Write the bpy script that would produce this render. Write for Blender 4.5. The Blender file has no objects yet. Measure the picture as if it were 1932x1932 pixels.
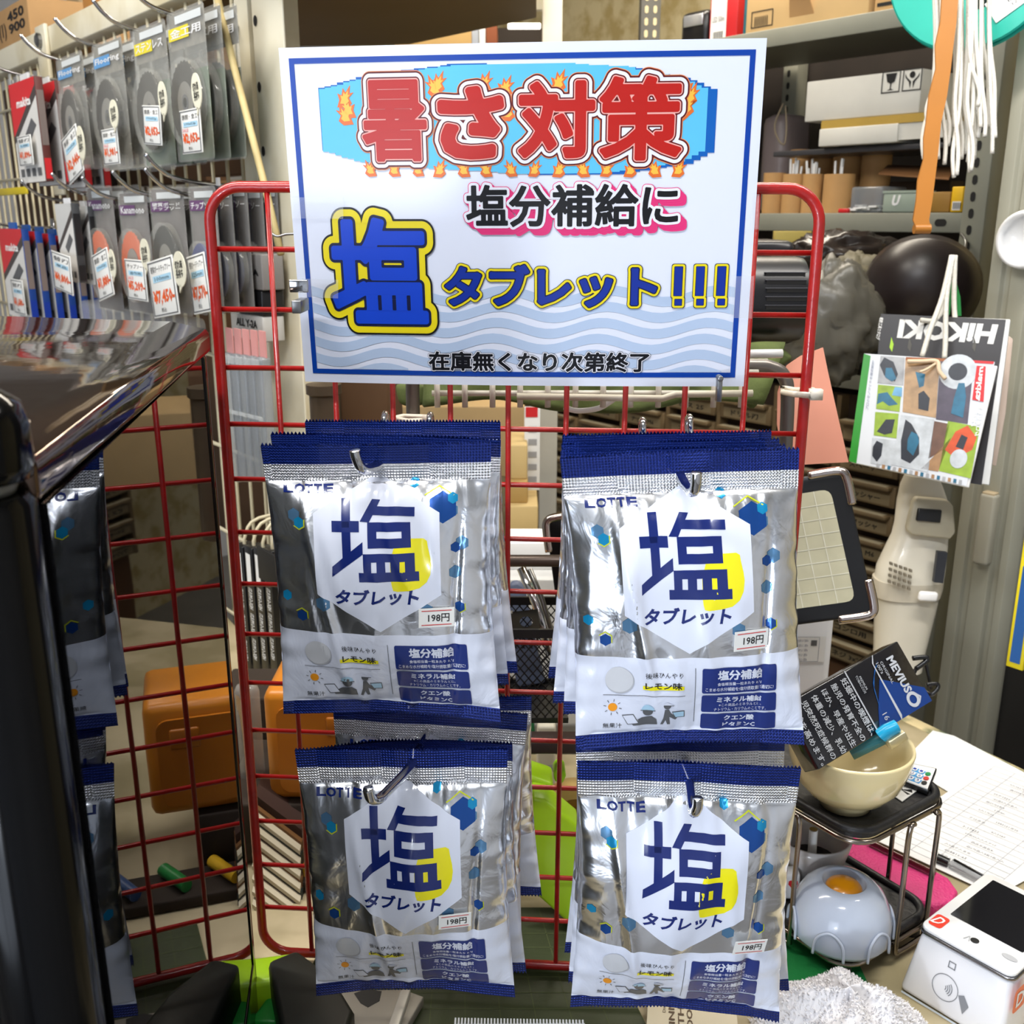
import bpy, bmesh, math, random
import numpy as np
from mathutils import Vector as V, Matrix, noise
R = math.radians
# ------------------------------------------------------------------ camera, world, lights, exposure
F_PX, TH = 1937.0, R(16.0)
CAM = V((0, 0, 1.45))
sc = bpy.context.scene
COL = sc.collection
cd = bpy.data.cameras.new('camera'); cam = bpy.data.objects.new('camera', cd); COL.objects.link(cam)
cam.location = CAM; cam.rotation_euler = (R(90) - TH, 0, 0)
cd.sensor_fit = 'HORIZONTAL'; cd.sensor_width = 36.0; cd.lens = 36.0 * F_PX / 1932
cd.clip_start = .01; cd.clip_end = 50
cd.dof.use_dof = True; cd.dof.focus_distance = .62; cd.dof.aperture_fstop = 22.0
sc.camera = cam
sc.view_settings.view_transform = 'Standard'; sc.view_settings.look = 'None'
sc.view_settings.gamma = 1; sc.view_settings.use_curve_mapping = False
sc.view_settings.exposure = -0.12
w = bpy.data.worlds.new('world'); sc.world = w; w.use_nodes = True
w.node_tree.nodes['Background'].inputs[0].default_value = (1, .93, .82, 1)
w.node_tree.nodes['Background'].inputs[1].default_value = .25

def light(name, kind, loc, target, energy, color, size=.1, sizey=None, spread=None):
    l = bpy.data.lights.new(name, kind); l.energy = energy; l.color = color
    if kind == 'AREA':
        l.shape = 'RECTANGLE'; l.size = size; l.size_y = sizey or size
        if spread: l.spread = spread
    o = bpy.data.objects.new(name, l); COL.objects.link(o); o.location = loc
    o.rotation_euler = (V(target) - V(loc)).to_track_quat('-Z', 'Y').to_euler()
    return o
# cool work lamp behind the photographer, to the left, and the shop's ceiling tubes
light('work_lamp', 'AREA', (-.74, -1.16, 1.09), (0, .65, 1.3), 11, (.84, .91, 1), .14, .10)
light('ceiling_tube_light', 'AREA', (-.45, -.25, 2.52), (-.35, .2, 0), 26, (.95, .97, 1), 1.2, .12)
light('ceiling_tube_light', 'AREA', (.55, .75, 2.52), (.55, .95, 0), 24, (1, .96, .9), 1.2, .12)
light('ceiling_tube_light', 'AREA', (-1.0, 1.0, 2.52), (-.9, 1.3, 0), 22, (1, .94, .85), 1.2, .12)
light('ceiling_tube_light', 'AREA', (.3, 2.2, 2.52), (.3, 2.2, 0), 26, (1, .9, .75), 1.2, .12)

# ------------------------------------------------------------------ pixel <-> world helpers
def ray(px, py):
    x = (px - 966) / F_PX; y = (966 - py) / F_PX
    return V((x, math.cos(TH) + y * math.sin(TH), y * math.cos(TH) - math.sin(TH)))
def P(px, py, d): return CAM + ray(px, py) * d
def onz(px, py, z):
    r = ray(px, py); return CAM + r * ((z - CAM.z) / r.z)
def cam_mat(rvec, t):                       # pose given in camera axes (x right, y up, z forward)
    rv = V(rvec); a = rv.length
    Rm = Matrix.Rotation(a, 3, rv.normalized())
    A = Matrix(((1, 0, 0), (0, math.sin(TH), math.cos(TH)), (0, math.cos(TH), -math.sin(TH))))
    B = A @ Rm
    B = Matrix([[B[i][0], B[i][1], -B[i][2]] for i in range(3)])       # local z towards the viewer
    return Matrix.Translation(CAM + A @ V(t)) @ B.to_4x4()
AX = R(38.5)
class Frame:                                # the room's own axes: s to the right and nearer, n towards the viewer, z up
    def __init__(f, o):
        f.o = V(o); f.es = V((math.sin(AX), -math.cos(AX), 0)); f.en = V((-math.cos(AX), -math.sin(AX), 0)); f.ez = V((0, 0, 1))
        f.m = Matrix(((f.es.x, 0, f.en.x, f.o.x), (f.es.y, 0, f.en.y, f.o.y), (0, 1, 0, f.o.z), (0, 0, 0, 1)))
    def hit(f, px, py, n=0):                # -> local (s, z, n)
        r = ray(px, py); t = ((f.o - CAM).dot(f.en) + n) / r.dot(f.en)
        q = CAM + r * t - f.o
        return (q.dot(f.es), q.z, n)
    def w(f, s, z, n=0): return f.o + f.es * s + f.en * n + f.ez * z
def frame_from(o, ex, ey):                  # local x,y on a face, z out of it
    ex = ex.normalized(); ez = ex.cross(ey).normalized(); ey = ez.cross(ex)
    return Matrix(((ex.x, ey.x, ez.x, o.x), (ex.y, ey.y, ez.y, o.y), (ex.z, ey.z, ez.z, o.z), (0, 0, 0, 1)))
def rotz(loc, a): return Matrix.Translation(V(loc)) @ Matrix.Rotation(a, 4, 'Z')

# ------------------------------------------------------------------ materials
def lin(c):
    if max(c) > 1.0: c = [x / 255 for x in c]
    else: return (*c, 1)
    return tuple(x / 12.92 if x <= .04045 else ((x + .055) / 1.055) ** 2.4 for x in c) + (1,)
MATS = {}
def mat(name, col, rough=.5, metal=0., bump=0., bs=150., var=0., vs=12., col2=None, coat=0., trans=0., alpha=1., emis=0., stretch=None, ior=None, spec=None):
    if name in MATS: return MATS[name]
    m = bpy.data.materials.new(name); m.use_nodes = True; MATS[name] = m
    nt = m.node_tree; b = nt.nodes['Principled BSDF']; L = nt.links
    b.inputs['Base Color'].default_value = lin(col); b.inputs['Roughness'].default_value = rough
    b.inputs['Metallic'].default_value = metal; b.inputs['Coat Weight'].default_value = coat
    b.inputs['Coat Roughness'].default_value = .05
    b.inputs['Transmission Weight'].default_value = trans; b.inputs['Alpha'].default_value = alpha
    if ior: b.inputs['IOR'].default_value = ior
    if spec is not None: b.inputs['Specular IOR Level'].default_value = spec
    if emis: b.inputs['Emission Color'].default_value = lin(col); b.inputs['Emission Strength'].default_value = emis
    tc = nt.nodes.new('ShaderNodeTexCoord'); src = tc.outputs['Object']
    if stretch:
        mp = nt.nodes.new('ShaderNodeMapping'); mp.inputs['Scale'].default_value = stretch
        L.new(src, mp.inputs[0]); src = mp.outputs[0]
    v_ = var or .12; c2 = lin(col2) if col2 else tuple(x * (1 - v_) for x in lin(col)[:3]) + (1,)
    n = nt.nodes.new('ShaderNodeTexNoise'); n.inputs['Scale'].default_value = vs; n.inputs['Detail'].default_value = 4
    L.new(src, n.inputs['Vector'])
    r = nt.nodes.new('ShaderNodeValToRGB'); r.color_ramp.elements[0].position = .45 if col2 else .3; r.color_ramp.elements[1].position = .62 if col2 else .75
    r.color_ramp.elements[0].color = lin(col); r.color_ramp.elements[1].color = c2
    L.new(n.outputs[0], r.inputs[0]); L.new(r.outputs[0], b.inputs['Base Color'])
    if bump:
        n2 = nt.nodes.new('ShaderNodeTexNoise'); n2.inputs['Scale'].default_value = bs; n2.inputs['Detail'].default_value = 3
        L.new(src, n2.inputs['Vector'])
        bp = nt.nodes.new('ShaderNodeBump'); bp.inputs['Strength'].default_value = bump; bp.inputs['Distance'].default_value = .002
        L.new(n2.outputs[0], bp.inputs['Height']); L.new(bp.outputs[0], b.inputs['Normal'])
    return m

# ------------------------------------------------------------------ mesh builder
_txt = {}
def text2d(s, bold=0., res=2):              # flat lettering -> verts in 0..1 box, faces, aspect
    k = (s, bold, res)
    if k not in _txt:
        c = bpy.data.curves.new('t', 'FONT'); c.body = s; c.size = 1; c.resolution_u = res; c.space_line = .95
        c.bevel_depth = bold; c.bevel_resolution = 1; c.align_x = 'CENTER' if '\n' in s else 'LEFT'
        o = bpy.data.objects.new('t', c); COL.objects.link(o)
        bpy.context.view_layer.update()
        me = bpy.data.meshes.new_from_object(o.evaluated_get(bpy.context.evaluated_depsgraph_get()))
        vs = [(v.co.x, v.co.y) for v in me.vertices]
        if bold:                            # the tube round the outline gives a rounded, fatter letter; drop its back faces
            fs = [tuple(p.vertices) for p in me.polygons if p.center.z > -1e-6]
        else: fs = [tuple(p.vertices) for p in me.polygons]
        bpy.data.objects.remove(o); bpy.data.meshes.remove(me); bpy.data.curves.remove(c)
        x0 = min(v[0] for v in vs); x1 = max(v[0] for v in vs); y0 = min(v[1] for v in vs); y1 = max(v[1] for v in vs)
        _txt[k] = ([((x - x0) / (x1 - x0), (y - y0) / (y1 - y0)) for x, y in vs], fs, (x1 - x0) / (y1 - y0))
    return _txt[k]
class M:
    def __init__(s, T=None): s.v = []; s.f = []; s.mi = []; s.mats = []; s.T = T or Matrix(); s.uv = None
    def m(s, mt):
        if mt not in s.mats: s.mats.append(mt)
        return s.mats.index(mt)
    def add(s, vs, fs, mt, T=None):
        T = s.T @ T if T else s.T; k = len(s.v); i = s.m(mt)
        s.v += [T @ V(v) for v in vs]; s.f += [tuple(a + k for a in f) for f in fs]; s.mi += [i] * len(fs); return s
    def box(s, x0, x1, y0, y1, z0, z1, mt, T=None):
        return s.add([(x, y, z) for x in (x0, x1) for y in (y0, y1) for z in (z0, z1)],
                     [(0, 1, 3, 2), (4, 6, 7, 5), (0, 4, 5, 1), (2, 3, 7, 6), (0, 2, 6, 4), (1, 5, 7, 3)], mt, T)
    def hexa(s, a, b, mt, T=None):          # loft between two 4-point loops
        return s.add(list(a) + list(b), [(3, 2, 1, 0), (4, 5, 6, 7), (0, 1, 5, 4), (1, 2, 6, 5), (2, 3, 7, 6), (3, 0, 4, 7)], mt, T)
    def poly(s, pts, mt, T=None, z=0.): return s.add([(*p[:2], p[2] if len(p) > 2 else z) for p in pts], [tuple(range(len(pts)))], mt, T)
    def prism(s, pts, z0, z1, mt, T=None):
        n = len(pts)
        return s.add([(p[0], p[1], z0) for p in pts] + [(p[0], p[1], z1) for p in pts],
                     [tuple(range(n))[::-1], tuple(range(n, 2 * n))] + [(i, (i + 1) % n, n + (i + 1) % n, n + i) for i in range(n)], mt, T)
    def rect(s, x0, x1, y0, y1, z, mt, T=None): return s.poly([(x0, y0), (x1, y0), (x1, y1), (x0, y1)], mt, T, z)
    def rrect(s, x0, x1, y0, y1, r, z, mt, T=None, z1=None, n=4):
        pts = rr(x0, x1, y0, y1, r, n)
        return s.prism(pts, z, z1, mt, T) if z1 is not None else s.poly(pts, mt, T, z)
    def disc(s, cx, cy, rx, ry, z, mt, T=None, n=24, a0=0, a1=2 * math.pi): return s.poly([(cx + rx * math.cos(a0 + (a1 - a0) * i / n), cy + ry * math.sin(a0 + (a1 - a0) * i / n)) for i in range(n if a1 - a0 > 6.2 else n + 1)], mt, T, z)
    def ring(s, cx, cy, r0, r1, z, mt, T=None, n=32, teeth=0):
        vs = []
        for i in range(n):
            a = 2 * math.pi * i / n; q = r1 * (1 - teeth * (i % 2)); vs += [(cx + r0 * math.cos(a), cy + r0 * math.sin(a), z), (cx + q * math.cos(a), cy + q * math.sin(a), z)]
        return s.add(vs, [(2 * i, 2 * i + 1, (2 * i + 3) % (2 * n), (2 * i + 2) % (2 * n)) for i in range(n)], mt, T)
    def tube(s, pts, r, mt, n=8, closed=False, T=None, flat=1.):
        pts = [V(p) for p in pts]; N = len(pts); vs = []; up = None
        for i, p in enumerate(pts):
            a = pts[(i - 1) % N] if (closed or i) else p; b = pts[(i + 1) % N] if (closed or i < N - 1) else p
            d = (b - a).normalized()
            if up is None: up = d.orthogonal().normalized()
            x = (up - d * up.dot(d)).normalized(); y = d.cross(x); up = x
            rr_ = r(i / (N - 1)) if callable(r) else r
            vs += [p + (x * math.cos(2 * math.pi * k / n) + y * math.sin(2 * math.pi * k / n) * flat) * rr_ for k in range(n)]
        fs = []
        for i in range(N if closed else N - 1):
            j = (i + 1) % N
            fs += [(i * n + k, i * n + (k + 1) % n, j * n + (k + 1) % n, j * n + k) for k in range(n)]
        if not closed: fs += [tuple(range(n))[::-1], tuple(range((N - 1) * n, N * n))]
        return s.add(vs, fs, mt, T)
    def lathe(s, prof, mt, T=None, n=32, sx=1., sy=1.):
        vs = [(r * math.cos(2 * math.pi * k / n) * sx, r * math.sin(2 * math.pi * k / n) * sy, z) for r, z in prof for k in range(n)]
        fs = [(i * n + k, i * n + (k + 1) % n, (i + 1) * n + (k + 1) % n, (i + 1) * n + k) for i in range(len(prof) - 1) for k in range(n)]
        if prof[0][0] > 1e-5: fs.append(tuple(range(n))[::-1])
        if prof[-1][0] > 1e-5: fs.append(tuple(range((len(prof) - 1) * n, len(prof) * n)))
        return s.add(vs, fs, mt, T)
    def text(s, t, x0, x1, y0, y1, z, mt, T=None, bold=0., res=2, fit=True, slant=0.):
        vs, fs, asp = text2d(t, bold, res)
        if not fit:                         # keep the letter's own proportions inside the box height
            wd = (y1 - y0) * asp; c = (x0 + x1) / 2; x0, x1 = c - wd / 2, c + wd / 2
        return s.add([(x0 + (x1 - x0) * u + slant * (v - .5) * (y1 - y0), y0 + (y1 - y0) * v, z) for u, v in vs], fs, mt, T)
    def build(s, name, parent=None, label=None, smooth=False, bevel=0., seg=2, auto=None):
        me = bpy.data.meshes.new(name)
        if not s.v: s.add([(0, 0, 0)] * 3, [(0, 1, 2)], next(iter(MATS.values())))
        if parent: inv = parent_inv(parent)
        else:
            xs = [v.x for v in s.v]; ys = [v.y for v in s.v]; inv = Matrix.Translation(-V(((min(xs) + max(xs)) / 2, (min(ys) + max(ys)) / 2, min(v.z for v in s.v))))
        me.from_pydata([inv @ v for v in s.v], [], s.f)
        for m_ in s.mats: me.materials.append(m_)
        me.polygons.foreach_set('material_index', s.mi)
        if smooth: me.polygons.foreach_set('use_smooth', [True] * len(s.f))
        if s.uv is not None:
            ul = me.uv_layers.new(name='uv'); idx = np.empty(len(me.loops), dtype=np.int32); me.loops.foreach_get('vertex_index', idx)
            ul.data.foreach_set('uv', np.asarray(s.uv, dtype=np.float32)[idx].ravel())
        me.update()
        o = bpy.data.objects.new(name, me); COL.objects.link(o)
        if parent: o.parent = parent
        else: o.location = inv.inverted().translation
        if bevel:
            b = o.modifiers.new('bevel', 'BEVEL'); b.width = bevel; b.segments = seg; b.limit_method = 'ANGLE'; b.angle_limit = R(40)
            me.polygons.foreach_set('use_smooth', [True] * len(s.f))
        if auto or bevel:
            me.set_sharp_from_angle(angle=R(auto or 35)) if not bevel else None
            if auto: me.polygons.foreach_set('use_smooth', [True] * len(s.f))
        if label: o['label'] = label
        return o
WM = {}
def parent_inv(p):
    m = p.matrix_basis.copy(); q = p.parent
    while q: m = q.matrix_basis @ m; q = q.parent
    return m.inverted()
def rr(x0, x1, y0, y1, r, n=4):
    out = []
    for cx, cy, a in ((x1 - r, y0 + r, -90), (x1 - r, y1 - r, 0), (x0 + r, y1 - r, 90), (x0 + r, y0 + r, 180)):
        out += [(cx + r * math.cos(R(a + 90 * i / n)), cy + r * math.sin(R(a + 90 * i / n))) for i in range(n + 1)]
    return out
def thing(name, label, cat, loc=(0, 0, 0), group=None, M_=None):
    o = bpy.data.objects.new(name, None); COL.objects.link(o); o.empty_display_size = .02
    if M_ is not None: o.matrix_basis = M_
    else: o.location = loc
    o['label'] = label; o['category'] = cat
    if group: o['group'] = group
    return o
def tag(o, label, cat, group=None, kind=None):
    o['label'] = label; o['category'] = cat
    if group: o['group'] = group
    if kind: o['kind'] = kind
    return o
def struct(o, label=None):
    o['kind'] = 'structure'
    if label: o['label'] = label
    return o
def smooth_path(pts, n=6, closed=False):   # Catmull-Rom through points
    pts = [V(p) for p in pts]; N = len(pts); out = []
    for i in range(N if closed else N - 1):
        p0, p1, p2, p3 = (pts[(i - 1) % N] if (closed or i) else pts[i]), pts[i], pts[(i + 1) % N], (pts[(i + 2) % N] if (closed or i < N - 2) else pts[(i + 1) % N])
        for k in range(n):
            t = k / n; out.append(.5 * ((2 * p1) + (p2 - p0) * t + (2 * p0 - 5 * p1 + 4 * p2 - p3) * t * t + (3 * p1 - p0 - 3 * p2 + p3) * t ** 3))
    if not closed: out.append(pts[-1])
    return out

# palette
RED = mat('red_enamel', (176, 22, 20), .32, var=.35, vs=60, bump=.15, bs=300, coat=.3)
CHROME = mat('chrome', (210, 210, 212), .1, 1.)
STEEL = mat('dull_steel', (150, 150, 150), .35, 1.)
GREYP = mat('grey_paint', (150, 147, 136), .5, var=.2, vs=8)
GREYD = mat('dark_grey_paint', (88, 86, 80), .55, var=.3, vs=8)
CREAM = mat('cream_paint', (226, 219, 196), .45, var=.2, vs=6, col2=(205, 193, 160))
CREAMW = mat('cream_wire', (200, 190, 160), .45)
BLACK = mat('black_plastic', (22, 22, 24), .3)
BLACKM = mat('matt_black', (24, 23, 22), .7)
WHITE = mat('white_plastic', (232, 232, 232), .3, coat=.2)
PAPER = mat('white_paper', (232, 232, 230), .8, var=.05)
TAGW = mat('tag_white', (228, 228, 224), .35, var=.05)
INK = mat('black_ink', (18, 18, 20), .5)
INKG = mat('grey_ink', (90, 90, 92), .6)
ORANGE = mat('orange_ink', (222, 88, 24), .5)
REDI = mat('red_ink', (205, 34, 40), .45)
BLUEI = mat('blue_ink', (10, 50, 150), .4)
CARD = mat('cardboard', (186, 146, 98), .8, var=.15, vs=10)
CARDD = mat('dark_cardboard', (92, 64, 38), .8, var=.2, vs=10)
NAVY = mat('navy_print', (14, 34, 104), .22, coat=.4)
WPRINT = mat('white_print', (216, 221, 236), .22, coat=.5)
YELL = mat('yellow_print', (236, 226, 16), .22, coat=.4)
GREENP = mat('green_paint', (60, 98, 66), .5, var=.3)
LIME = mat('lime_plastic', (168, 214, 30), .35)
CLEAR = mat('clear_plastic', (235, 240, 240), .12, alpha=.22, spec=1.)
CLEARM = mat('milky_clear_plastic', (150, 156, 162), .2, alpha=.5, spec=.8)
ROOM = Frame((0, 0, 0))
CZ = 1.45 - .590                            # counter top height

# ------------------------------------------------------------------ room shell (in the room's own axes)
WALLM = mat('stained_plaster', (222, 206, 160), .85, var=.1, vs=14, col2=(190, 168, 112), bump=.2, bs=60)
FLOORM = mat('floor_vinyl', (128, 126, 124), .5, var=.3, vs=5)
CEILM = mat('ceiling_board', (196, 196, 194), .85, var=.06, vs=3)
S0, S1, N0_, N1_ = -4.2, 1.6, -2.45, 2.3
def room_box(name, s0, s1, z0, z1, n0, n1, mt):
    m = M(ROOM.m); m.box(s0, s1, z0, z1, n0, n1, mt); return struct(m.build(name))
room_box('floor', S0, S1, -.1, 0, N0_, N1_, FLOORM)
room_box('ceiling', S0, S1, 2.6, 2.7, N0_, N1_, CEILM)
room_box('wall_back', S0, S1, 0, 2.6, N0_ - .1, N0_, WALLM)
GW = mat('grey_wall', (206, 208, 212), .8, var=.35, vs=1.5)
room_box('wall_front', S0, S1, 0, 2.6, N1_, N1_ + .1, GW)
room_box('wall_left', S0 - .1, S0, 0, 2.6, N0_, N1_, GW)
room_box('wall_right', S1, S1 + .1, 0, 2.6, N0_, N1_, GW)
def emis_panel(name, s0, s1, z0, z1, n, st_, col):
    m = M(ROOM.m); m.box(s0, s1, z0, z1, n - .01, n - .004, mat('added_glow_pane', col, .5, emis=st_)); o = struct(m.build(name + '_pane'))
    m = M(ROOM.m); f = .04
    for q in ((s0 - f, s1 + f, z0 - f, z0), (s0 - f, s1 + f, z1, z1 + f), (s0 - f, s0, z0, z1), (s1, s1 + f, z0, z1), ((s0 + s1) / 2 - .015, (s0 + s1) / 2 + .015, z0, z1)): m.box(*q, n - .03, n - .0105, mat('glow_panel_frame', (150, 152, 154), .4))
    w_ = struct(m.build(name)); o.name = 'pane'; o.parent = w_; o.matrix_parent_inverse = Matrix.Translation(-w_.location)
    return w_
emis_panel('added_glow_panel', -.7, 1.15, .35, 2.0, N1_, 4.5, (226, 238, 255))  # unseen glowing panel added behind the camera to brighten the foil bags
TUBE = mat('lit_tube', (255, 250, 240), .5, emis=5.)
FIXM = mat('fixture_white', (225, 225, 220), .4)
for i, (x, y, a, lb) in enumerate(((-.45, -.25, 0, 'white ceiling strip light above the photographer'), (.55, .75, 0, 'white ceiling strip light above the counter'),
                                   (-1.0, 1.0, 0, 'white ceiling strip light above the product wall'), (.3, 2.2, 0, 'white ceiling strip light at the back of the shop'))):
    T = Matrix.Translation((x, y, 2.6))
    t = thing('ceiling_light', lb, 'ceiling light', (x, y, 2.6), 'strip lights on the ceiling')
    b = M(T); b.box(-.62, .62, -.07, .07, -.04, 0, FIXM); b.build('housing', t)
    for yy in (-.035, .035):
        b = M(T); b.tube([(-.6, yy, -.055), (.6, yy, -.055)], .0125, TUBE, 10); b.build('lamp_tube', t, smooth=True)

# ------------------------------------------------------------------ counter
CTOP = mat('worn_cream_counter', (182, 168, 136), .5, var=.1, vs=9, col2=(150, 138, 104), bump=.1, bs=80)
CEDGE = mat('peeling_green_edge', (52, 84, 60), .5, vs=22, col2=(214, 196, 150), bump=.3, bs=60)
e0 = onz(1750, 1366, CZ); e1 = onz(1932, 1452, CZ)
d = (e1 - e0).normalized(); nn = V((-d.y, d.x, 0)); nn = nn if nn.y > 0 else -nn
cn = thing('counter', 'long worn counter top with peeling green front edge under the till goods', 'counter', (.5, .6, CZ - .04))
A = e0 - d * .66; B = e1 + d * .75
def cpoly(m, pts, z0, z1, mt): m.prism([(p.x, p.y) for p in pts], z0, z1, mt)
m = M(); cpoly(m, [A - nn * .018, A - nn * .62, A - nn * .62 - d * .45, A - nn * 1.3 - d * .45, V((-.10, .20, 0)), V((-.085, .47, 0)), V((.40, .47, 0)), V((.60, .40, 0)), B - nn * .3, B - nn * .018], CZ - .03, CZ, CTOP); m.build('counter_top', cn, bevel=.002)
m = M(); m.prism([(p.x, p.y) for p in (A, A - nn * .018, B - nn * .018, B)], CZ - .03, CZ + .0008, CEDGE); m.build('edge_strip', cn, bevel=.002)
m = M(); cpoly(m, [A - nn * .05, A - nn * .65, A - nn * .65 - d * .4, A - nn * 1.25 - d * .4, V((-.14, .25, 0)), V((-.12, .50, 0)), V((.38, .50, 0)), V((.58, .45, 0)), B - nn * .33, B - nn * .05], .002, CZ - .0305, mat('cabinet_grey', (96, 92, 84), .6)); m.build('base_cabinet', cn)

# ------------------------------------------------------------------ product wall on the left
NP = (P(470, 300, 1.35)).dot(ROOM.en)       # plane of the wire panel
def h(px, py, dn=0.): return ROOM.hit(px, py, NP + dn)
s_post = h(470, 300)[0]
pn = thing('wire_display_panel', 'cream wire display panel carrying the hanging tool packs at left', 'display panel', ROOM.w(s_post - .7, .45, NP))
s_a, s_b, zt, zb = h(-120, 300)[0], h(452, 300)[0], h(119, 93)[1] - .004, .5
vm = None
k = 0; s = s_b
while s > s_a:
    if vm is None:
        m = M(ROOM.m); m.tube([(s, zb, NP - .004), (s, zt, NP - .004)], .0026, CREAMW, 6); vm = m.build('vertical_wire', pn, smooth=True)
    else:
        c = vm.copy(); COL.objects.link(c); c.location = vm.location + (ROOM.es * (s - s_b)); c.location.z = 0
    s -= .05
z = zb + .05
while z < zt:
    m = M(ROOM.m); m.tube([(s_a, z, NP), (s_b, z, NP)], .003, CREAMW, 6); m.build('horizontal_wire', pn, smooth=True); z += .14
# posts, beam and shelf board of the cream shelving
def post(px0, px1, py, z0, z1, n0, n1, label, mt=CREAM, holes=True, name='shelf_post', pitch=.05, hx=.5, r=.005):
    s0 = ROOM.hit(px0, py, n1)[0]; s1 = ROOM.hit(px1, py, n1)[0]
    t = thing(name, label, 'shelf post', ROOM.w((s0 + s1) / 2, z0, (n0 + n1) / 2))
    m = M(ROOM.m); m.box(s0, s1, z0, z1, n1 - .003, n1, mt); m.box(s0, s0 + .003, z0, z1, n0, n1 - .003, mt); m.build('angle_bar', t, bevel=.001)
    if holes:
        zz = max(z0, .9) + .03; hm = M(ROOM.m)
        while zz < z1 - .03:
            hm.disc(s0 + (s1 - s0) * hx, zz, r, r * 1.25, n1 + .0008, BLACKM, n=12); zz += pitch
        hm.build('bolt_hole_row', t)['kind'] = 'stuff'
    return t
post(489, 545, 250, 0.002, 2.55, NP - .05, NP + .012, 'cream perforated steel post left of the laminated sign', hx=.12, pitch=.075)
sA = h(489, 250)[0]
m = M(ROOM.m); m.box(sA - .042, sA - .004, .002, 2.55, NP - .006, NP + .004, CREAM); tag(m.build('inner_shelf_post', bevel=.001), 'narrow cream post face just left of the perforated post', 'shelf post')
zb1, zb2 = h(119, 93)[1], h(119, 40)[1]
t = thing('shelf_beam', 'cream steel shelf beam above the hanging packs at top left', 'shelf beam', ROOM.w(s_post - .8, zb1, NP))
m = M(ROOM.m); m.box(h(-160, 120)[0], sA - .045, zb1, zb2, NP - .03, NP + .008, CREAM); m.build('beam', t, bevel=.002)
m = M(ROOM.m); sb = h(93, 75)[0]; m.box(sb - .03, sb + .03, zb1 - .25, zb2 + .004, NP + .0085, NP + .016, CREAM); m.build('bracket', t, bevel=.002)
m = M(ROOM.m); m.lathe([(.0, .0), (.013, .0), (.013, .006), (.008, .009), (0, .009)], STEEL, Matrix.Translation((sb, (zb1 + zb2) / 2, NP + .016)), 12); m.build('bolt', t)
m = M(); m.tube([P(402, -40, 1.22), P(440, 120, 1.20), P(500, 352, 1.17), P(530, 480, 1.16)], .0042, mat('bamboo', (206, 186, 130), .6, var=.3, vs=30), 8); tag(m.build('bamboo_pole', smooth=True), 'thin cream bamboo pole leaning in front of the perforated post', 'pole')
# shelf board seen from below
zs = 1.45 + .33
bp = [onz(*q, zs) for q in ((300, 90), (545, 88), (773, 84), (1012, 34), (1012, -160), (400, -260))]
m = M(); m.prism([(p.x, p.y) for p in bp], zs, zs + .03, mat('brown_shelf_underside', (120, 92, 44), .55, var=.3, vs=3)); b = m.build('shelf_board', bevel=.002)
tag(b, 'brown underside of the high shelf board above the sign', 'shelf board')
a, c = onz(545, 88, zs), onz(773, 84, zs)
# far uprights and beam by the back wall
def vpost(px0, px1, y, d, label, mt, name='shelf_post', z0=.002, z1=2.55, slots=False):
    a = P(px0, y, d); c = P(px1, y, d); dx = V((c.x - a.x, c.y - a.y, 0)); L = dx.length; T = Matrix.Translation((a.x, a.y, 0)) @ Matrix.Rotation(math.atan2(dx.y, dx.x), 4, 'Z')
    t = thing(name, label, 'shelf post', (a.x, a.y, z0))
    m = M(T); m.box(0, L, 0, .003, z0, z1, mt); m.box(0, .003, .003, .04, z0, z1, mt); m.build('angle_bar', t, bevel=.001)
    if slots:
        hm = M(T); zz = z0 + .02
        while zz < z1 - .02:
            for q in (.28, .72): hm.add([(L * q + x_, -.0008, zz + y_) for x_, y_ in rr(-.004, .004, -.008, .008, .004, 3)], [tuple(range(16))], mat('slot_gap', (212, 198, 158), .8))
            zz += .025
        hm.build('slot_rows', t)['kind'] = 'stuff'
vpost(1024, 1061, 40, 2.1, 'narrow white upright seen above and below the sign centre', mat('white_paint', (238, 232, 214), .4))
vpost(1209, 1246, 40, 2.3, 'dark grey slotted steel upright against the stained wall', GREYD, slots=True)
a = P(748, 8, 2.0); c = P(1024, 8, 2.06)
m = M(); m.hexa([a + V((0, 0, -.02)), c + V((0, 0, -.01)), c + V((0, 0, .1)), a + V((0, 0, .1))], [q + V((0, .02, 0)) for q in (a + V((0, 0, -.02)), c + V((0, 0, -.01)), c + V((0, 0, .1)), a + V((0, 0, .1)))], CREAM)
tag(m.build('shelf_beam', bevel=.001), 'white shelf beam at the top edge right of the brown board', 'shelf beam')
# things glimpsed between board and sign
def flatbox(name, label, cat, px0, px1, py0, py1, d, depth, mt, yaw=0., group=None, bev=.002):
    a = P(px0, py1, d); b = P(px1, py1, d); tp = P(px0, py0, d)
    L = (b - a).length; H = (tp - a).length
    T = rotz(a, yaw); m = M(T); m.box(0, L, 0, depth, 0, H, mt)
    return tag(m.build(name, bevel=bev), label, cat, group), T, L, H
flatbox('cardboard_box', 'light brown box under the high shelf, just above the sign', 'box', 745, 890, 48, 100, 2.5, .2, mat('tan_board', (196, 160, 100), .8))
flatbox('file_folder', 'pale blue-grey file standing beside the light brown box', 'file', 890, 903, 46, 96, 2.5, .2, mat('pale_blue', (170, 176, 186), .7))
flatbox('file_folder', 'white file next to the pale blue one above the sign', 'file', 904, 916, 46, 96, 2.5, .2, PAPER)
flatbox('cardboard_box', 'reddish brown box left of the dark gap above the sign', 'box', 917, 938, 44, 96, 2.5, .2, mat('red_brown', (140, 76, 44), .8))
flatbox('dark_cabinet', 'dark brown cabinet in the gap above the sign', 'cabinet', 939, 1022, 58, 120, 2.9, .2, mat('dark_brown', (50, 38, 26), .7))
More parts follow.
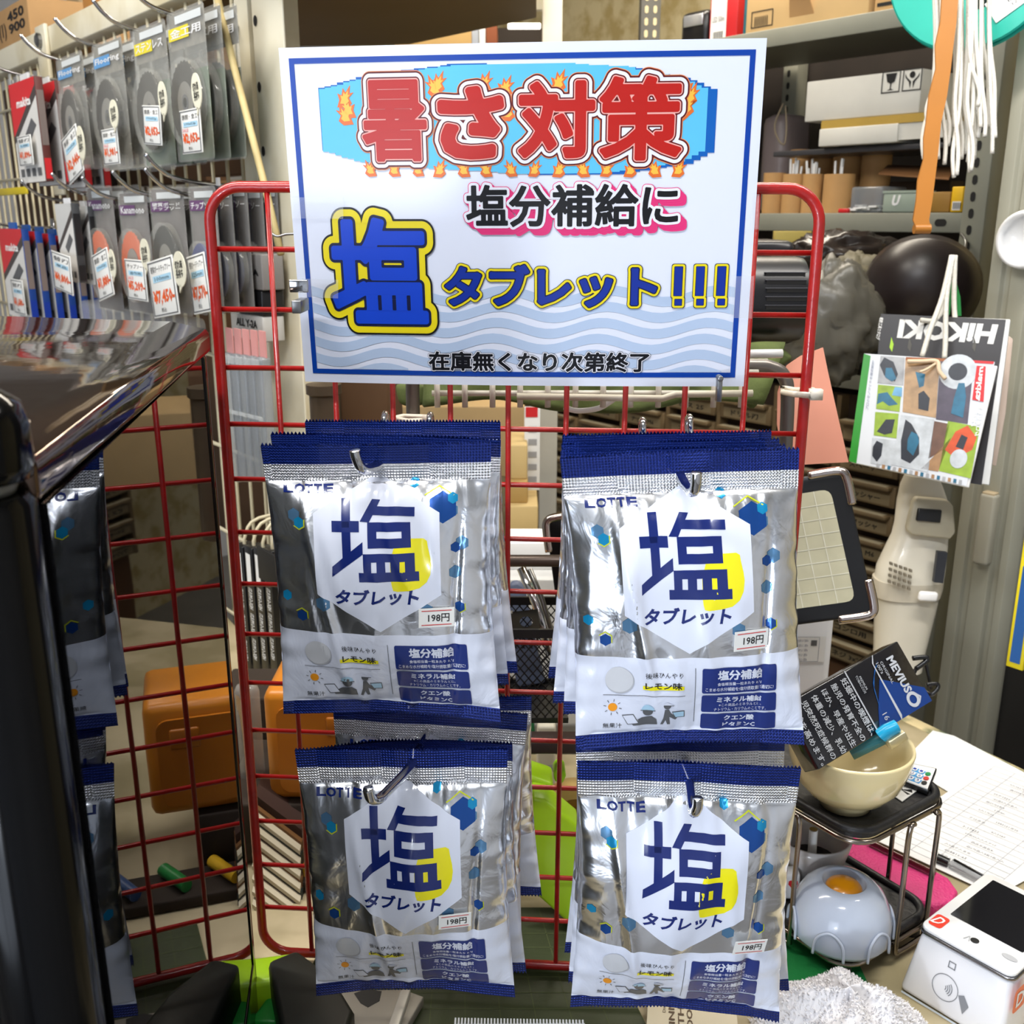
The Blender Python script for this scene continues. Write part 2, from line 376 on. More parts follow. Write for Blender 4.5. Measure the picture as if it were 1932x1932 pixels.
b, T, L, H = flatbox('strip_lamp', 'small bright strip lamp glimpsed under the far shelf', 'lamp', 958, 1020, 44, 53, 2.7, .02, mat('lit_strip', (255, 250, 235), .5, emis=3.))
# boxes on top of the beam, top left
def boxq(name, label, cat, px0, px1, py0, py1, dn, th, mt, parts=None, bev=.002, group=None):   # box facing along the product wall, given by its face in the picture
    pm = (py0 + py1) / 2; s0 = ROOM.hit(px0, pm, NP + dn)[0]; s1 = ROOM.hit(px1, pm, NP + dn)[0]
    xm = (px0 + px1) / 2; z1 = ROOM.hit(xm, py0, NP + dn)[1]; z0 = ROOM.hit(xm, py1, NP + dn)[1]
    t = thing(name, label, cat, ROOM.w((s0 + s1) / 2, z0, NP + dn - th / 2), group)
    m = M(ROOM.m); m.box(s0, s1, z0, z1, NP + dn - th, NP + dn, mt); m.build('body', t, bevel=bev)
    return t, s0, s1, z0, z1, NP + dn
t, s0, s1, z0, z1, n = boxq('cardboard_box', 'brown cardboard box with handwritten black numbers at top left', 'box', -60, 57, 22, 100, -.02, .2, CARD)
m = M(ROOM.m); dz = z1 - z0; ds = s1 - s0
m.text('(1)', s0 + ds * .55, s0 + ds * .66, z0 + dz * .2, z0 + dz * .65, n + .001, INK, bold=.02)
m.text('450\n900', s0 + ds * .7, s0 + ds * .95, z0 + dz * .3, z0 + dz * .85, n + .001, INK, bold=.03); m.build('handwriting', t)
m = M(ROOM.m); m.hexa([(s0, z1, n - .01), (s1, z1, n - .01), (s1, z1 + .002, n - .01), (s0, z1 + .002, n - .01)], [(s0, z1 + .03, n - .09), (s1, z1 + .04, n - .09), (s1, z1 + .042, n - .09), (s0, z1 + .032, n - .09)], CARD); m.build('flap', t)
boxq('paper_sack', 'pale crumpled paper sack behind the handwritten cardboard box', 'sack', 66, 152, 4, 64, -.26, .1, mat('kraft_pale', (205, 178, 138), .8, bump=.6, bs=25), bev=.012)
boxq('cardboard_box', 'orange-brown carton right of the pale sack at the top edge', 'box', 155, 188, -30, 28, -.05, .16, mat('orange_card', (186, 128, 60), .8))
boxq('cardboard_box', 'plain tan carton at the top edge above the cream beam', 'box', 190, 300, -60, 10, -.05, .16, CARD)
# cartons standing behind the wire panel
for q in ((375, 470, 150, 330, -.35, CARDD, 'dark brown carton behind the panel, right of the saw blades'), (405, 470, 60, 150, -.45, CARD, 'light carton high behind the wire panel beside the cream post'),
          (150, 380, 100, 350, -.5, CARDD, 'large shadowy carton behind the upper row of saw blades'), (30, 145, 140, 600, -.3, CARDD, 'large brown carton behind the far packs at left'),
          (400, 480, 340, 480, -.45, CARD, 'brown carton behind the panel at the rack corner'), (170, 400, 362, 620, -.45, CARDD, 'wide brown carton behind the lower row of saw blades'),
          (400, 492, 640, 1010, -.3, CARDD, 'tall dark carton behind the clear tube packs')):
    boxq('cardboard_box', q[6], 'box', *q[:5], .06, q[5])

BLIS = mat('blister_shell', (222, 222, 214), .1, alpha=.17, spec=1., bump=.6, bs=45)
CARDG = mat('grey_pack_card', (124, 118, 106), .6, var=.5, vs=60)
ZIP = mat('grip_bag', (222, 224, 224), .15, alpha=.3, spec=1., bump=.5, bs=90)
def tilted(s, z, n, a): return ROOM.m @ Matrix.Translation((s, z, n)) @ Matrix.Rotation(a, 4, 'Z')
def price_tag(label, px0, px1, py0, py1, dn, price, lines=('鉄鋼・金工', '190x52p'), skew=0., yaw=0., bubble=None, pink=False, group=None):
    xm, ym = (px0 + px1) / 2, (py0 + py1) / 2
    s0 = h(px0, ym, dn)[0]; s1 = h(px1, ym, dn)[0]; z1 = h(xm, py0, dn)[1]; z0 = h(xm, py1, dn)[1]
    W = s1 - s0; H = z1 - z0
    T = ROOM.m @ Matrix.Translation(((s0 + s1) / 2, (z0 + z1) / 2, NP + dn)) @ Matrix.Rotation(skew, 4, 'Z') @ Matrix.Rotation(yaw, 4, 'Y')
    t = thing('price_tag', label, 'price tag', M_=Matrix.Translation(T.translation - V((0, 0, H / 2))), group=group)
    m = M(T); W /= 2; H /= 2
    m.box(-W, W, -H, H, -.0015, 0, TAGW); m.build('tag_holder', t, bevel=.0006)
    m = M(T); z = .0004
    for a in ((-W * .9, W * .9, H * .9, H * .94), (-W * .9, W * .9, -H * .94, -H * .9), (-W * .94, -W * .88, -H * .94, H * .94), (W * .88, W * .94, -H * .94, H * .94)): m.rect(*a, z, INKG)
    m.text(lines[0], -W * .75, W * .8, H * .55, H * .78, z, INK, res=1)
    m.rect(-W * .65, W * .75, H * .22, H * .44, z, mat('pale_blue_ink', (170, 210, 232), .5)); m.text(lines[1], -W * .5, W * .6, H * .26, H * .4, z + .0002, INK, res=1)
    if pink: m.text('SALE', -W * .8, -W * .2, H * .0, H * .15, z, mat('pink_ink', (235, 120, 130), .5), res=1)
    m.text('¥' + price, -W * .8, W * .85, -H * .62, -H * .05, z, ORANGE, bold=.04, res=1)
    m.text('税込', -W * .3, W * .1, -H * .84, -H * .68, z, INK, res=1)
    m.build('printed_price', t)
    if bubble:
        bx, by, bw, bh = bubble; q = h(bx, by, dn + .006); s2 = h(bx + bw, by, dn + .006)[0] - q[0]; r2 = (h(bx, by - bh, dn + .006)[1] - q[1])
        Tb = tilted(q[0], q[1], NP + dn + .006, .12)
        m = M(Tb); m.prism([(s2 * math.cos(2 * math.pi * i / 24), r2 * math.sin(2 * math.pi * i / 24)) for i in range(24)], -.001, 0, mat('cream_badge', (226, 222, 200), .5))
        m.prism([(-s2 * .3, -r2 * .8), (s2 * .1, -r2 * .95), (-s2 * .4, -r2 * 1.3)], -.001, 0, MATS['cream_badge'])
        m.text('切れ味\n長持ち', -s2 * .6, s2 * .6, -r2 * .5, r2 * .5, .0004, INK, bold=.02, res=1); m.build('oval_badge', t, label='cream speech-bubble badge')
def peg_hook(label, px, py, dn0=0., L=.13, up=1.):
    s, z, _ = h(px, py, dn0 + .02)
    pts = [(s, z - .006, NP), (s, z - .004, NP + L * .5), (s, z + .004, NP + L * .85), (s, z + .016 * up, NP + L), (s, z + .03 * up, NP + L + .012)]
    m = M(ROOM.m); m.tube(smooth_path(pts, 5), .0028, CHROME, 8); m.box(s - .012, s + .012, z - .03, z + .012, NP + .001, NP + .003, CHROME)
    tag(m.build('peg_hook', smooth=True), label, 'hook', 'chrome hooks on the product wall')
def saw_pack(label, px0, px1, py0, py1, kind, copies, dn=.1, group=None):
    xm, ym = (px0 + px1) / 2, (py0 + py1) / 2
    s0 = h(px0, ym, dn)[0]; s1 = h(px1, ym, dn)[0]; z1 = h(xm, py0, dn)[1]; z0 = h(xm, py1, dn)[1]
    W = (s1 - s0) / 2; H = (z1 - z0) / 2
    T0 = ROOM.m @ Matrix.Translation(((s0 + s1) / 2, (z0 + z1) / 2, NP + dn))
    inks = {'blue': (96, 150, 200), 'yellow': (222, 206, 60), 'purple': (104, 70, 110)}
    t = thing('saw_blade_pack', label, 'saw blade pack', M_=Matrix.Translation(T0.translation - V((0, 0, H))), group=group)
    m = M(T0)
    m.rrect(-W, W, -H, H, .006, -.004, BLIS, z1=-.002)
    rd = min(W * .84, H * .6); cy = -H + rd + H * .22
    pts = [(rd * 1.06 * math.cos(a), cy + rd * 1.06 * math.sin(a)) for a in [2 * math.pi * i / 28 for i in range(28)]]
    m.prism(pts, -.002, .009, BLIS); m.build('blister', t, bevel=.001)
    m = M(T0); ic = inks[kind[1]]
    m.rect(-W * .95, W * .95, (-H * .97 if kind[0] in ('black', 'orange', 'bluered') else H * .5), H * .97, -.0045, CARDG if kind[1] != 'purple' else mat('purplish_card', (84, 70, 74), .6, var=.4, vs=50)); m.rect(-W * .9, W * .2, H * .62, H * .78, -.0015, mat('ink_' + kind[1], ic, .5)); m.rect(-W * .5, W * .9, H * .82, H * .92, -.0015, mat('label_pale', (206, 210, 210), .6))
    m.text(kind[2], -W * .8, W * .85, H * .64, H * .76, -.0012, mat('pale_ink', (225, 225, 225), .5), bold=.02, res=1)
    if kind[3]: m.rect(-W * .95, W * .95, -H * .97, H * .2, -.0048, mat('card_' + kind[1] + kind[0], kind[3], .7, var=.3, vs=30))
    m.build('header_card', t)
    m = M(T0); dc = {'steel': mat('blade_steel', (84, 80, 74), .35, .6), 'dark': mat('blade_dark', (40, 32, 28), .4, .5), 'orange': mat('blade_orange', (214, 92, 34), .45), 'black': mat('blade_black', (34, 33, 34), .45, .3), 'bluered': mat('blade_blue', (36, 52, 120), .4)}[kind[0]]
    m.ring(0, cy, rd * .16, rd * .5, .0045, mat('blade_hub', (170, 166, 158), .35, .6)); m.ring(0, cy, rd * .5, rd, .004, dc, n=60, teeth=.045); m.ring(0, cy, rd * .12, rd * .2, .005, INKG); m.build('saw_blade', t)
    kids = [c for c in t.children]
    for k in range(copies):
        c = t.copy(); COL.objects.link(c); c.matrix_basis = Matrix.Translation(ROOM.en * (-.02 * (k + 1)) + V((0, 0, .002 * (k % 2)))) @ t.matrix_basis
        c['label'] = label.replace('front', ('second', 'third', 'fourth', 'fifth')[k]); c['group'] = group or label
        for o in list(COL.objects):
            if o.parent is t:
                q = o.copy(); COL.objects.link(q); q.parent = c
    peg_hook('chrome hook of the ' + ' '.join(label.replace('front ', '').split()[:11]), xm - 2, py0 + (py1 - py0) * .07, dn * .5)
    return t
G1, G2 = 'saw blade packs in the upper row', 'saw blade packs in the lower row'
saw_pack('front grey saw blade pack of the upper row nearest the cream post, green lower half', 320, 390, 8, 305, ('steel', 'yellow', '金工用', (60, 92, 58)), 2, group=G1)
saw_pack('front grey saw blade pack second from the cream post with yellow lettering', 256, 318, 40, 315, ('steel', 'yellow', 'ステンレス', (70, 104, 66)), 2, group=G1)
saw_pack('front dark saw blade pack of the upper row with a blue header', 180, 236, 70, 322, ('dark', 'blue', 'Flooring', None), 3, group=G1)
saw_pack('front dark saw blade pack beside the red packs with a wide tilted tag', 112, 162, 98, 320, ('dark', 'blue', 'Flooring', None), 3, group=G1)
saw_pack('front saw blade pack of the lower row behind the red rack corner with dark disc', 360, 410, 350, 590, ('bluered', 'purple', 'チップソー', None), 4, group=G2)
saw_pack('front black saw blade pack in the lower row with white lettering on top', 287, 350, 352, 590, ('black', 'purple', '硬質ボード\nチップソー', None), 2, group=G2)
saw_pack('front orange saw blade pack in the lower row with a round orange disc', 229, 282, 360, 590, ('orange', 'purple', 'Kanamono', None), 2, group=G2)
saw_pack('front orange saw blade pack at the left end of the lower blade row', 170, 218, 350, 585, ('orange', 'purple', 'Kanamono', None), 2, group=G2)
price_tag('price card reading 2,053 yen on the upper pack nearest the post', 341, 379, 205, 290, .125, '2,053-', bubble=(370, 172, 9, 36), pink=True)
price_tag('tilted price card on the second upper pack from the post', 270, 303, 198, 274, .125, '2,053-', skew=-.08, bubble=(306, 186, 8, 34))
price_tag('price card reading 1,981 yen on the blue-headed dark blade pack', 193, 223, 242, 311, .125, '1,981-', bubble=(214, 215, 8, 28), pink=True)
price_tag('steeply tilted price card reading 2,040 yen beside the red packs', 121, 152, 246, 338, .13, '2,040-', skew=.25, bubble=(152, 270, 7, 34))
price_tag('price card reading 7,570 yen partly behind the red rack', 358, 392, 480, 590, .12, '7,570-', ('硬質ボードチップソー', '125mm'), skew=.15)
price_tag('large price card reading 7,450 yen on the black blade pack', 283, 332, 488, 596, .13, '7,450-', ('硬質ボードチップソー', '100mm'), skew=.14, bubble=(338, 508, 12, 34))
price_tag('price card reading 5,209 yen on the orange blade pack', 238, 275, 490, 566, .12, '5,209-', ('チップソー', '造作用'), bubble=(273, 480, 9, 30), pink=True)
price_tag('tilted price card at the left end of the orange blade packs', 179, 209, 474, 562, .125, '1,880-', skew=.2, bubble=(211, 497, 6, 27))

def card_pack(label, px0, px1, py0, py1, dn, style, copies, th=.012, step=.022, group=None):
    xm, ym = (px0 + px1) / 2, (py0 + py1) / 2
    s0 = h(px0, ym, dn)[0]; s1 = h(px1, ym, dn)[0]; z1 = h(xm, py0, dn)[1]; z0 = h(xm, py1, dn)[1]
    W = (s1 - s0) / 2; H = (z1 - z0) / 2
    T0 = ROOM.m @ Matrix.Translation(((s0 + s1) / 2, (z0 + z1) / 2, NP + dn))
    side = {'red': mat('dark_red_spine', (96, 44, 38), .5), 'blue': mat('blue_spine', (16, 62, 140), .45), 'white': mat('grey_spine', (58, 60, 62), .5), 'dark': mat('dark_spine', (30, 32, 40), .35)}[style]
    t = thing('tool_blade_pack', label, 'blade pack', M_=Matrix.Translation(T0.translation - V((0, 0, H))), group=group)
    m = M(T0); m.box(-W, W, -H, H, -th, 0, side); m.build('carton', t, bevel=.0008)
    m = M(T0); z = .0005; cl = {'red': REDI, 'blue': REDI, 'white': mat('grey_face', (196, 196, 194), .5), 'dark': mat('slate', (60, 60, 70), .4)}[style]
    m.rect(-W, W, -H, H, z, mat('pack_white', (214, 212, 208), .5))
    m.poly([(-W, -H * .05), (-W, H), (W, H), (W, H * .85)], cl, z=z + .0003)
    m.poly([(-W, -H * .2), (-W, -H * .05), (W, H * .85), (W, H * .65)], mat('slate_band', (70, 62, 60), .5), z=z + .0003)
    if style in ('red', 'blue'): m.text('makita', -W * .5, W * .6, H * .5, H * .68, z + .0006, PAPER, bold=.03, res=1, slant=.3)
    m.text('■ ■ ■ ■', -W * .8, W * .8, -H * .88, -H * .72, z + .0006, INKG, res=1)
    m.poly([(-W * .2, -H * .1), (W * .5, H * .25), (W * .8, H * .1), (W * .1, -H * .25)], INKG, z=z + .0006)
    m.build('printed_face', t)
    m = M(T0); m.box(-W * .3, W * .3, H, H * 1.14, -th * .7, -th * .4, {'blue': mat('blue_tab', (30, 90, 170), .4)}.get(style, WHITE)); m.build('hang_tab', t)
    if style in ('red', 'blue', 'white'):   # printing on the narrow side
        m = M(T0 @ Matrix.Translation((W + .0006, 0, 0)) @ Matrix.Rotation(R(90), 4, 'Y'))
        m.rect(.001, th - .001, -H * .3, H * .75, 0, {'white': INK}.get(style, mat('spine_grey', (120, 106, 100), .5)), Matrix()); m.rect(.001, th - .001, -H * .95, -H * .55, 0, {'red': REDI, 'blue': BLUEI, 'white': INK}[style]); m.build('side_print', t)
    for k in range(copies):
        c = t.copy(); COL.objects.link(c); c.matrix_basis = Matrix.Translation(ROOM.en * (-step * (k + 1)) + V((0, 0, -.004 * (k + 1)))) @ t.matrix_basis
        c['label'] = label.replace('front', ('second', 'third', 'fourth', 'fifth', 'sixth')[k]); c['group'] = group or label
        for o in list(COL.objects):
            if o.parent is t: q = o.copy(); COL.objects.link(q); q.parent = c
    peg_hook('chrome hook of the ' + ' '.join(label.replace('front ', '').split()[:11]), xm, py0 - 8, dn * .4)
card_pack('front red and white blade pack with a diagonal stripe in the upper row', 27, 76, 148, 345, .13, 'red', 3, step=.03)
card_pack('front blue-edged blade pack with a red corner in the lower row', 8, 50, 432, 596, .13, 'blue', 5, step=.022)
card_pack('front white and grey blade pack between the blue packs and orange blades', 112, 142, 384, 530, .13, 'white', 3, step=.024)
card_pack('front dark pack seen through the corner of the red rack', 405, 416, 350, 565, .08, 'dark', 3, step=.02)
price_tag('small price card on the red and white pack', 34, 60, 255, 313, .14, '1,890-', ('替刃', '5枚'))
price_tag('small price card on the red-cornered blue-edged pack', 24, 45, 528, 592, .14, '1,680-', ('替刃', '5枚'))
price_tag('tilted price card under the white and grey packs', 100, 134, 478, 550, .145, '0,800-', ('替刃', '単品'), skew=-.08)
# grey saw blades bundle at the left edge
for k in range(6):
    s, z1, _ = h(2 + k * 5, 150, .12); z0 = h(2 + k * 5, 345 - k * 2, .12)[1]
    m = M(ROOM.m); m.box(s - .008, s + .006, z0, z1, NP + .10 - k * .008, NP + .104 - k * .008, mat('blade_grey', (128, 126, 124), .35, .5)); m.box(s - .008, s + .006, z1 - .05, z1 + .01, NP + .105 - k * .008, NP + .106 - k * .008, ZIP)
    tag(m.build('saw_strip', bevel=.0005), 'long grey saw strip in the bundle at the left edge', 'saw blade', 'grey saw strips at the left edge')
# yellow boxes' row and long lower pack row
boxq('yellow_card', 'yellow strip label on the wire panel at the left edge', 'label', -6, 50, 354, 368, .03, .004, mat('yellow_card', (226, 200, 30), .5))
boxq('clear_bag', 'crumpled clear bag lying under the lower row of packs', 'bag', 150, 330, 585, 640, .06, .05, ZIP, bev=.01)

# ------------------------------------------------------------------ red wire rack
RM = cam_mat((-.2811, .066, -.0137), (-.0033, -.0777, .7496))
c_ = .04
rk = thing('red_wire_rack', 'red enamelled wire grid rack standing on the counter with the candy bags', 'wire rack', M_=RM @ Matrix.Translation((0, -.3, 0)))
cr = .022; x0, x1, y0, y1 = -.2, .2, -.3, .3
m = M(RM); m.tube([(x, y, 0) for x, y in rr(x0, x1, y0, y1, cr, 8)], .0037, RED, 12, closed=True); m.build('outer_frame', rk, smooth=True)
m = M(RM); m.tube([(0, -.3, 0), (0, .3, 0)], .0019, RED, 8)
vw = m.build('vertical_wire', rk, smooth=True); b0 = vw.location.copy()
for i in range(1, 10):
    c = vw if i == 1 else vw.copy()
    if i > 1: COL.objects.link(c)
    c.location = b0 + V(((i - 5) * c_, 0, 0))
m = M(RM); m.tube([(-.2, 0, -.0034), (.2, 0, -.0034)], .0019, RED, 8)
hw = m.build('horizontal_wire', rk, smooth=True); b0 = hw.location.copy()
for j in range(1, 15):
    c = hw if j == 1 else hw.copy()
    if j > 1: COL.objects.link(c)
    c.location = b0 + V((0, .3 - j * c_, 0))

# ------------------------------------------------------------------ laminated sign
SM = cam_mat((-.3468, .0916, -.0052), (.0042 * .985, .1849 * .985, .6565 * .985)); SK = .985
SMi = SM.inverted()
def sg(px, py):
    r = ray(px, py); o_ = SMi @ CAM; d_ = SMi.to_3x3() @ r; q = o_ + d_ * (-o_.z / d_.z); return (q.x, q.y)
SW, SH = .297 * SK / 2, .210 * SK / 2
def warp(x, y): return .004 * math.sin(math.pi * (x / SW / 2 + .5)) - .002 * max(0, -x / SW) ** 3
def signmap(m):                             # lay the flat artwork on the slightly bowed sheet
    m.v = [SM @ (lambda q: V((q.x, q.y, q.z + warp(q.x, q.y))))(q) for q in m.v]; return m
SHEET = mat('laminated_sheet', (222, 226, 240), .34, coat=.12, var=.03)
SHB = mat('sign_blue', (0, 62, 160), .36, coat=.08, spec=.3)
sn = thing('price_sign', 'laminated white sign with blue border and large Japanese lettering on the rack', 'sign', M_=SM @ Matrix.Translation((0, -SH, 0)))
m = M(); N = 24
for i in range(N):
    a, b = -SW + 2 * SW * i / N, -SW + 2 * SW * (i + 1) / N
    m.hexa([(a, -SH, -.0006), (b, -SH, -.0006), (b, -SH, 0), (a, -SH, 0)], [(a, SH, -.0006), (b, SH, -.0006), (b, SH, 0), (a, SH, 0)], SHEET)
signmap(m).build('laminated_sheet', sn)
def strips(m, x0, x1, y0, y1, z, mt):
    n = max(1, int(abs(x1 - x0) / .01)); 
    for i in range(n): m.rect(x0 + (x1 - x0) * i / n, x0 + (x1 - x0) * (i + 1) / n, y0, y1, z, mt)
m = M(); i1, i2 = .0060, .0092
for a in ((-SW + i1, SW - i1, SH - i2, SH - i1), (-SW + i1, SW - i1, -SH + i1, -SH + i2), (-SW + i1, -SW + i2, -SH + i2, SH - i2), (SW - i2, SW - i1, -SH + i2, SH - i2)): strips(m, *a, .0004, SHB)
signmap(m).build('blue_border', sn)
# wave pattern
m = M(); WV = mat('sign_pale_blue', (182, 200, 226), .36, coat=.08, spec=.3)
ya, yb = sg(1000, 545)[1], -SH + .0095
ga = []
n = 48
for k in range(7):
    yc = ya - k * .0102 - .001
    for i in range(n):
        xs = [-SW + .0094 + (2 * SW - .0188) * (i + j) / n for j in (0, 1)]
        f = lambda x: yc + .0036 * math.sin(x * 2 * math.pi / .068 + k * .25 + 2.4)
        q = [(xs[0], f(xs[0]) - .0062), (xs[1], f(xs[1]) - .0062), (xs[1], f(xs[1])), (xs[0], f(xs[0]))]
        q = [(x, max(y, yb)) for x, y in q]
        if q[2][1] > yb + 1e-5: m.poly(q, WV, z=.0003)
signmap(m).build('wave_pattern', sn)
# cyan plaque
m = M(); CY = mat('sign_cyan', (92, 190, 232), .36, coat=.08, spec=.3); SB2 = mat('sign_blue_edge', (0, 92, 178), .36, coat=.08, spec=.3)
pl = [sg(*q) for q in ((602, 170), (700, 144), (860, 124), (1050, 119), (1180, 126), (1285, 146), (1335, 168), (1330, 282), (1285, 306), (1160, 325), (1000, 328), (800, 316), (680, 305), (612, 285))]
ed = [(x + .0055, y - .0008) if x > 0 else (x - .0004, y + .0008) for x, y in pl]
def plaque(m, pts, z, mt):                  # fan cut in columns so that it follows the sheet
    up = sorted([p for p in pts if p[1] > .06], key=lambda p: p[0]); lo = sorted([p for p in pts if p[1] <= .06], key=lambda p: p[0])
    iy = lambda L, x: float(np.interp(x, [p[0] for p in L], [p[1] for p in L]))
    xa, xb = min(p[0] for p in pts), max(p[0] for p in pts); n = 60
    for i in range(n):
        a, b = xa + (xb - xa) * i / n, xa + (xb - xa) * (i + 1) / n
        ja = round(iy(up, (a + b) / 2) / .0007) * .0007; jb = round(iy(lo, (a + b) / 2) / .0007) * .0007
        m.poly([(a, jb), (b, jb), (b, ja), (a, ja)], mt, z=z)
plaque(m, ed, .0005, SB2); plaque(m, pl, .0006, CY)
m.v = [q for q in m.v]; signmap(m).build('cyan_plaque', sn)
# flames
def flame(m, x, y, sc_, z, rnd):
    o_ = mat('flame_orange', (224, 104, 24), .4); y_ = mat('flame_yellow', (240, 186, 60), .4)
    for k, mt in ((1., o_), (.6, y_)):
        p = [(x + sc_ * k * a * (1 if rnd > .5 else -1), y + sc_ * k * b) for a, b in ((-.5, -.5), (.1, -.55), (.4, -.3), (.25, 0), (.55, .3), (.3, .25), (.35, .7), (.05, .3), (-.1, .55), (-.2, .15), (-.45, .25), (-.35, -.1))]
        m.poly(p, mt, z=z); z += .0001
m = M(); random.seed(4)
for i, px in enumerate((700, 745, 790, 832, 876, 918, 965, 1010, 1056, 1100, 1145, 1190, 1234, 1280)):
    x, y = sg(px, 322); m = M(); flame(m, x, y + .001, .0082 + .001 * random.random(), .0008, random.random()); signmap(m).build('flame_print', sn)
for px, py in ((652, 185), (657, 205), (652, 218), (821, 165), (915, 158), (955, 166), (1055, 155), (1292, 165), (1302, 180), (1296, 200), (828, 158), (960, 210), (1285, 210)):
    x, y = sg(px, py); m = M(); flame(m, x, y, .0105, .0008, random.random()); signmap(m).build('flame_print', sn)
_sdf = {}
def sdf(t, slant=0.):                       # signed distance of a piece of lettering on a fine grid (font units, inside positive)
    if t in _sdf: return _sdf[t]
    c = bpy.data.curves.new('t', 'FONT'); c.body = t; c.size = 1; c.resolution_u = 3; c.fill_mode = 'NONE' if hasattr(c, 'fill_mode') else 'BOTH'
    o = bpy.data.objects.new('t', c); COL.objects.link(o); bpy.context.view_layer.update()
    c.fill_mode = 'BOTH'; me = bpy.data.meshes.new_from_object(o.evaluated_get(bpy.context.evaluated_depsgraph_get()))
    vs = np.array([v.co[:2] for v in me.vertices]); cnt = {}
    for p in me.polygons:
        for k in p.edge_keys: cnt[k] = cnt.get(k, 0) + 1
    sg_ = np.array([k for k, n in cnt.items() if n == 1]); A, B = vs[sg_[:, 0]], vs[sg_[:, 1]]
    bpy.data.objects.remove(o); bpy.data.meshes.remove(me); bpy.data.curves.remove(c)
    pad = .2; x0, y0 = vs.min(0) - pad; x1, y1 = vs.max(0) + pad; st = (y1 - y0) / (96 if len(t) > 3 else 150)
    X = np.arange(x0, x1 + st, st); Y = np.arange(y0, y1 + st, st); D = np.full((len(Y), len(X)), 9.); IN = np.zeros((len(Y), len(X)), bool)
    GX, GY = np.meshgrid(X, Y)
    for a, b in zip(A, B):
        d = b - a; L = d @ d
        if L < 1e-12: continue
        ix0, ix1 = np.searchsorted(X, (min(a[0], b[0]) - pad, max(a[0], b[0]) + pad)); iy0, iy1 = np.searchsorted(Y, (min(a[1], b[1]) - pad, max(a[1], b[1]) + pad))
        gx, gy = GX[iy0:iy1, ix0:ix1] - a[0], GY[iy0:iy1, ix0:ix1] - a[1]; tt = np.clip((gx * d[0] + gy * d[1]) / L, 0, 1)
        D[iy0:iy1, ix0:ix1] = np.minimum(D[iy0:iy1, ix0:ix1], np.hypot(gx - tt * d[0], gy - tt * d[1]))
        rows = (Y > a[1]) != (Y > b[1])
        if rows.any():
            xc = a[0] + (Y[rows] - a[1]) * d[0] / d[1]; IN[rows] ^= X[None, :] > xc[:, None]
    S_ = np.where(IN, D, -D); _sdf[t] = (S_, X, Y, vs.min(0), vs.max(0)); return _sdf[t]
def contour(S_, X, Y, lev):                 # filled area where S_ > lev, as clean non-overlapping polygons
    F_ = S_ - lev; vs, fs = [], []; ins = F_ > 0
    full = ins[:-1, :-1] & ins[1:, :-1] & ins[:-1, 1:] & ins[1:, 1:]; anyi = ins[:-1, :-1] | ins[1:, :-1] | ins[:-1, 1:] | ins[1:, 1:]
    for i in range(full.shape[0]):
        r = full[i].astype(int); e = np.diff(np.concatenate([[0], r, [0]])); 
        for a, b in zip(np.where(e == 1)[0], np.where(e == -1)[0]):
            k = len(vs); vs += [(X[a], Y[i]), (X[b], Y[i]), (X[b], Y[i + 1]), (X[a], Y[i + 1])]; fs.append((k, k + 1, k + 2, k + 3))
        for j in np.where(anyi[i] & ~full[i])[0]:
            c = [(X[j], Y[i], F_[i, j]), (X[j + 1], Y[i], F_[i, j + 1]), (X[j + 1], Y[i + 1], F_[i + 1, j + 1]), (X[j], Y[i + 1], F_[i + 1, j])]; p = []
            for q in range(4):
                a, b = c[q], c[(q + 1) % 4]
                if a[2] > 0: p.append(a[:2])
                if (a[2] > 0) != (b[2] > 0): f = a[2] / (a[2] - b[2]); p.append((a[0] + (b[0] - a[0]) * f, a[1] + (b[1] - a[1]) * f))
            if len(p) > 2: k = len(vs); vs += p; fs.append(tuple(range(k, k + len(p))))
    return vs, fs
def stext(name, t, box, layers, res=3, slant=0.):       # layers: (growth, material, dx, dy), back to front; box = picture corners of the core letter
    x0, y1 = sg(box[0], box[1]); x1, y0 = sg(box[2], box[3]); S_, X, Y, lo, hi = sdf(t); core = layers[-1][0]; z = .0010; m = M()
    kx = (x1 - x0) / (hi[0] - lo[0] + 2 * core); ky = (y1 - y0) / (hi[1] - lo[1] + 2 * core)
    for b, mt, dx, dy in layers:
        vs, fs = contour(S_, X, Y, -b)
        m.add([(x0 + (x - lo[0] + core) * kx + dx, y0 + (y - lo[1] + core) * ky + dy, z) for x, y in vs], fs, mt); z += .00012
    return signmap(m).build(name, sn)
def _height(*a): pass
SR = mat('sign_red', (184, 22, 10), .36, coat=.08, spec=.3, var=.1); SBR = mat('sign_dark_red', (96, 16, 14), .36, coat=.08, spec=.3); SWH = mat('sign_white', (232, 232, 240), .36, coat=.08, spec=.3)
SPK = mat('sign_pink', (228, 50, 120), .36, coat=.08, spec=.3); SBK = mat('sign_black', (10, 10, 14), .36, coat=.08, spec=.3); SYE = mat('sign_yellow', (236, 216, 20), .36, coat=.08, spec=.3)
SNV = mat('sign_navy', (4, 14, 60), .36, coat=.08, spec=.3); SRB = mat('sign_royal', (8, 66, 200), .36, coat=.08, spec=.3); SOR = mat('sign_orange_glow', (240, 150, 90), .36, coat=.08, spec=.3)
HD = lambda c: [(c + .10, SOR), (c + .092, SBR), (c + .072, SWH), (c + .03, SBR), (c + .014, mat('sign_rose', (240, 170, 160), .36, coat=.08, spec=.3)), (c, SR)]
MB_ = mat('sign_mid_blue', (4, 44, 150), .36, coat=.08, spec=.3)
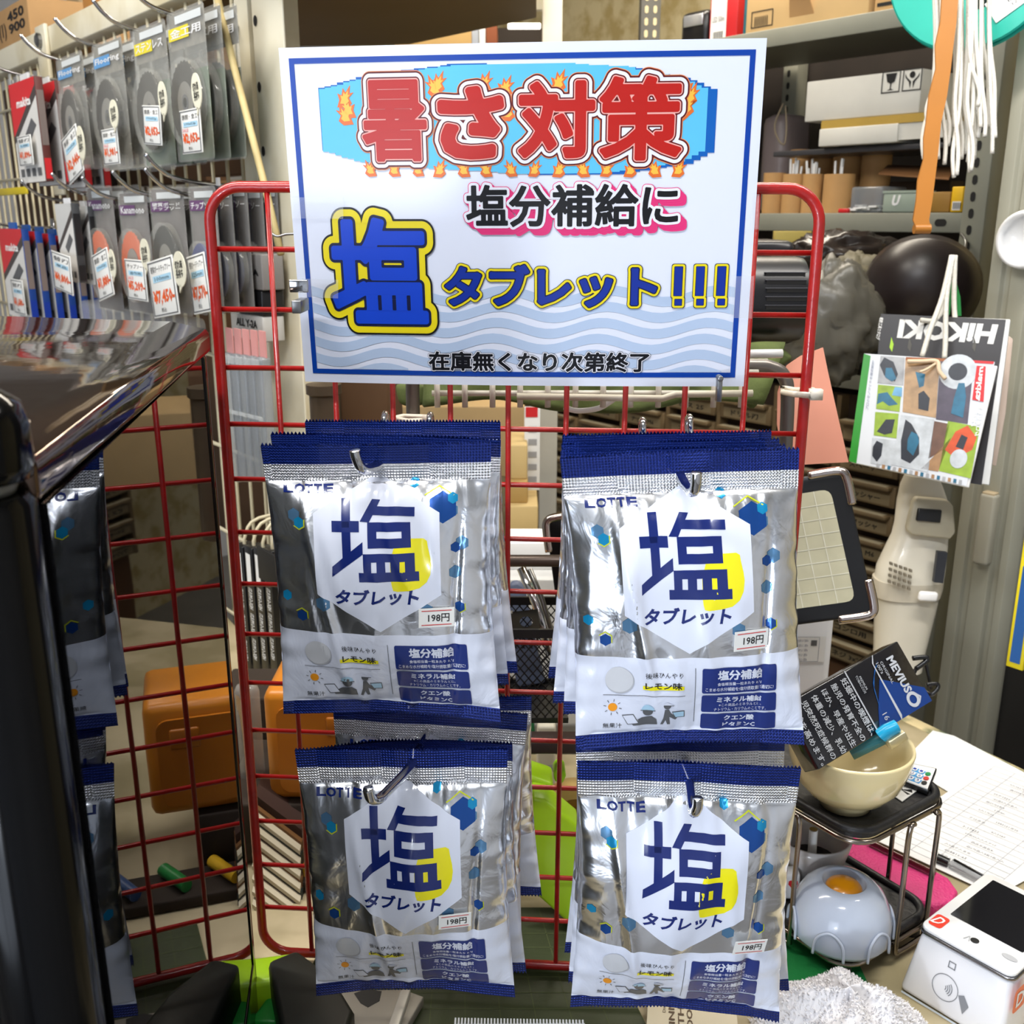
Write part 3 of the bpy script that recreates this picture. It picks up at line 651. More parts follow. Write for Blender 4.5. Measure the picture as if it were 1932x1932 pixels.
jobs = [('red_heading', '暑', (680, 152, 810, 304), HD(.026)), ('red_heading', 'さ', (826, 164, 954, 300), HD(.05)), ('red_heading', '対', (978, 154, 1122, 298), HD(.035)), ('red_heading', '策', (1132, 145, 1284, 302), HD(.028)),
        ('pink_shadow_line', '塩分補給に', (880, 348, 1278, 426), [(.1, SPK, .0036, -.0036), (.1, SPK, .0024, -.0024), (.1, SPK, .0012, -.0012), (.1, SPK, 0, 0), (.085, SWH, 0, 0), (.026, SBK, 0, 0)]),
        ('large_salt_character', '塩', (618, 410, 812, 610), [(.13, SBK), (.112, SYE), (.052, SNV), (.028, SRB)]),
        ('tablet_lettering', 'タブレット', (840, 498, 1238, 578), [(.125, SNV), (.11, SYE), (.06, SNV), (.035, MB_)]),
        
        ('footer_lettering', '在庫無くなり次第終了', (810, 660, 1224, 700), [(.085, SBK), (.07, SWH), (.03, SBK)])]
for nm, t, box, ly in jobs:
    ly = [(l + (0, 0))[:4] for l in ly]; _height(t, ly[-1][0], 3); stext(nm, t, box, ly)
for px in (1279, 1320, 1360):
    m = M()
    for g_, mt, z in ((6.5, SNV, .0010), (5.4, SYE, .0011), (1.6, SNV, .0012), (.6, MB_, .0013)):
        for ya, yb in ((503, 556), (564, 574)):
            x0, y1 = sg(px - 5.5 - g_, ya - g_); x1, y0 = sg(px + 5.5 + g_, yb + g_); m.rrect(x0, x1, y0, y1, max(.0003, min(g_, 4.5) * .00033), z + (.00003 if ya > 560 else 0), mt)
    signmap(m).build('exclamation_mark', sn)
# clear tapes over the sign
m = M(); TP = mat('clear_tape', (235, 238, 240), .15, alpha=.18, spec=1.)
for q in (((548, 372), (650, 372), (650, 412), (552, 412)), ((570, 525), (640, 527), (640, 562), (572, 560)), ((1418, 366), (1432, 366), (1430, 432), (1414, 432)), ((1378, 520), (1422, 520), (1418, 600), (1376, 598))):
    m = M(); m.poly([sg(*a) for a in q], TP, z=.0026); signmap(m).build('clear_tape', sn)
# metal clips holding the sign
m = M(); a = P(566, 576, .655); m.box(-.0025, .0035, -.014, .012, -.004, .004, STEEL, Matrix.Translation(a)); m.box(-.006, .006, -.001, .001, -.004, .004, CHROME, Matrix.Translation(a + V((0, 0, .012))))
tag(m.build('binder_clip', bevel=.0006), 'small metal clip on the left edge of the laminated sign', 'clip')
m = M(); a = P(1357, 722, .655); m.box(-.0016, .0016, -.003, .003, -.012, .003, STEEL, Matrix.Translation(a)); m.tube([a + V((0, .004, .003)), a + V((0, -.004, .003))], .002, STEEL)
tag(m.build('wire_clip', bevel=.0004), 'small dark metal clip under the lower right of the laminated sign', 'clip')
pts = [P(513, 441, .9), P(524, 446, .9), P(540, 442, .9), P(562, 441, .9)]
m = M(); m.tube(smooth_path(pts), .0012, STEEL, 6); tag(m.build('tie_wire', smooth=True), 'thin twisted tie wire left of the sign on the cream post', 'wire')

# ------------------------------------------------------------------ candy bags
def bag_material(name, tint):
    m = bpy.data.materials.new(name); m.use_nodes = True; nt = m.node_tree; L = nt.links; b = nt.nodes['Principled BSDF']
    N = lambda t: nt.nodes.new(t)
    uv = N('ShaderNodeUVMap'); sp = N('ShaderNodeSeparateXYZ'); L.new(uv.outputs[0], sp.inputs[0])
    def rampc(stops, src):
        r = N('ShaderNodeValToRGB'); r.color_ramp.interpolation = 'CONSTANT'; e = r.color_ramp.elements
        while len(e) < len(stops): e.new(.5)
        for i, (p, c) in enumerate(stops): e[i].position = p; e[i].color = c
        L.new(src, r.inputs[0]); return r.outputs[0]
    blue = lin((12, 38, 118)); sil = lin((236, 238, 243)); wh = lin((216, 221, 236))
    L.new(rampc([(0, blue), (.068, sil), (.655, wh), (.952, blue)], sp.outputs[1]), b.inputs['Base Color'])
    L.new(rampc([(0, (.75,) * 3 + (1,)), (.068, (1, 1, 1, 1)), (.655, (0, 0, 0, 1)), (.952, (.6,) * 3 + (1,))], sp.outputs[1]), b.inputs['Metallic'])
    L.new(rampc([(0, (.26,) * 3 + (1,)), (.068, (.25,) * 3 + (1,)), (.655, (.22,) * 3 + (1,)), (.952, (.28,) * 3 + (1,))], sp.outputs[1]), b.inputs['Roughness'])
    b.inputs['Coat Weight'].default_value = .35; b.inputs['Coat Roughness'].default_value = .06
    # embossed seal dots
    def wave(src, f):
        a = N('ShaderNodeMath'); a.operation = 'MULTIPLY'; a.inputs[1].default_value = f; L.new(src, a.inputs[0])
        c = N('ShaderNodeMath'); c.operation = 'SINE'; L.new(a.outputs[0], c.inputs[0]); return c.outputs[0]
    w1 = wave(sp.outputs[0], 2 * math.pi * 75); w2 = wave(sp.outputs[1], 2 * math.pi * 100)
    dots = N('ShaderNodeMath'); dots.operation = 'MULTIPLY'; L.new(w1, dots.inputs[0]); L.new(w2, dots.inputs[1])
    d2 = N('ShaderNodeMath'); d2.operation = 'ADD'; L.new(dots.outputs[0], d2.inputs[0]); L.new(w2, d2.inputs[1])
    mk = rampc([(0, (1, 1, 1, 1)), (.128, (0, 0, 0, 1)), (.957, (1, 1, 1, 1))], sp.outputs[1])
    sd = N('ShaderNodeMath'); sd.operation = 'MULTIPLY'; L.new(d2.outputs[0], sd.inputs[0]); L.new(mk, sd.inputs[1])
    ns = N('ShaderNodeTexNoise'); ns.inputs['Scale'].default_value = 7; ns.inputs['Detail'].default_value = 3; ns.inputs['Distortion'].default_value = 1.2; L.new(uv.outputs[0], ns.inputs['Vector'])
    b1 = N('ShaderNodeBump'); b1.inputs['Strength'].default_value = .35; b1.inputs['Distance'].default_value = .003; L.new(ns.outputs[0], b1.inputs['Height'])
    b2 = N('ShaderNodeBump'); b2.inputs['Strength'].default_value = .8; b2.inputs['Distance'].default_value = .0003; L.new(sd.outputs[0], b2.inputs['Height']); L.new(b1.outputs[0], b2.inputs['Normal'])
    L.new(b2.outputs[0], b.inputs['Normal']); MATS[name] = m
    return m
FOIL = bag_material('printed_foil', 1)
STRI = mat('tint_hexagon_blue', (28, 76, 150), .25, .5); CYH = mat('tint_hexagon_cyan', (24, 140, 190), .25, .4); GYH = mat('yellow_outline', (196, 206, 40), .3, .2)
PALEH = mat('tint_hexagon_pale', (96, 140, 178), .25, .6)
SKYB = mat('helmet_pale_blue', (168, 204, 226), .3, coat=.4); PGREY = mat('figure_grey', (90, 92, 96), .3, coat=.4); SUNO = mat('sun_orange', (238, 152, 24), .3, coat=.4); TABG = mat('tablet_grey', (205, 207, 212), .3, coat=.3); TABS = mat('tablet_shade', (178, 180, 186), .3)
NU, NV = 120, 104
AR = 1.28                                   # height / width of a bag
def art():
    """flat artwork, x = u (0..1), y = v downwards (0..1)"""
    m = M()
    K = lambda x, y: ((x - 290) / 1350 + .0, (y - 345) / 1515)   # measured on the flattest bag
    def pg(pts, mt, z): m.poly([K(*p) for p in pts][::-1], mt, z=z)
    def hexa(cx, cy, r, mt, z, rot=0):
        m.poly([(cx + r * math.sin(R(60 * i + rot)), cy - r / AR * math.cos(R(60 * i + rot))) for i in range(6)], mt, z=z)
    def edge(cx, cy, r, a, b, mt, z, w=.012):
        for i in range(a, b):
            p = [(cx + q * math.sin(R(60 * j)), cy - q / AR * math.cos(R(60 * j))) for j, q in ((i, r), (i + 1, r), (i + 1, r - w), (i, r - w))]; m.poly(p, mt, z=z)
    hexa(.665, .135, .022, CYH, 0); hexa(.79, .215, .068, STRI, 1); edge(.775, .205, .078, -1, 1, GYH, 2, .006); hexa(.835, .185, .025, CYH, 2); hexa(.83, .225, .03, PALEH, 0)
    hexa(.125, .24, .03, PALEH, 0); hexa(.148, .265, .026, CYH, 1); edge(.148, .265, .032, 1, 4, GYH, 1, .005)
    hexa(.875, .335, .032, PALEH, 0); hexa(.845, .35, .024, STRI, 1); hexa(.84, .435, .03, PALEH, 0); hexa(.06, .53, .024, CYH, 0); hexa(.235, .545, .036, PALEH, 0)
    hexa(.13, .597, .027, STRI, 1); edge(.13, .594, .034, -1, 2, GYH, 1, .005); hexa(.855, .555, .025, STRI, 1); edge(.855, .555, .031, 1, 3, GYH, 1, .005); hexa(.705, .565, .032, PALEH, 0)
    for a, b, t in ((.083, .128, 'L'), (.13, .178, 'O'), (.18, .215, 'T'), (.22, .255, 'T'), (.262, .305, 'E')):
        m.text(t, a, b, .166, .138, 3, NAVY, bold=.035)
    m.poly([(.5, .105), (.775, .232), (.775, .51), (.49, .642), (.215, .51), (.215, .232)], WPRINT, z=3)
    hb = [(1150, 825), (1240, 823), (1262, 835), (1268, 870), (1280, 920), (1284, 960), (1275, 1010), (1250, 1050), (1205, 1080), (1140, 1092), (1070, 1098), (1045, 1093), (1038, 1070), (1033, 1030), (1035, 940), (1060, 870), (1100, 845)]
    pg(hb, YELL, 4)
    S = 5
    pg([(750, 625), (803, 625), (803, 905), (750, 932)], NAVY, S); pg([(690, 735), (855, 735), (855, 790), (690, 790)], NAVY, S)
    pg([(685, 965), (875, 838), (875, 900), (683, 1018)], NAVY, S)
    pg([(935, 628), (985, 632), (915, 742), (860, 738)], NAVY, S); pg([(955, 664), (1190, 668), (1188, 714), (925, 706)], NAVY, S)
    for q in ((905, 1162, 742, 788), (905, 1162, 822, 870), (905, 958, 788, 822), (1108, 1162, 788, 822), (875, 1182, 898, 940), (875, 922, 940, 993), (953, 1005, 940, 993), (1037, 1092, 940, 993), (1122, 1182, 940, 993), (846, 1206, 993, 1042)):
        pg([(q[0], q[2]), (q[1], q[2]), (q[1], q[3]), (q[0], q[3])], NAVY, S)
    x0, y0 = K(690, 1170); x1, y1 = K(1200, 1082); m.text('タブレット', x0, x1, y0, y1, S, NAVY, bold=.035, slant=-.25)
    # white lower panel
    m.disc(.19, .742, .062, .062 / AR, 3, TABS, n=32); m.disc(.187, .738, .06, .06 / AR, 3.5, TABG, n=32)
    m.text('後味ひんやり', .30, .46, .727, .706, 4, INK, res=1); m.rect(.29, .465, .772, .757, 3, YELL); m.text('レモン味', .30, .455, .77, .742, 4, INK, bold=.02, res=1)
    m.rect(.118, .47, .7985, .7965, 3, PGREY); m.rect(.5135, .516, .915, .692, 3, PGREY)
    for y_, y2 in ((.694, .792), (.800, .872), (.880, .946)):
        m.poly([(x, y) for x, y in rr(.545, .875, y_, y2, .008, 3)], mat('panel_navy', (22, 44, 116), .25, coat=.4), z=3)
    m.text('塩分補給', .61, .815, .741, .703, 4, WPRINT, bold=.035, res=1); m.text('食塩相当量一粒あたり 0.1g', .61, .81, .763, .748, 4, WPRINT, bold=.01, res=1); m.text('こまめな水分補給を!塩分摂取量は適切に!', .56, .862, .784, .768, 4, WPRINT, bold=.01, res=1)
    m.text('ミネラル補給', .61, .812, .832, .807, 4, WPRINT, bold=.03, res=1); m.text('※この商品のミネラルとは、', .62, .81, .849, .836, 4, WPRINT, res=1); m.text('ナトリウム・カリウムのことです。', .6, .83, .868, .854, 4, WPRINT, res=1)
    m.text('クエン酸', .645, .78, .911, .887, 4, WPRINT, bold=.03, res=1); m.text('ビタミンC', .64, .785, .94, .918, 4, WPRINT, bold=.03, res=1)
    # sun, two workers
    m.disc(.16, .845, .02, .02 / AR, 3, SUNO)
    for k in range(8):
        a = R(45 * k + 10); c, s_ = math.cos(a), math.sin(a); m.poly([(.16 + .028 * c - .0015 * s_, .845 + (.028 * s_ + .0015 * c) / AR), (.16 + .028 * c + .0015 * s_, .845 + (.028 * s_ - .0015 * c) / AR), (.16 + .04 * c + .0015 * s_, .845 + (.04 * s_ - .0015 * c) / AR), (.16 + .04 * c - .0015 * s_, .845 + (.04 * s_ + .0015 * c) / AR)], PGREY, z=3)
    m.disc(.312, .862, .022, .018, 3, PGREY); m.disc(.312, .856, .028, .022, 4, SKYB, a0=math.pi, a1=2 * math.pi); m.rect(.28, .344, .858, .855, 5, PGREY)
    m.poly([(.27, .902), (.285, .888), (.33, .882), (.35, .895), (.355, .92), (.25, .92), (.24, .908)], PGREY, z=3)
    m.poly([(.2, .875), (.25, .872), (.275, .912), (.225, .915)], PGREY, z=3); m.poly([(.204, .878), (.248, .875), (.27, .909), (.227, .912)], WPRINT, z=4)
    m.disc(.395, .838, .016, .0135, 3, PGREY); m.poly([(.38, .836), (.378, .828), (.395, .822), (.41, .828), (.425, .833), (.41, .836)], WPRINT, z=4); m.rect(.38, .424, .837, .834, 5, PGREY)
    m.poly([(.385, .855), (.402, .853), (.412, .87), (.44, .892), (.432, .9), (.405, .885), (.41, .92), (.398, .92), (.39, .9), (.38, .92), (.368, .92), (.38, .89)], PGREY, z=3)
    m.poly([(.415, .862), (.47, .86), (.472, .888), (.43, .89)], PGREY, z=3); m.poly([(.419, .865), (.467, .863), (.468, .885), (.432, .887)], SKYB, z=4)
    m.text('無果汁', .118, .20, .928, .908, 4, INK, res=1)
    bm = bmesh.new(); vs = [bm.verts.new(q) for q in m.v]
    for f, i in zip(m.f, m.mi):
        if len(set(f)) < 3: continue
        try: bm.faces.new([vs[k] for k in f]).material_index = i
        except ValueError: pass
    bmesh.ops.triangulate(bm, faces=[f for f in bm.faces if len(f.verts) > 4])
    for i in range(1, NU, 2): bmesh.ops.bisect_plane(bm, geom=bm.verts[:] + bm.edges[:] + bm.faces[:], dist=1e-6, plane_co=(i / NU, 0, 0), plane_no=(1, 0, 0))
    for i in range(1, NV, 2): bmesh.ops.bisect_plane(bm, geom=bm.verts[:] + bm.edges[:] + bm.faces[:], dist=1e-6, plane_co=(0, i / NV, 0), plane_no=(0, 1, 0))
    bmesh.ops.triangulate(bm, faces=bm.faces[:])
    bm.verts.index_update()
    out = (np.array([v.co[:] for v in bm.verts]), [tuple(v.index for v in f.verts) for f in bm.faces], [f.material_index for f in bm.faces], m.mats)
    bm.free(); return out
ART = art()
def bag(label, tl, tr, br, bl, dt, db, seed, bulge=.018, full=1, top_arc=0., bot_arc=0., bot_curl=.0, hole=None, price=None, dd=0., crease=1.35, tilt=(0, 0)):
    rnd = random.Random(seed); tl, tr = P(*tl, dt + tilt[0]), P(*tr, dt - tilt[0]); br, bl = P(*br, db - tilt[1]), P(*bl, db + tilt[1])
    u = np.linspace(0, 1, NU + 1)[None, :, None]; v = np.linspace(0, 1, NV + 1)[:, None, None]
    a4 = [np.array(q[:]) for q in (tl, tr, br, bl)]
    G = (a4[0] * (1 - u) + a4[1] * u) * (1 - v) + (a4[3] * (1 - u) + a4[2] * u) * v
    ex = (tr - tl).normalized(); ey = (tl + tr - bl - br).normalized(); nz = ex.cross(ey).normalized()
    W = (tr - tl).length; H = ((tl + tr) / 2 - (bl + br) / 2).length
    ex, ey, nz = (np.array(q[:]) for q in (ex, ey, nz))
    U, Vv = u[:, :, 0] + 0 * v[:, :, 0], v[:, :, 0] + 0 * u[:, :, 0]
    body = np.clip((Vv - .125) / .83, 0, 1)
    prof = np.sin(np.pi * body ** .82) ** .75
    lens = np.maximum(1 - (2 * U - 1) ** 2, 0)
    # pinched sides, sagging ends
    G = G + ((U - .5) * -W * .045 * np.sin(np.pi * Vv))[..., None] * ex
    G = G + ((top_arc * np.sin(np.pi * U) * np.clip(1 - Vv * 5, 0, 1) + bot_arc * np.sin(np.pi * (U + bot_curl * (U * (1 - U)))) * np.clip(Vv * 4 - 3, 0, 1)) * H)[..., None] * ey
    # creases
    cr_ = np.zeros_like(U)
    nn_ = np.zeros_like(U)
    sx, sy = rnd.random() * 50, rnd.random() * 50
    for i in range(NV + 1):
        for j in range(NU + 1):
            x, y = j / NU, i / NV
            nn_[i, j] = noise.noise((x * 3.2 + sx, y * 3. + sy, seed)) * 1.1 + .55 * (1 - abs(noise.noise((x * 6 + sy, y * 2.6 + sx, 3.1)) * 2)) + .10 * noise.noise((x * 14, y * 11 + sx, 7))
    ph = [rnd.random() * 6.28 for _ in range(8)]
    pl_ = sum(np.sin(U * f * 6.283 + ph[k] + Vv * g * 5) * a for k, (f, g, a) in enumerate(((5, .6, .5), (9, -.8, .4), (14, .5, .3), (3, 1, .5))))
    topw = np.exp(-np.clip(Vv - .125, 0, 1) / .09) * (Vv > .12); botw = np.exp(-np.clip(.955 - Vv, 0, 1) / .06) * (Vv < .96)
    side = np.exp(-np.minimum(U, 1 - U) / .07) * np.sin(np.pi * body)
    sd = np.sin(Vv * 6.283 * 7 + ph[4] + 3 * U) * .6 + np.sin(Vv * 6.283 * 12 + ph[5]) * .4
    # a long diagonal fold from the upper corner to the middle, as foil pouches have
    fx = .16 + .22 * Vv + .05 * math.sin(ph[6]); f1 = np.exp(-((U - fx) / .025) ** 2) * np.sin(np.pi * body)
    fx2 = .9 - .12 * Vv; f2 = np.exp(-((U - fx2) / .02) ** 2) * np.sin(np.pi * body)
    dsp = bulge * prof * lens ** .45 + crease * (.0011 * pl_ * (topw + .8 * botw) * (lens + .15) + .0016 * side * sd + .0032 * nn_ * np.sin(np.pi * body) ** .6 * lens ** .4 + .0022 * f1 - .0020 * f2)
    dsp = dsp + .0012 * np.sin(U * 9 + ph[0]) * (1 - body) * (Vv < .13) + .0015 * np.sin(U * 8 + ph[1]) * (Vv > .95)
    zig = ((np.arange(NU + 1) % 2) * 2 - 1) * .0009
    G = G + dsp[..., None] * nz
    G[0] += zig[:, None] * ey; G[-1] += zig[:, None] * ey
    # back sheet, coarser
    Gb = G - (dsp * 1.7 + .0004)[..., None] * nz
    root = thing('candy_bag', label, 'candy bag', (tl + tr) / 2 * 0 + (bl + br) / 2, 'hanging silver candy bags')
    base = V(root.location)
    m = M(); m.m(FOIL); vs = list(map(tuple, G.reshape(-1, 3))); w_ = NU + 1
    fs = [(i * w_ + j, (i + 1) * w_ + j, (i + 1) * w_ + j + 1, i * w_ + j + 1) for i in range(NV) for j in range(NU)]
    st = 4; bi = list(range(0, NV + 1, st)); bj = list(range(0, NU + 1, st)); k0 = len(vs); nb = len(bj)
    vs += [tuple(Gb[i, j]) for i in bi for j in bj]
    fs += [(k0 + a * nb + b, k0 + a * nb + b + 1, k0 + (a + 1) * nb + b + 1, k0 + (a + 1) * nb + b) for a in range(len(bi) - 1) for b in range(nb - 1)]
    m.v = [V(q) for q in vs]; m.f = fs; m.mi = [0] * len(fs)
    m.uv = np.concatenate([np.stack([U.ravel(), Vv.ravel()], 1), np.array([(j / NU, i / NV) for i in bi for j in bj])])
    m.build('foil_pouch', root, smooth=True)
    # normals for the print
    du = np.gradient(G, axis=1); dv = np.gradient(G, axis=0); nr = np.cross(dv, du); nr /= np.linalg.norm(nr, axis=2, keepdims=True) + 1e-12
    def samp(A, uu, vv):
        x = np.clip(uu * NU, 0, NU - 1e-6); y = np.clip(vv * NV, 0, NV - 1e-6); j = x.astype(int); i = y.astype(int); fx_ = (x - j)[:, None]; fy = (y - i)[:, None]
        return (A[i, j] * (1 - fx_) + A[i, j + 1] * fx_) * (1 - fy) + (A[i + 1, j] * (1 - fx_) + A[i + 1, j + 1] * fx_) * fy
    if full:
        av, af, am, mats_ = ART
        pos = samp(G, av[:, 0], av[:, 1]) + samp(nr, av[:, 0], av[:, 1]) * (.00018 + .00007 * av[:, 2])[:, None]
        m = M(); m.mats = list(mats_); m.v = [V(q) for q in pos.tolist()]; m.f = [f[::-1] for f in af]; m.mi = list(am); m.build('printed_artwork', root, smooth=True)
    if price:
        pu, pv = price; c = V(samp(G, np.array([pu]), np.array([pv]))[0]); n_ = V(samp(nr, np.array([pu]), np.array([pv]))[0])
        uu, vv = np.meshgrid(np.linspace(pu - .078, pu + .078, 7), np.linspace(pv - .036, pv + .036, 5))
        off = max(((V(q) - c).dot(n_)) for q in samp(G, uu.ravel(), vv.ravel())) * .6 + .0012
        T = frame_from(c + n_ * off, V(samp(G, np.array([pu + .05]), np.array([pv]))[0]) - c, -(V(samp(G, np.array([pu]), np.array([pv + .04]))[0]) - c))
        m = M(T); a, b = W * .078, W * .043; m.box(-a, a, -b, b, -.0003, 0, TAGW); ps = m.build('price_sticker', root, label='white price sticker reading 198 yen')
        m = M(T); m.rect(-a * .85, a * .85, b * .7, b * .78, .0002, REDI); m.rect(-a * .85, a * .85, -b * .78, -b * .7, .0002, REDI)
        m.text('198円', -a * .48, a * .72, -b * .45, b * .42, .0002, INK, bold=.012); m.build('printed_price', ps)
    return root
bag('silver candy bag in front at upper left of the rack, hook tip off centre', (491, 838), (927, 832), (945, 1360), (535, 1345), .560, .592, 11, price=(.745, .588), bulge=.018, top_arc=-.004, bot_arc=.022, tilt=(0, 0))
bag('second bag of the upper left stack, blue corner just behind the front bag', (510, 817), (945, 828), (960, 1290), (545, 1290), .585, .625, 12, full=0, top_arc=.006)
bag('rearmost bag of the upper left stack, its blue top highest', (575, 793), (944, 794), (977, 1268), (592, 1270), .655, .685, 13, full=0)
bag('silver candy bag in front at upper right of the rack, next to the grid board', (1056, 862), (1508, 845), (1517, 1402), (1086, 1413), .545, .572, 21, price=(.755, .60), bulge=.018, top_arc=.004, bot_arc=.018)
bag('second bag of the upper right stack, white side with a long crease', (1057, 850), (1482, 838), (1480, 1340), (1063, 1345), .575, .605, 22, full=0)
bag('third bag of the upper right stack counted from the front', (1059, 836), (1470, 826), (1462, 1318), (1043, 1325), .60, .635, 23, full=0)
bag('rearmost bag of the upper right stack, lower left blue corner sticking out', (1061, 820), (1456, 812), (1440, 1270), (1034, 1278), .625, .665, 24, full=0)
bag('silver candy bag in front at lower left of the rack, hook pointing down left', (556, 1412), (958, 1412), (972, 1880), (597, 1876), .60, .65, 31, price=(.735, .592), bulge=.018, top_arc=.0, bot_arc=.035)
bag('second bag of the lower left stack with a dark arched top edge', (585, 1412), (967, 1403), (993, 1832), (625, 1835), .632, .675, 32, full=0, top_arc=.028)
bag('third bag of the lower left stack, letters showing under the bag above', (627, 1322), (996, 1345), (985, 1790), (640, 1780), .665, .705, 33, full=1)
bag('rearmost bag of the lower left stack leaning to the right', (640, 1318), (1003, 1312), (1022, 1688), (660, 1690), .69, .72, 34, full=0)
bag('silver candy bag in front at lower right of the rack beside the stand', (1089, 1434), (1512, 1448), (1469, 1926), (1076, 1898), .575, .632, 41, price=(.80, .612), bulge=.018, top_arc=.006, bot_arc=.03)
bag('second bag of the lower right stack, silver top band above the front bag', (1086, 1383), (1481, 1380), (1489, 1868), (1072, 1850), .615, .66, 42, full=0)
bag('rearmost bag of the lower right stack, blue lower left corner visible', (1092, 1362), (1462, 1360), (1455, 1800), (1065, 1796), .65, .695, 43, full=0)

# ------------------------------------------------------------------ chrome hooks of the rack
def rack_hook(label, backs, wire, tip):
    t = thing('display_hook', label, 'hook', P(*wire[0]), 'chrome hooks on the red rack')
    m = M(); m.tube(smooth_path([P(*q) for q in wire] + [P(*q) for q in tip], 7), .0028, CHROME, 10)
    e = P(*tip[-1]); m.v.append(e); m.v.pop(); m.build('prong', t, smooth=True)
    for q in backs:
        a = P(*q); m = M(); m.tube(smooth_path([a + V((0, .003, -.006)), a + V((0, .006, .004)), a + V((0, 0, .007)), a + V((0, -.005, .002)), a + V((0, -.005, -.02)), P(wire[0][0], wire[0][1], wire[0][2])], 5), .0022, CHROME, 8); m.build('back_loop', t, smooth=True)
rack_hook('chrome hook through the upper left bags, tip turned up', [(727, 800, .695), (812, 802, .693)], [(772, 832, .69), (722, 872, .575), (700, 884, .548)], [(683, 884, .53), (673, 866, .525), (669, 850, .523)])
rack_hook('chrome hook through the upper right bags', [(1212, 812, .688), (1300, 806, .685)], [(1258, 838, .68), (1279, 888, .56), (1298, 922, .525)], [(1309, 927, .512), (1313, 912, .508), (1314, 892, .506)])
rack_hook('chrome hook through the lower left bags, long arm slanting down left', [(812, 1330, .745), (880, 1330, .745)], [(840, 1340, .74), (812, 1368, .69), (778, 1440, .60), (728, 1496, .548)], [(712, 1508, .536), (700, 1506, .53), (694, 1488, .526)])
rack_hook('chrome hook through the lower right bags pointing down', [(1250, 1330, .74), (1320, 1330, .74)], [(1280, 1345, .735), (1288, 1400, .66), (1300, 1470, .585), (1306, 1525, .545)], [(1311, 1532, .536), (1316, 1522, .532), (1317, 1506, .53)])

# ------------------------------------------------------------------ glass display case on the left
ZL, ZT2 = 1.45 - .084, 1.45 - .067
GA, GB = V((-.197, .66, 0)), V((-.1415, .300, 0))            # far and near end of the glass side
GC, GD = GB + V((-.36, .02, 0)), GA + V((-.36, .10, 0))
gd = (GA - GB).normalized(); gn = V((gd.y, -gd.x, 0)); GL = (GA - GB).length
CASEB = mat('case_gloss_black', (5, 5, 6), .12, spec=.18)
LIDM = mat('case_mirror_lid', (92, 76, 66), .07, .9, var=.25, vs=5, bump=.35, bs=14)
def glass_mat():
    m = bpy.data.materials.new('pane_glass'); m.use_nodes = True; nt = m.node_tree; L = nt.links; nt.nodes.remove(nt.nodes['Principled BSDF'])
    t = nt.nodes.new('ShaderNodeBsdfTransparent'); t.inputs[0].default_value = (.86, .9, .9, 1); g = nt.nodes.new('ShaderNodeBsdfGlossy'); g.inputs['Roughness'].default_value = .015
    g.inputs[0].default_value = (.93, .95, 1, 1)
    f = nt.nodes.new('ShaderNodeFresnel'); f.inputs[0].default_value = 1.7; mx = nt.nodes.new('ShaderNodeMixShader')
    n = nt.nodes.new('ShaderNodeTexNoise'); n.inputs['Scale'].default_value = 9; b = nt.nodes.new('ShaderNodeBump'); b.inputs['Strength'].default_value = .04; b.inputs['Distance'].default_value = .002
    tc = nt.nodes.new('ShaderNodeTexCoord'); L.new(tc.outputs['Object'], n.inputs['Vector']); L.new(n.outputs[0], b.inputs['Height']); L.new(b.outputs[0], g.inputs['Normal'])
    L.new(f.outputs[0], mx.inputs[0]); L.new(t.outputs[0], mx.inputs[1]); L.new(g.outputs[0], mx.inputs[2]); L.new(mx.outputs[0], nt.nodes['Material Output'].inputs[0]); return m
GLASS = glass_mat()
case = thing('glass_display_case', 'glossy black display case with a glass side and mirror-like lid at left', 'display case', ((GA.x + GC.x) / 2, (GA.y + GC.y) / 2, CZ))
def GT(z=0.): return frame_from(V((GB.x, GB.y, z)), gd, V((0, 0, 1)))        # local x along the pane, y up; z = (gd x up) = gn
m = M(GT()); m.box(.002, GL - .012, CZ + .05, ZL, -.004, 0, GLASS); m.build('glass_pane', case)
m = M(GT()); m.box(GL - .012, GL, CZ + .02, ZL, -.014, .001, CASEB); m.build('far_pillar', case, bevel=.002)
m = M(GT()); m.box(GL - .022, GL - .0125, CZ + .05, ZL, -.0075, -.0045, mat('pane_spacer', (176, 196, 196), .35, .4))
z = CZ + .06
while z < ZL - .01:
    m.disc(GL - .017, z, .0008, .0008, -.0043, INK, n=6); z += .008
m.build('pane_spacer', case)
m = M(GT()); m.box(0, GL, CZ, CZ + .05, -.016, .001, CASEB); m.build('base_rail', case, bevel=.002)
T = Matrix.Translation((GB.x - .0175, GB.y - .006, 0))
m = M(T); m.lathe([(0, CZ), (.0165, CZ), (.0165, ZL + .002), (.015, ZL + .005), (0, ZL + .005)], CASEB, n=32); m.build('corner_column', case, smooth=False, auto=40)
m = M(T); m.lathe([(.011, ZL + .0052), (.012, ZL + .0075), (.011, ZL + .0095)], mat('case_grey_gasket', (120, 120, 116), .4)); m.build('column_gasket', case, smooth=True)
m = M(T); m.lathe([(0, ZL + .010), (.0165, ZL + .010), (.0172, ZL + .014), (.0172, ZL + .026), (.0155, ZL + .032), (.010, ZL + .036), (0, ZL + .0375)], CASEB, n=32); m.build('corner_cap', case, smooth=True)
ins = [p.copy() for p in (GB + gn * -.016, GA + gn * -.016, GD, GC)]
m = M(); m.prism([(p.x, p.y) for p in (GB + V((-.02, 0, 0)), GA + gn * -.015, GD, GC)][::-1], CZ, CZ + .05, CASEB); m.build('case_floor', case)
ctr = (GA + GC) / 2
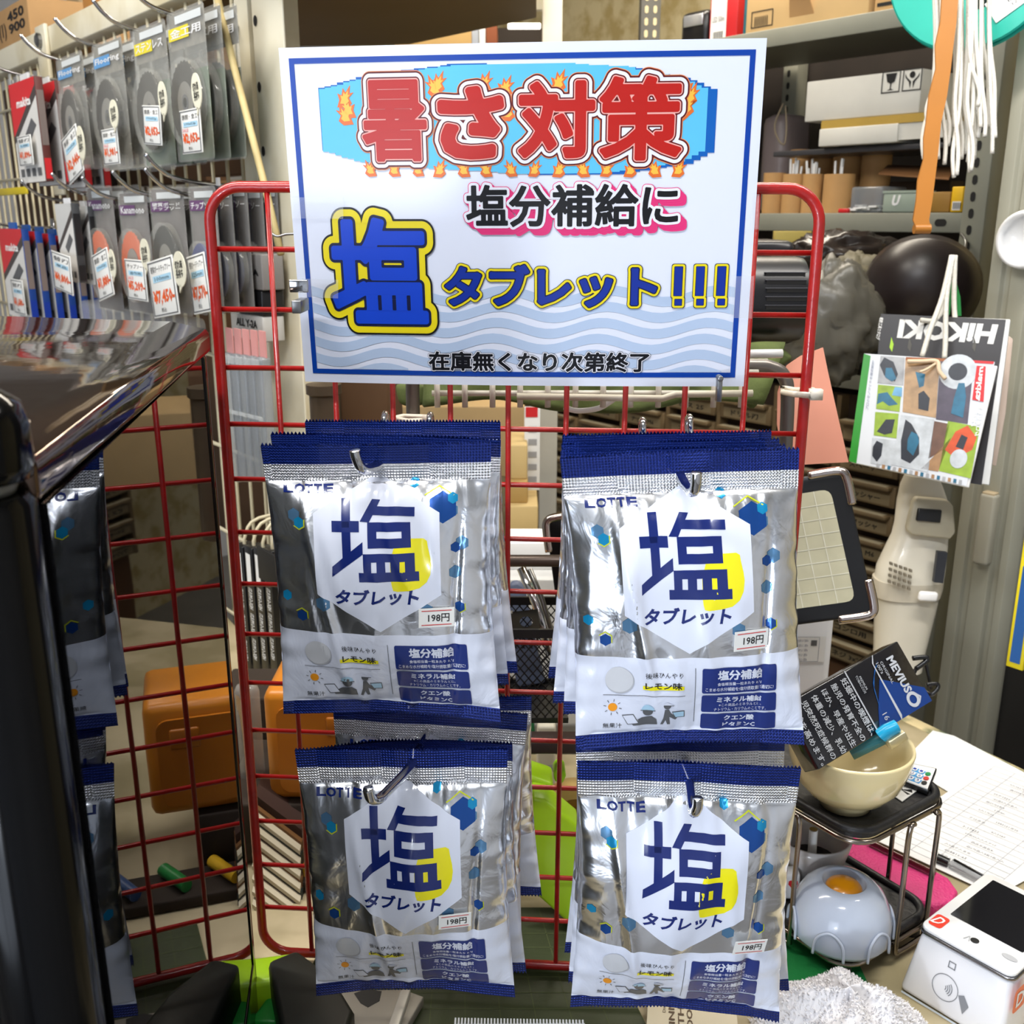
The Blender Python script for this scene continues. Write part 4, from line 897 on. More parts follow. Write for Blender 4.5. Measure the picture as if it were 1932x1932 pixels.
def wallp(a, b, mt, nm, th=.004):
    dr = (b - a).normalized(); T_ = frame_from(V((a.x, a.y, 0)), dr, V((0, 0, 1))); m = M(T_); m.box(0, (b - a).length, CZ + .05, ZL, -th / 2, th / 2, mt); m.build(nm, case)
wallp(GA + gn * -.016, GD, mat('case_inner_grey', (120, 122, 118), .6), 'back_panel'); wallp(GD, GC, BLACKM, 'far_side_panel'); wallp(GC, GB + V((-.04, .002, 0)), CASEB, 'front_panel')
# mirror lid: thin slab with a sloped rim
LA, LB = GA + gn * .004 + gd * .004, GB + gn * .002
lid = [LB + V((-.003, -.002, 0)), LA, GD + V((0, .01, 0)), GC + V((0, -.012, 0))]
inn = [LB + V((-.022, .016, 0)), LA + V((-.02, -.014, 0)), GD + V((.01, -.01, 0)), GC + V((.02, .012, 0))]
lv = [(p.x, p.y, ZL) for p in lid] + [(p.x, p.y, ZL + .015) for p in lid] + [(p.x, p.y, ZL + .0215) for p in inn]
n_ = 4
m = M(); m.add(lv, [(0, 1, 2, 3)] + [(i, (i + 1) % 4, 4 + (i + 1) % 4, 4 + i)[::-1] for i in range(4)] + [(4 + i, 4 + (i + 1) % 4, 8 + (i + 1) % 4, 8 + i)[::-1] for i in range(4)] + [(11, 10, 9, 8)], LIDM)
m.build('mirror_lid', case, bevel=.004, seg=3)
# can at the lower left corner
T = Matrix.Translation(onz(-34, 2010, CZ + .10)); T.translation.z = CZ
t = thing('metal_can', 'gold-lidded silver can at the bottom left corner', 'can', T.translation)
m = M(T); m.lathe([(0, 0), (.026, 0), (.0265, .004), (.0265, .112), (0, .112)], mat('can_silver', (190, 192, 196), .25, .9), n=40); m.build('can_body', t, auto=30)
m = M(T); m.lathe([(.0265, .1122), (.028, .115), (.0275, .119), (.025, .119), (.024, .1155), (.012, .115), (0, .115)], mat('can_gold', (206, 190, 110), .3, .8), n=40); m.build('can_lid', t, auto=30)

# ------------------------------------------------------------------ behind the rack, left: hanging packs on the wire panel
for k in range(5):
    px = 432 + k * 15; s0 = h(px - 7, 780, .10)[0]; s1 = h(px + 6, 780, .10)[0]; z1 = h(px, 668 + k * 2, .10)[1]; z0 = h(px, 905, .10)[1]
    t = thing('tube_pack', ('first', 'second', 'third', 'fourth', 'last')[k] + ' clear tube pack from the left seen through the upper left of the rack', 'tube pack', ROOM.w((s0 + s1) / 2, z0, NP + .1), 'clear tube packs behind the rack')
    m = M(ROOM.m); m.box(s0, s1 - .001, z0, z1, NP + .085, NP + .1, CLEARM); m.build('clear_tube', t, bevel=.004)
    m = M(ROOM.m); m.box(s0 + .001, s1 - .002, z1 - .001, z1 + .03, NP + .09, NP + .092, mat('pink_header', (216, 150, 146), .5)); m.build('pink_header', t)
    for za, zc in ((.075, .07), (.012, .002)): m = M(ROOM.m); m.box(s0, s1 - .001, z1 - za, z1 - zc, NP + .1005, NP + .1035, CLEAR); m.build('snap_ridge', t, bevel=.001)
t, s0, s1, z0, z1, n = boxq('boxed_pack', 'grey printed pack with dark lettering behind the left of the rack', 'pack', 438, 494, 478, 545, .05, .03, mat('grey_print', (128, 124, 120), .5))
m = M(ROOM.m); m.text('TAJIMA', s0 + .15 * (s1 - s0), s0 + .9 * (s1 - s0), z0 + (z1 - z0) * .35, z0 + (z1 - z0) * .58, n + .001, INK, bold=.04); m.build('lettering', t)
t, s0, s1, z0, z1, n = boxq('boxed_pack', 'black pack under the grey printed one behind the rack', 'pack', 432, 494, 546, 592, .05, .03, BLACK)
t, s0, s1, z0, z1, n = boxq('boxed_pack', 'white pack with small black lettering behind the left of the rack', 'pack', 436, 496, 593, 640, .05, .03, mat('pale_pack', (190, 188, 182), .5))
m = M(ROOM.m); m.text('ALL Y-2A', s0 + .2 * (s1 - s0), s0 + .85 * (s1 - s0), z1 - .016, z1 - .006, n + .001, INK, bold=.03); m.build('lettering', t)
for k in range(4):
    px = 452 + k * 17; s0 = h(px - 2, 1120, .12)[0]; s1 = h(px + 11, 1120, .12)[0]; z1 = h(px, 1030 + k * 3, .12)[1]; z0 = h(px, 1260, .12)[1]
    t = thing('drill_bit_pack', ('first', 'second', 'third', 'fourth')[k] + ' slim black pack from the left with white print, seen through the rack', 'pack', ROOM.w((s0 + s1) / 2, z0, NP + .12), 'slim black packs behind the rack')
    m = M(ROOM.m); m.box(s0, s1, z0, z1, NP + .10, NP + .12, BLACK); m.build('black_sleeve', t, bevel=.001)
    m = M(ROOM.m); w_ = s1 - s0; H_ = z1 - z0; m.rect(s0 + w_ * .2, s0 + w_ * .8, z1 - H_ * .28, z1 - H_ * .05, NP + .1206, PAPER)
    for j in range(3): m.add([(s0 + w_ * (.25 + .5 * b_), z0 + H_ * (.12 + .2 * j) + a_ * .028, NP + .1206) for a_, b_ in text2d('HEX-G MULTI', .02, 1)[0]], text2d('HEX-G MULTI', .02, 1)[1], PAPER)
    m.build('white_print', t)
    m = M(ROOM.m); m.tube(smooth_path([(s0 + w_ / 2, z1 + .03, NP), (s0 + w_ / 2, z1 + .03, NP + .09), (s0 + w_ / 2, z1 + .01, NP + .11), (s0 + w_ / 2, z1 - .003, NP + .111)], 4), .0022, CREAMW, 6)
    tag(m.build('wire_hook', smooth=True), 'cream wire hook over the ' + ('first', 'second', 'third', 'fourth')[k] + ' slim black pack', 'hook', 'cream wire hooks')
t, s0, s1, z0, z1, n = boxq('tag_card', 'dark pointed card sticking out above the slim black packs', 'card', 486, 520, 1040, 1100, .13, .003, BLACKM)

# free-standing things between rack and wall: given by picture box and depth, resting height explicit
def item(name, label, cat, px0, px1, py0, py1, d, depth, mt, bev=.003, yaw=0., body='body', group=None):
    a = P(px0, py1, d); b = P(px1, py1, d); tp = P(px0, py0, d); L = (b - a).length; H = (tp - a).length
    T = rotz(a, yaw); t = thing(name, label, cat, a + V((L / 2, depth / 2, 0)), group)
    m = M(T); m.box(0, L, 0, depth, 0, H, mt); m.build(body, t, bevel=bev)
    return t, T, L, H
AMB = mat('amber_plastic', (216, 134, 36), .35, var=.15)
a = onz(512, 1640, CZ)
t, T, L, H = item('tool_case', 'amber plastic tool case standing behind the lower left of the rack', 'tool case', 508, 720, 1288, 1510, .96, .09, AMB, .008)
m = M(T); m.rrect(L * .12, L * .9, H * .1, H * .88, .01, .001, mat('amber_recess', (196, 116, 28), .4), Matrix.Rotation(R(90), 4, 'X'), z1=.004); m.build('raised_panel', t)
m = M(T); m.box(L * .55, L * .8, -.006, 0, H * .62, H * .8, mat('amber_latch', (182, 106, 26), .35)); m.build('latch', t, bevel=.002)
dk = mat('dark_filler', (46, 34, 24), .8, var=.3)  # dark blocks added so the view through the rack reads darker
m = M(); m.box(P(425, 1500, .98).x, P(650, 1500, .98).x, T.translation.y - .005, T.translation.y + .12, CZ + .001, T.translation.z - .001, dk); tag(m.build('dark_filler', bevel=.003), 'added dark brown crate under the amber tool case behind the rack', 'filler')
m = M(); m.box(P(420, 1200, 1.1).x, P(560, 1200, 1.1).x, T.translation.y + .125, T.translation.y + .2, CZ + .001, P(500, 1275, 1.12).z, dk); tag(m.build('dark_filler', bevel=.003), 'taller added dark crate behind the amber tool case and the clear bag', 'filler')
t, T, L, H = item('clear_bag', 'long clear bag with a yellow ring inside, hanging left of the amber case', 'bag', 462, 506, 1268, 1610, 1.02, .02, ZIP, .008)
m = M(T); m.add([(L * .05 + .012 * math.cos(R(a)) * (1 + .0), .008, H * .55 + .07 * math.sin(R(a))) for a in range(-90, 91, 15)] + [(L * .05 + .004 * math.cos(R(a)), .008, H * .55 + .055 * math.sin(R(a))) for a in range(90, -91, -15)], [tuple(range(26))], mat('yellow_ring', (226, 176, 40), .4)); m.build('yellow_ring', t)
# narrow card rack, leaning dividers
t = thing('card_rack', 'pale card rack with slanted dividers behind the lower left of the rack', 'rack', onz(520, 1760, CZ))
for k in range(11):
    y = 1545 + k * 24; a = P(476, y, .93 - k * .003); b = P(566, y + 68, .93 - k * .003); up = V((0, .02, .006)); th = V((0, 0, .004))
    m = M(); m.hexa([a, b, b + th, a + th], [a + up, b + up, b + up + th, a + up + th], mat('divider_cream', (206, 196, 172), .6)); m.build('divider', t)
    m = M(); m.hexa([a + V((0, .012, .006)), b + V((0, .012, .006)), b + V((0, .012, .018)), a + V((0, .012, .018))], [a + V((0, .05, .006)), b + V((0, .05, .006)), b + V((0, .05, .018)), a + V((0, .05, .018))], mat(('card_a', 'card_b', 'card_c')[k % 3], ((60, 40, 34), (120, 82, 44), (40, 46, 42))[k % 3], .6)); m.build('filed_cards', t)
m = M(); a = P(470, 1800, .97); m.box(-.01, .07, .05, .056, 0, .06, mat('rack_cream', (196, 186, 160), .6), Matrix.Translation(V((a.x, a.y - .02, CZ)))); m.build('back_plate', t)
# lime and green pieces
m = M(); a = onz(496, 1880, CZ); m.box(-.012, .03, -.02, .01, 0, .03, LIME, rotz(a, .2)); tag(m.build('lime_clamp', bevel=.004), 'lime plastic piece beside the lower left corner of the rack', 'clamp')
m = M(); a = onz(520, 1900, CZ); m.hexa([a + V(q) for q in ((-.012, -.03, 0), (.008, -.03, 0), (.012, .02, 0), (-.002, .02, 0))], [a + V(q) for q in ((-.012, -.03, .014), (.008, -.03, .014), (.016, .03, .014), (.006, .03, .014))], mat('bright_green', (26, 140, 50), .4)); tag(m.build('green_strap', bevel=.002), 'bright green strap under the lower left of the rack', 'strap')
t = thing('lime_bracket', 'large lime green plastic bracket behind the rack between the lower bags', 'bracket', onz(1040, 1780, CZ))
m = M(); D = .98
def slab(m, pts, d, th, mt):                # a real slab of given thickness, outline given in the picture at distance d
    q = [P(x, y, d) for x, y in pts]; n = len(q); back = [p + V((0, th, 0)) for p in q]
    m.add(q + back, [tuple(range(n))[::-1], tuple(range(n, 2 * n))] + [(i, (i + 1) % n, n + (i + 1) % n, n + i) for i in range(n)], mt); return m
slab(m, [(1002, 1505), (1030, 1510), (1090, 1560), (1098, 1600), (1092, 1762), (1070, 1742), (1012, 1690), (1004, 1660)], .875, .03, LIME); m.build('front_plate', t, bevel=.003)
m = M(); slab(m, [(1044, 1460), (1052, 1452), (1066, 1455), (1068, 1466), (1062, 1480), (1046, 1476)], .87, .02, mat('bright_lime', (170, 240, 20), .35)); m.build('knob', t, bevel=.002)
m = M(); slab(m, [(996, 1462), (1044, 1478), (1044, 1500), (1000, 1506)], .90, .03, LIME); m.build('back_plate', t, bevel=.003)
T = Matrix.Translation(P(1082, 1530, .96)) @ Matrix.Rotation(R(80), 4, 'X')
m = M(T); m.lathe([(.016, -.012), (.028, -.012), (.028, .012), (.016, .012), (.016, -.012)], mat('masking_tape', (196, 164, 96), .6), n=28)
m.build('roll', thing('tape_roll', 'tan roll of masking tape between the lime bracket and the lower right bags', 'tape roll', T.translation), auto=30)

# added dark tray and pens, hiding the pale counter in the glass reflection
t = thing('added_tray', 'added dark brown tray with marker pens behind the lower left bags', 'tray', (-.12, .93, CZ))
m = M(); m.box(-.205, .035, .80, .845, CZ + .0005, CZ + .012, MATS['dark_filler']); m.build('tray_floor', t, bevel=.002)
for i, (nm, c) in enumerate((('yellow', (222, 176, 40)), ('green', (30, 130, 60)), ('blue', (50, 80, 130)), ('red', (150, 50, 46)), ('white', (206, 204, 196)))):
    x = -.19 + .043 * i; m = M(); m.tube([(x, .808, CZ + .0185), (x + .02, .84, CZ + .0185)], .006, mat('marker_' + nm, c, .4), 10); tag(m.build('marker_pen', auto=40), nm + ' marker pen added on the dark tray behind the lower left bags', 'pen')
# small drawers, mesh basket, tools in the middle gap
for i, (q, mt, lb) in enumerate((((962, 995, 838, 905), 'a', 'upper of the cream boxes seen between the bag stacks'), ((958, 996, 906, 950), 'b', 'middle cream box seen between the bag stacks'), ((955, 1015, 952, 1012), 'a', 'lower cream box seen between the bag stacks'))):
    item('storage_box', lb, 'box', *q, 1.7, .15, mat('cream_box_' + mt, ((214, 186, 128), (186, 152, 90))[mt == 'b'], .7))
t, T, L, H = item('leaflet', 'white leaflet with a red top and small print behind the rack', 'leaflet', 989, 1018, 766, 925, 1.75, .004, PAPER, .0005)
m = M(T); Tz = Matrix.Rotation(R(90), 4, 'X'); m.rect(.002, L - .004, H * .88, H, .001, REDI, Tz)
for k in range(5): m.rect(L * .25, L * .8, H * (.1 + .15 * k), H * (.17 + .15 * k), .001, mat('print_grey', (160, 160, 162), .6), Tz)
m.build('print', t)
item('cardboard_box', 'wide tan carton behind the rack under the sign centre', 'box', 700, 990, 765, 900, 2.0, .2, mat('tan_carton', (190, 160, 112), .8))
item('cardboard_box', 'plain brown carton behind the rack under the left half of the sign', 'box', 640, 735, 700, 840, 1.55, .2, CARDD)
item('upright_board', 'dark brown upright panel just right of the cream post under the sign', 'panel', 592, 640, 720, 900, 1.5, .05, mat('dark_olive', (58, 46, 32), .5))
T = Matrix.Translation(P(611, 735, 1.1)); t = thing('metal_canister', 'dull metal canister with a dark cap under the lower left of the sign', 'canister', T.translation)
m = M(T); m.lathe([(0, -.16), (.016, -.16), (.016, -.006), (.019, -.004), (.019, .006), (.0, .008)], mat('dull_bronze', (92, 78, 62), .4, .5), n=20); m.build('canister_body', t, auto=40)
t, T, L, H = item('paper_stack', 'white papers lying behind the rack between the upper bags', 'papers', 955, 1060, 1022, 1075, 1.25, .06, PAPER, .001)
item('paper_stack', 'lower pile of white paper behind the rack under the chrome rods', 'papers', 950, 1060, 1080, 1330, 1.26, .06, mat('grey_paper', (200, 200, 198), .8), .001)
m = M(); m.tube([P(984, 1072, .95), P(1012, 1140, .94), P(1040, 1235, .93)], .0045, CHROME, 10); tag(m.build('chrome_rod', smooth=True), 'thick chrome rod standing in the black mesh basket', 'rod')
m = M(); m.tube([P(999, 1074, .955), P(1022, 1130, .95), P(1047, 1215, .945)], .0028, STEEL, 10); tag(m.build('steel_rod', smooth=True), 'thin steel rod behind the thick chrome rod', 'rod')
m = M(); slab(m, [(962, 1102), (976, 1098), (990, 1108), (1006, 1190), (1030, 1290), (975, 1300), (962, 1200)], .99, .01, mat('slate_blue', (90, 100, 124), .5)); tag(m.build('slate_tool', bevel=.003), 'slate blue tool handle in the black mesh basket', 'tool')
T = frame_from(P(993, 1172, .92), V((1, 0, .12)), V((0, -.2, 1))); t = thing('steel_clip', 'square steel clip with a round hole on the mesh basket', 'clip', T.translation)
m = M(T)
N = 24; ro, k = .006, .0115
outer = [(max(-k, min(k, 1.5 * k * math.cos(2 * math.pi * i / N))), max(-k, min(k, 1.5 * k * math.sin(2 * math.pi * i / N)))) for i in range(N)]
innr = [(ro * math.cos(2 * math.pi * i / N), ro * math.sin(2 * math.pi * i / N)) for i in range(N)]
for zz in (0, .0015): m.add([(*p, zz) for p in outer + innr], [(i, (i + 1) % N, N + (i + 1) % N, N + i) for i in range(N)], STEEL)
m.box(-.016, -.011, -.013, .011, -.003, .002, STEEL); m.build('plate', t)
# black mesh basket
b0, b1 = P(925, 1195, .9), P(1075, 1195, .9); bh = .085
t = thing('mesh_basket', 'black expanded-metal basket behind the rack between the bag stacks', 'basket', (b0 + b1) / 2 - V((0, -.04, bh)))
T = rotz(b0 - V((0, 0, bh)), 0); L = (b1 - b0).length
for zz in (bh - .004, .0):
    for yy in (0, .08): m = M(T); m.box(0, L, yy - .0015, yy + .0015, zz, zz + (.008 if zz else .004), BLACK); m.build('rim', t)
m = M(T); st = .0075; n = int(L / st) + 14
for i in range(-14, n):
    for s_ in (1, -1):
        xa, za = i * st, 0; xb, zb_ = i * st + s_ * bh * .8, bh
        if s_ < 0: xa += 0
        pts = []
        for f in (0., 1.): pts.append((xa + (xb - xa) * f, za + (zb_ - za) * f))
        (xa, za), (xb, zb_) = pts
        def clipx(xa, za, xb, zb_):
            if xb == xa: return None
            t0, t1 = sorted(((0 - xa) / (xb - xa), (L - xa) / (xb - xa))); t0 = max(0, t0); t1 = min(1, t1)
            return None if t0 >= t1 else (xa + (xb - xa) * t0, za + (zb_ - za) * t0, xa + (xb - xa) * t1, za + (zb_ - za) * t1)
        c = clipx(xa, za, xb, zb_)
        if c: m.tube([(c[0], 0, c[1]), (c[2], 0, c[3])], .0007, BLACK, 4); m.tube([(c[0], .08, c[1]), (c[2], .08, c[3])], .0007, BLACK, 4)
q = m.build('wire_mesh', t); q['kind'] = 'stuff'
m = M(T); m.box(0, L, 0, .08, -.002, 0, BLACK); m.build('basket_floor', t)
# basket stands on a white block
item('white_block', 'off-white plastic channel standing behind the rack under the mesh basket', 'block', 1012, 1046, 1345, 1620, 1.1, .03, mat('offwhite', (204, 200, 184), .5), .003)
item('storage_bin', 'dim grey bin behind the rack under the mesh basket', 'bin', 930, 1090, 1345, 1560, 1.2, .12, mat('bin_grey', (112, 110, 104), .6), .004)
m = M(); a = P(900, 1412, .86); b = P(1100, 1412, .86); m.box(a.x, b.x, a.y, a.y + .02, a.z - .006, a.z + .006, mat('dark_bar', (54, 40, 38), .4)); tag(m.build('dark_bar', bevel=.002), 'dark bar behind the rack below the mesh basket', 'bar')
m = M(); slab(m, [(1000, 1455), (1046, 1448), (1046, 1456), (1000, 1468)], .96, .006, CLEARM); tag(m.build('clear_ruler', bevel=.0005), 'clear plastic ruler edge above the lime bracket', 'ruler')
m = M(); slab(m, [(994, 1352), (1006, 1350), (1010, 1392), (996, 1398)], 1.08, .02, mat('deep_green', (20, 110, 66), .5)); tag(m.build('green_piece', bevel=.002), 'small green piece behind the bags beside the off-white channel', 'plastic piece')

# steel pipe stand tied behind the rack
PIPE = mat('grey_pipe', (118, 112, 106), .35, .6)
t = thing('pipe_stand', 'grey bent steel pipe frame tied to the back of the rack', 'stand', P(1480, 1300, .80))
yp = .80
def py_(px, py, y=.80):                    # point of the picture on the upright plane y = const
    r = ray(px, py); return CAM + r * (y / r.y)
path = [py_(779, 900), py_(779, 760), py_(780, 712), py_(796, 694), py_(830, 690), py_(1100, 690), py_(1400, 690), py_(1455, 694), py_(1480, 712), py_(1486, 752), py_(1482, 850), py_(1470, 1300)]
path.insert(0, V((py_(779, 900).x, .8, CZ + .01))); path.append(V((py_(1470, 1300).x, .8, CZ + .01)))
sm = [path[0]] + smooth_path(path[2:-2], 6) + [path[-1]]
m = M(); m.tube(sm, .0055, PIPE, 12); m.build('bent_pipe', t, smooth=True)
for y in (1058,):
    m = M(); m.tube([V((path[0].x, .8, py_(960, y).z)), V((path[-1].x, .8, py_(960, y).z))], .005, mat('brown_pipe', (92, 80, 72), .35, .6), 12); m.build('cross_pipe', t, smooth=True)
def ziptie(label, pts, tail):
    m = M(); m.tube(pts, .0022, mat('tie_white', (226, 216, 200), .5), 6, closed=True, flat=1); a = V(tail[0]); m.box(-.004, .004, -.003, .003, -.0035, .0035, MATS['tie_white'], Matrix.Translation(a))
    tag(m.build('cable_tie', smooth=True), label, 'cable tie')
a = P(1477, 740, .775); b = P(1536, 742, .68); ziptie('cream cable tie round the right frame bar of the rack', [a, P(1500, 744, .70), P(1530, 746, .672), P(1541, 742, .68), P(1532, 736, .69), P(1500, 736, .735), P(1478, 732, .80)], (P(1539, 744, .675),))
ziptie('cream cable tie on the pipe under the left half of the sign', [P(744, 790, .76), P(770, 795, .75), P(800, 794, .755), P(812, 790, .77), P(800, 787, .80), P(760, 786, .80)], (P(808, 792, .755),))
# white wire shelf and green cloth behind the sign
t = thing('wire_tray', 'white coated wire tray under the bottom edge of the sign', 'wire tray', py_(1110, 760, .79))
WW = mat('white_wire', (206, 202, 190), .4)
zt_ = py_(1100, 742, .76).z
m = M(); xa, xb = py_(815, 742, .76).x, py_(1418, 742, .76).x
m.tube([(xa, .76, zt_), (xb, .76, zt_)], .0022, WW); m.tube([(xa, .785, zt_ + .012), (xb + .01, .785, zt_ + .012)], .0022, WW); m.tube([(xa, .84, zt_ + .013), (xb + .03, .84, zt_ + .013)], .0022, WW); m.build('long_wire', t, smooth=True)
for i in range(12):
    x = xa + (xb - xa) * (i + .2) / 11.6; m = M(); m.tube([(x, .757, zt_ - .010), (x, .757, zt_ + .008), (x, .775, zt_ + .0145), (x, .845, zt_ + .0155)], .0022, WW); m.build('cross_wire', t, smooth=True)
m = M(); m.tube([py_(975, 748, .755), py_(1250, 752, .752), py_(1275, 744, .752), py_(1420, 742, .752)], .0026, mat('scuffed_white', (196, 190, 172), .5)); m.build('front_wire', t, smooth=True)
m = M(); m.tube([py_(1410, 668, .82), py_(1476, 667, .82)], .0035, WHITE, 10); m.build('white_peg', t, smooth=True)
m = M(); m.tube(smooth_path([py_(1064, 768, .80), py_(1090, 775, .80), py_(1130, 770, .80), py_(1160, 752, .80)]), .0022, WHITE); m.build('curved_wire', t, smooth=True)
CLOTH = mat('olive_cloth', (84, 96, 44), .85, var=.35, vs=40, bump=.4, bs=120)
m = M(); vs = []; nx, ny = 40, 10
xa, xb = py_(800, 700, .87).x, py_(1490, 700, .87).x
ztop, zbot = py_(1100, 655, .87).z, py_(1100, 765, .87).z
for j in range(ny + 1):
    for i in range(nx + 1):
        f, g = i / nx, j / ny; z = ztop + (zbot - ztop) * g + .006 * math.sin(f * 9) * g
        x = xa + (xb - xa) * f * (1 - .08 * g) + (.03 if f > .9 else 0) * (1 - g) * 0
        vs.append((x, .86 + .03 * (1 - g) + .006 * math.sin(f * 22 + g * 3), z))
m.add(vs, [(j * (nx + 1) + i, j * (nx + 1) + i + 1, (j + 1) * (nx + 1) + i + 1, (j + 1) * (nx + 1) + i) for j in range(ny) for i in range(nx)], CLOTH)
o = m.build('green_cloth', smooth=True); md = o.modifiers.new('th', 'SOLIDIFY'); md.thickness = .003; tag(o, 'olive green cloth lying on the wire tray behind the sign', 'cloth')
m = M(); slab(m, [(1404, 660), (1470, 650), (1500, 676), (1480, 690), (1455, 720), (1425, 775), (1408, 768)], .90, .012, CLOTH); tag(m.build('green_cloth', bevel=.004), 'folded end of olive cloth hanging right of the sign bottom', 'cloth')
m = M(); slab(m, [(744, 726), (800, 728), (812, 762), (776, 770), (752, 764)], .90, .012, CLOTH); tag(m.build('green_cloth', bevel=.004), 'folded corner of olive cloth under the left half of the sign', 'cloth')

# ------------------------------------------------------------------ grey angle shelving on the right
NS = P(1830, 400, 1.7).dot(ROOM.en)
def g(px, py, dn=0.): return ROOM.hit(px, py, NS + dn)
def gP(px, py, dn=0.): s, z, n = g(px, py, dn); return ROOM.w(s, z, n)
SHG = mat('shelf_grey_green', (140, 140, 126), .5, var=.12, vs=9)
sR = g(1812, 400)[0]; sL = g(1180, 300)[0] - .1
def shelf(name_lb, pt, pb, x, depth=.42):
    z1 = g(x, pt)[1]; z0 = g(x, pb)[1]
    t = thing('shelf_board', name_lb, 'shelf board', ROOM.w((sL + sR) / 2, z0, NS - depth / 2))
    m = M(ROOM.m); m.box(sL, sR + .004, z0, z1, NS - .003, NS, SHG); m.box(sL, sR + .004, z1 - .003, z1, NS - depth, NS - .0035, SHG); m.build('folded_steel_shelf', t, bevel=.0015)
    m = M(ROOM.m); s, z, _ = g(1775, (pt + pb) / 2); m.rrect(s - .011, s + .011, (z0 + z1) / 2 - .006, (z0 + z1) / 2 + .006, .006, NS + .0008, BLACKM); m.build('slot_hole', t)
    return z1
zS1 = shelf('upper grey steel shelf at right carrying cartons', 30, 66, 1600)
zS2 = shelf('middle grey steel shelf at right carrying the cardboard tubes', 402, 437, 1600)
zS3 = shelf('lower grey steel shelf above the small parts drawers', 700, 732, 1590)
def aposts(s, n, lb, wd=.04, side=1):
    t = thing('shelf_post', lb, 'shelf post', ROOM.w(s, .002, n))
    m = M(ROOM.m); m.box(s, s + wd, .002, 2.4, n - .0028, n, SHG); m.box(s + (wd - .003 if side > 0 else 0), s + (wd if side > 0 else .003), .002, 2.4, n - wd, n - .003, SHG); m.build('angle_bar', t, bevel=.001)
    hm = M(ROOM.m); z = .9
    while z < 2.38:
        hm.rrect(s + wd * .4 - .0045, s + wd * .4 + .0045, z - .008, z + .008, .0045, n + .0006, BLACKM, n=2); z += .0265
    hm.build('slot_rows', t)['kind'] = 'stuff'
aposts(sR + .005, NS + .004, 'grey-green slotted post at the right end of the steel shelves')
aposts(g(1462, 150, -.40)[0], NS - .43, 'dark slotted back post showing beside the upper right corner of the sign')
BK = mat('dark_backing', (44, 36, 30), .8, var=.4)
m = M(ROOM.m); m.box(g(1330, 500, -.47)[0], sR, .002, 2.0, NS - .49, NS - .475, BK); tag(m.build('backing_board'), 'dark backing board behind the grey steel shelves', 'board')
def on(name, lb, cat, px0, px1, pt, pb, dn, depth, mt, bev=.003, z0=None, group=None):   # thing standing on the shelving, face given by its picture box
    pm = (pt + pb) / 2; xm = (px0 + px1) / 2; s0 = g(px0, pm, dn)[0]; s1 = g(px1, pm, dn)[0]; z1 = g(xm, pt, dn)[1]; zb_ = g(xm, pb, dn)[1] if z0 is None else z0
    t = thing(name, lb, cat, ROOM.w((s0 + s1) / 2, zb_, NS + dn - depth / 2), group)
    m = M(ROOM.m); m.box(s0, s1, zb_ + .0005, z1, NS + dn - depth, NS + dn, mt); m.build('body', t, bevel=bev); return t, s0, s1, zb_, z1, NS + dn
t, s0, s1, z0, z1, n = on('black_box_tool', 'small black machine with a silver panel beside the red box, top shelf', 'machine', 1283, 1334, 20, 80, -.05, .1, BLACK, .012, zS1)
m = M(ROOM.m); m.box(s0 + .012, s1 - .01, z1 - .03, z1 - .008, n, n + .004, mat('silver_panel', (190, 192, 196), .3, .6)); m.build('silver_panel', t, bevel=.002)
t, s0, s1, z0, z1, n = on('red_box', 'red and white box with a barcode on the top shelf', 'box', 1340, 1392, -30, 66, -.05, .1, REDI, .002, zS1)
m = M(ROOM.m); m.rect(s0 + .004, s0 + (s1 - s0) * .62, z0 + .002, z1 - .004, n + .0008, PAPER)
for k in range(9): m.rect(s0 + .012 + k * .003, s0 + .0133 + k * .003 + (k % 2) * .0007, z0 + .006, z0 + .022, n + .0012, INK)
m.text('LED 50lm', s0 + .008, s0 + (s1 - s0) * .55, z0 + .04, z0 + .05, n + .0012, INKG); m.build('label', t)
on('teal_pack', 'small teal pack between the red box and the open carton', 'pack', 1396, 1408, -10, 30, -.07, .1, mat('teal', (40, 130, 150), .5), .002, zS1)
t, s0, s1, z0, z1, n = on('cardboard_box', 'opened tan carton with printed symbols on the top shelf', 'box', 1410, 1640, -60, 52, -.03, .3, mat('tan_carton2', (206, 172, 120), .8), .002, zS1)
m = M(ROOM.m); w_ = s1 - s0
def outline(m, a, b, c, d_, th, z, mt):
    for q in ((a, b, c, c + th), (a, b, d_ - th, d_), (a, a + th, c, d_), (b - th, b, c, d_)): m.rect(*q, z, mt)
outline(m, s0 + w_ * .05, s0 + w_ * .24, z0 + .012, z0 + .042, .002, n + .001, INK)
for k in range(8): m.rect(s0 + w_ * .08 + k * .0042, s0 + w_ * .08 + k * .0042 + .0018, z0 + .015, z0 + .032, n + .001, INK)
m.build('printed_symbol', t); m = M(ROOM.m)
outline(m, s0 + w_ * .83, s0 + w_ * .94, z0 + .05, z0 + .085, .0018, n + .001, INK); m.poly([(s0 + w_ * .86, z0 + .055), (s0 + w_ * .875, z0 + .08), (s0 + w_ * .885, z0 + .065), (s0 + w_ * .91, z0 + .055)], INK, z=n + .001)
m.build('printed_symbol', t)
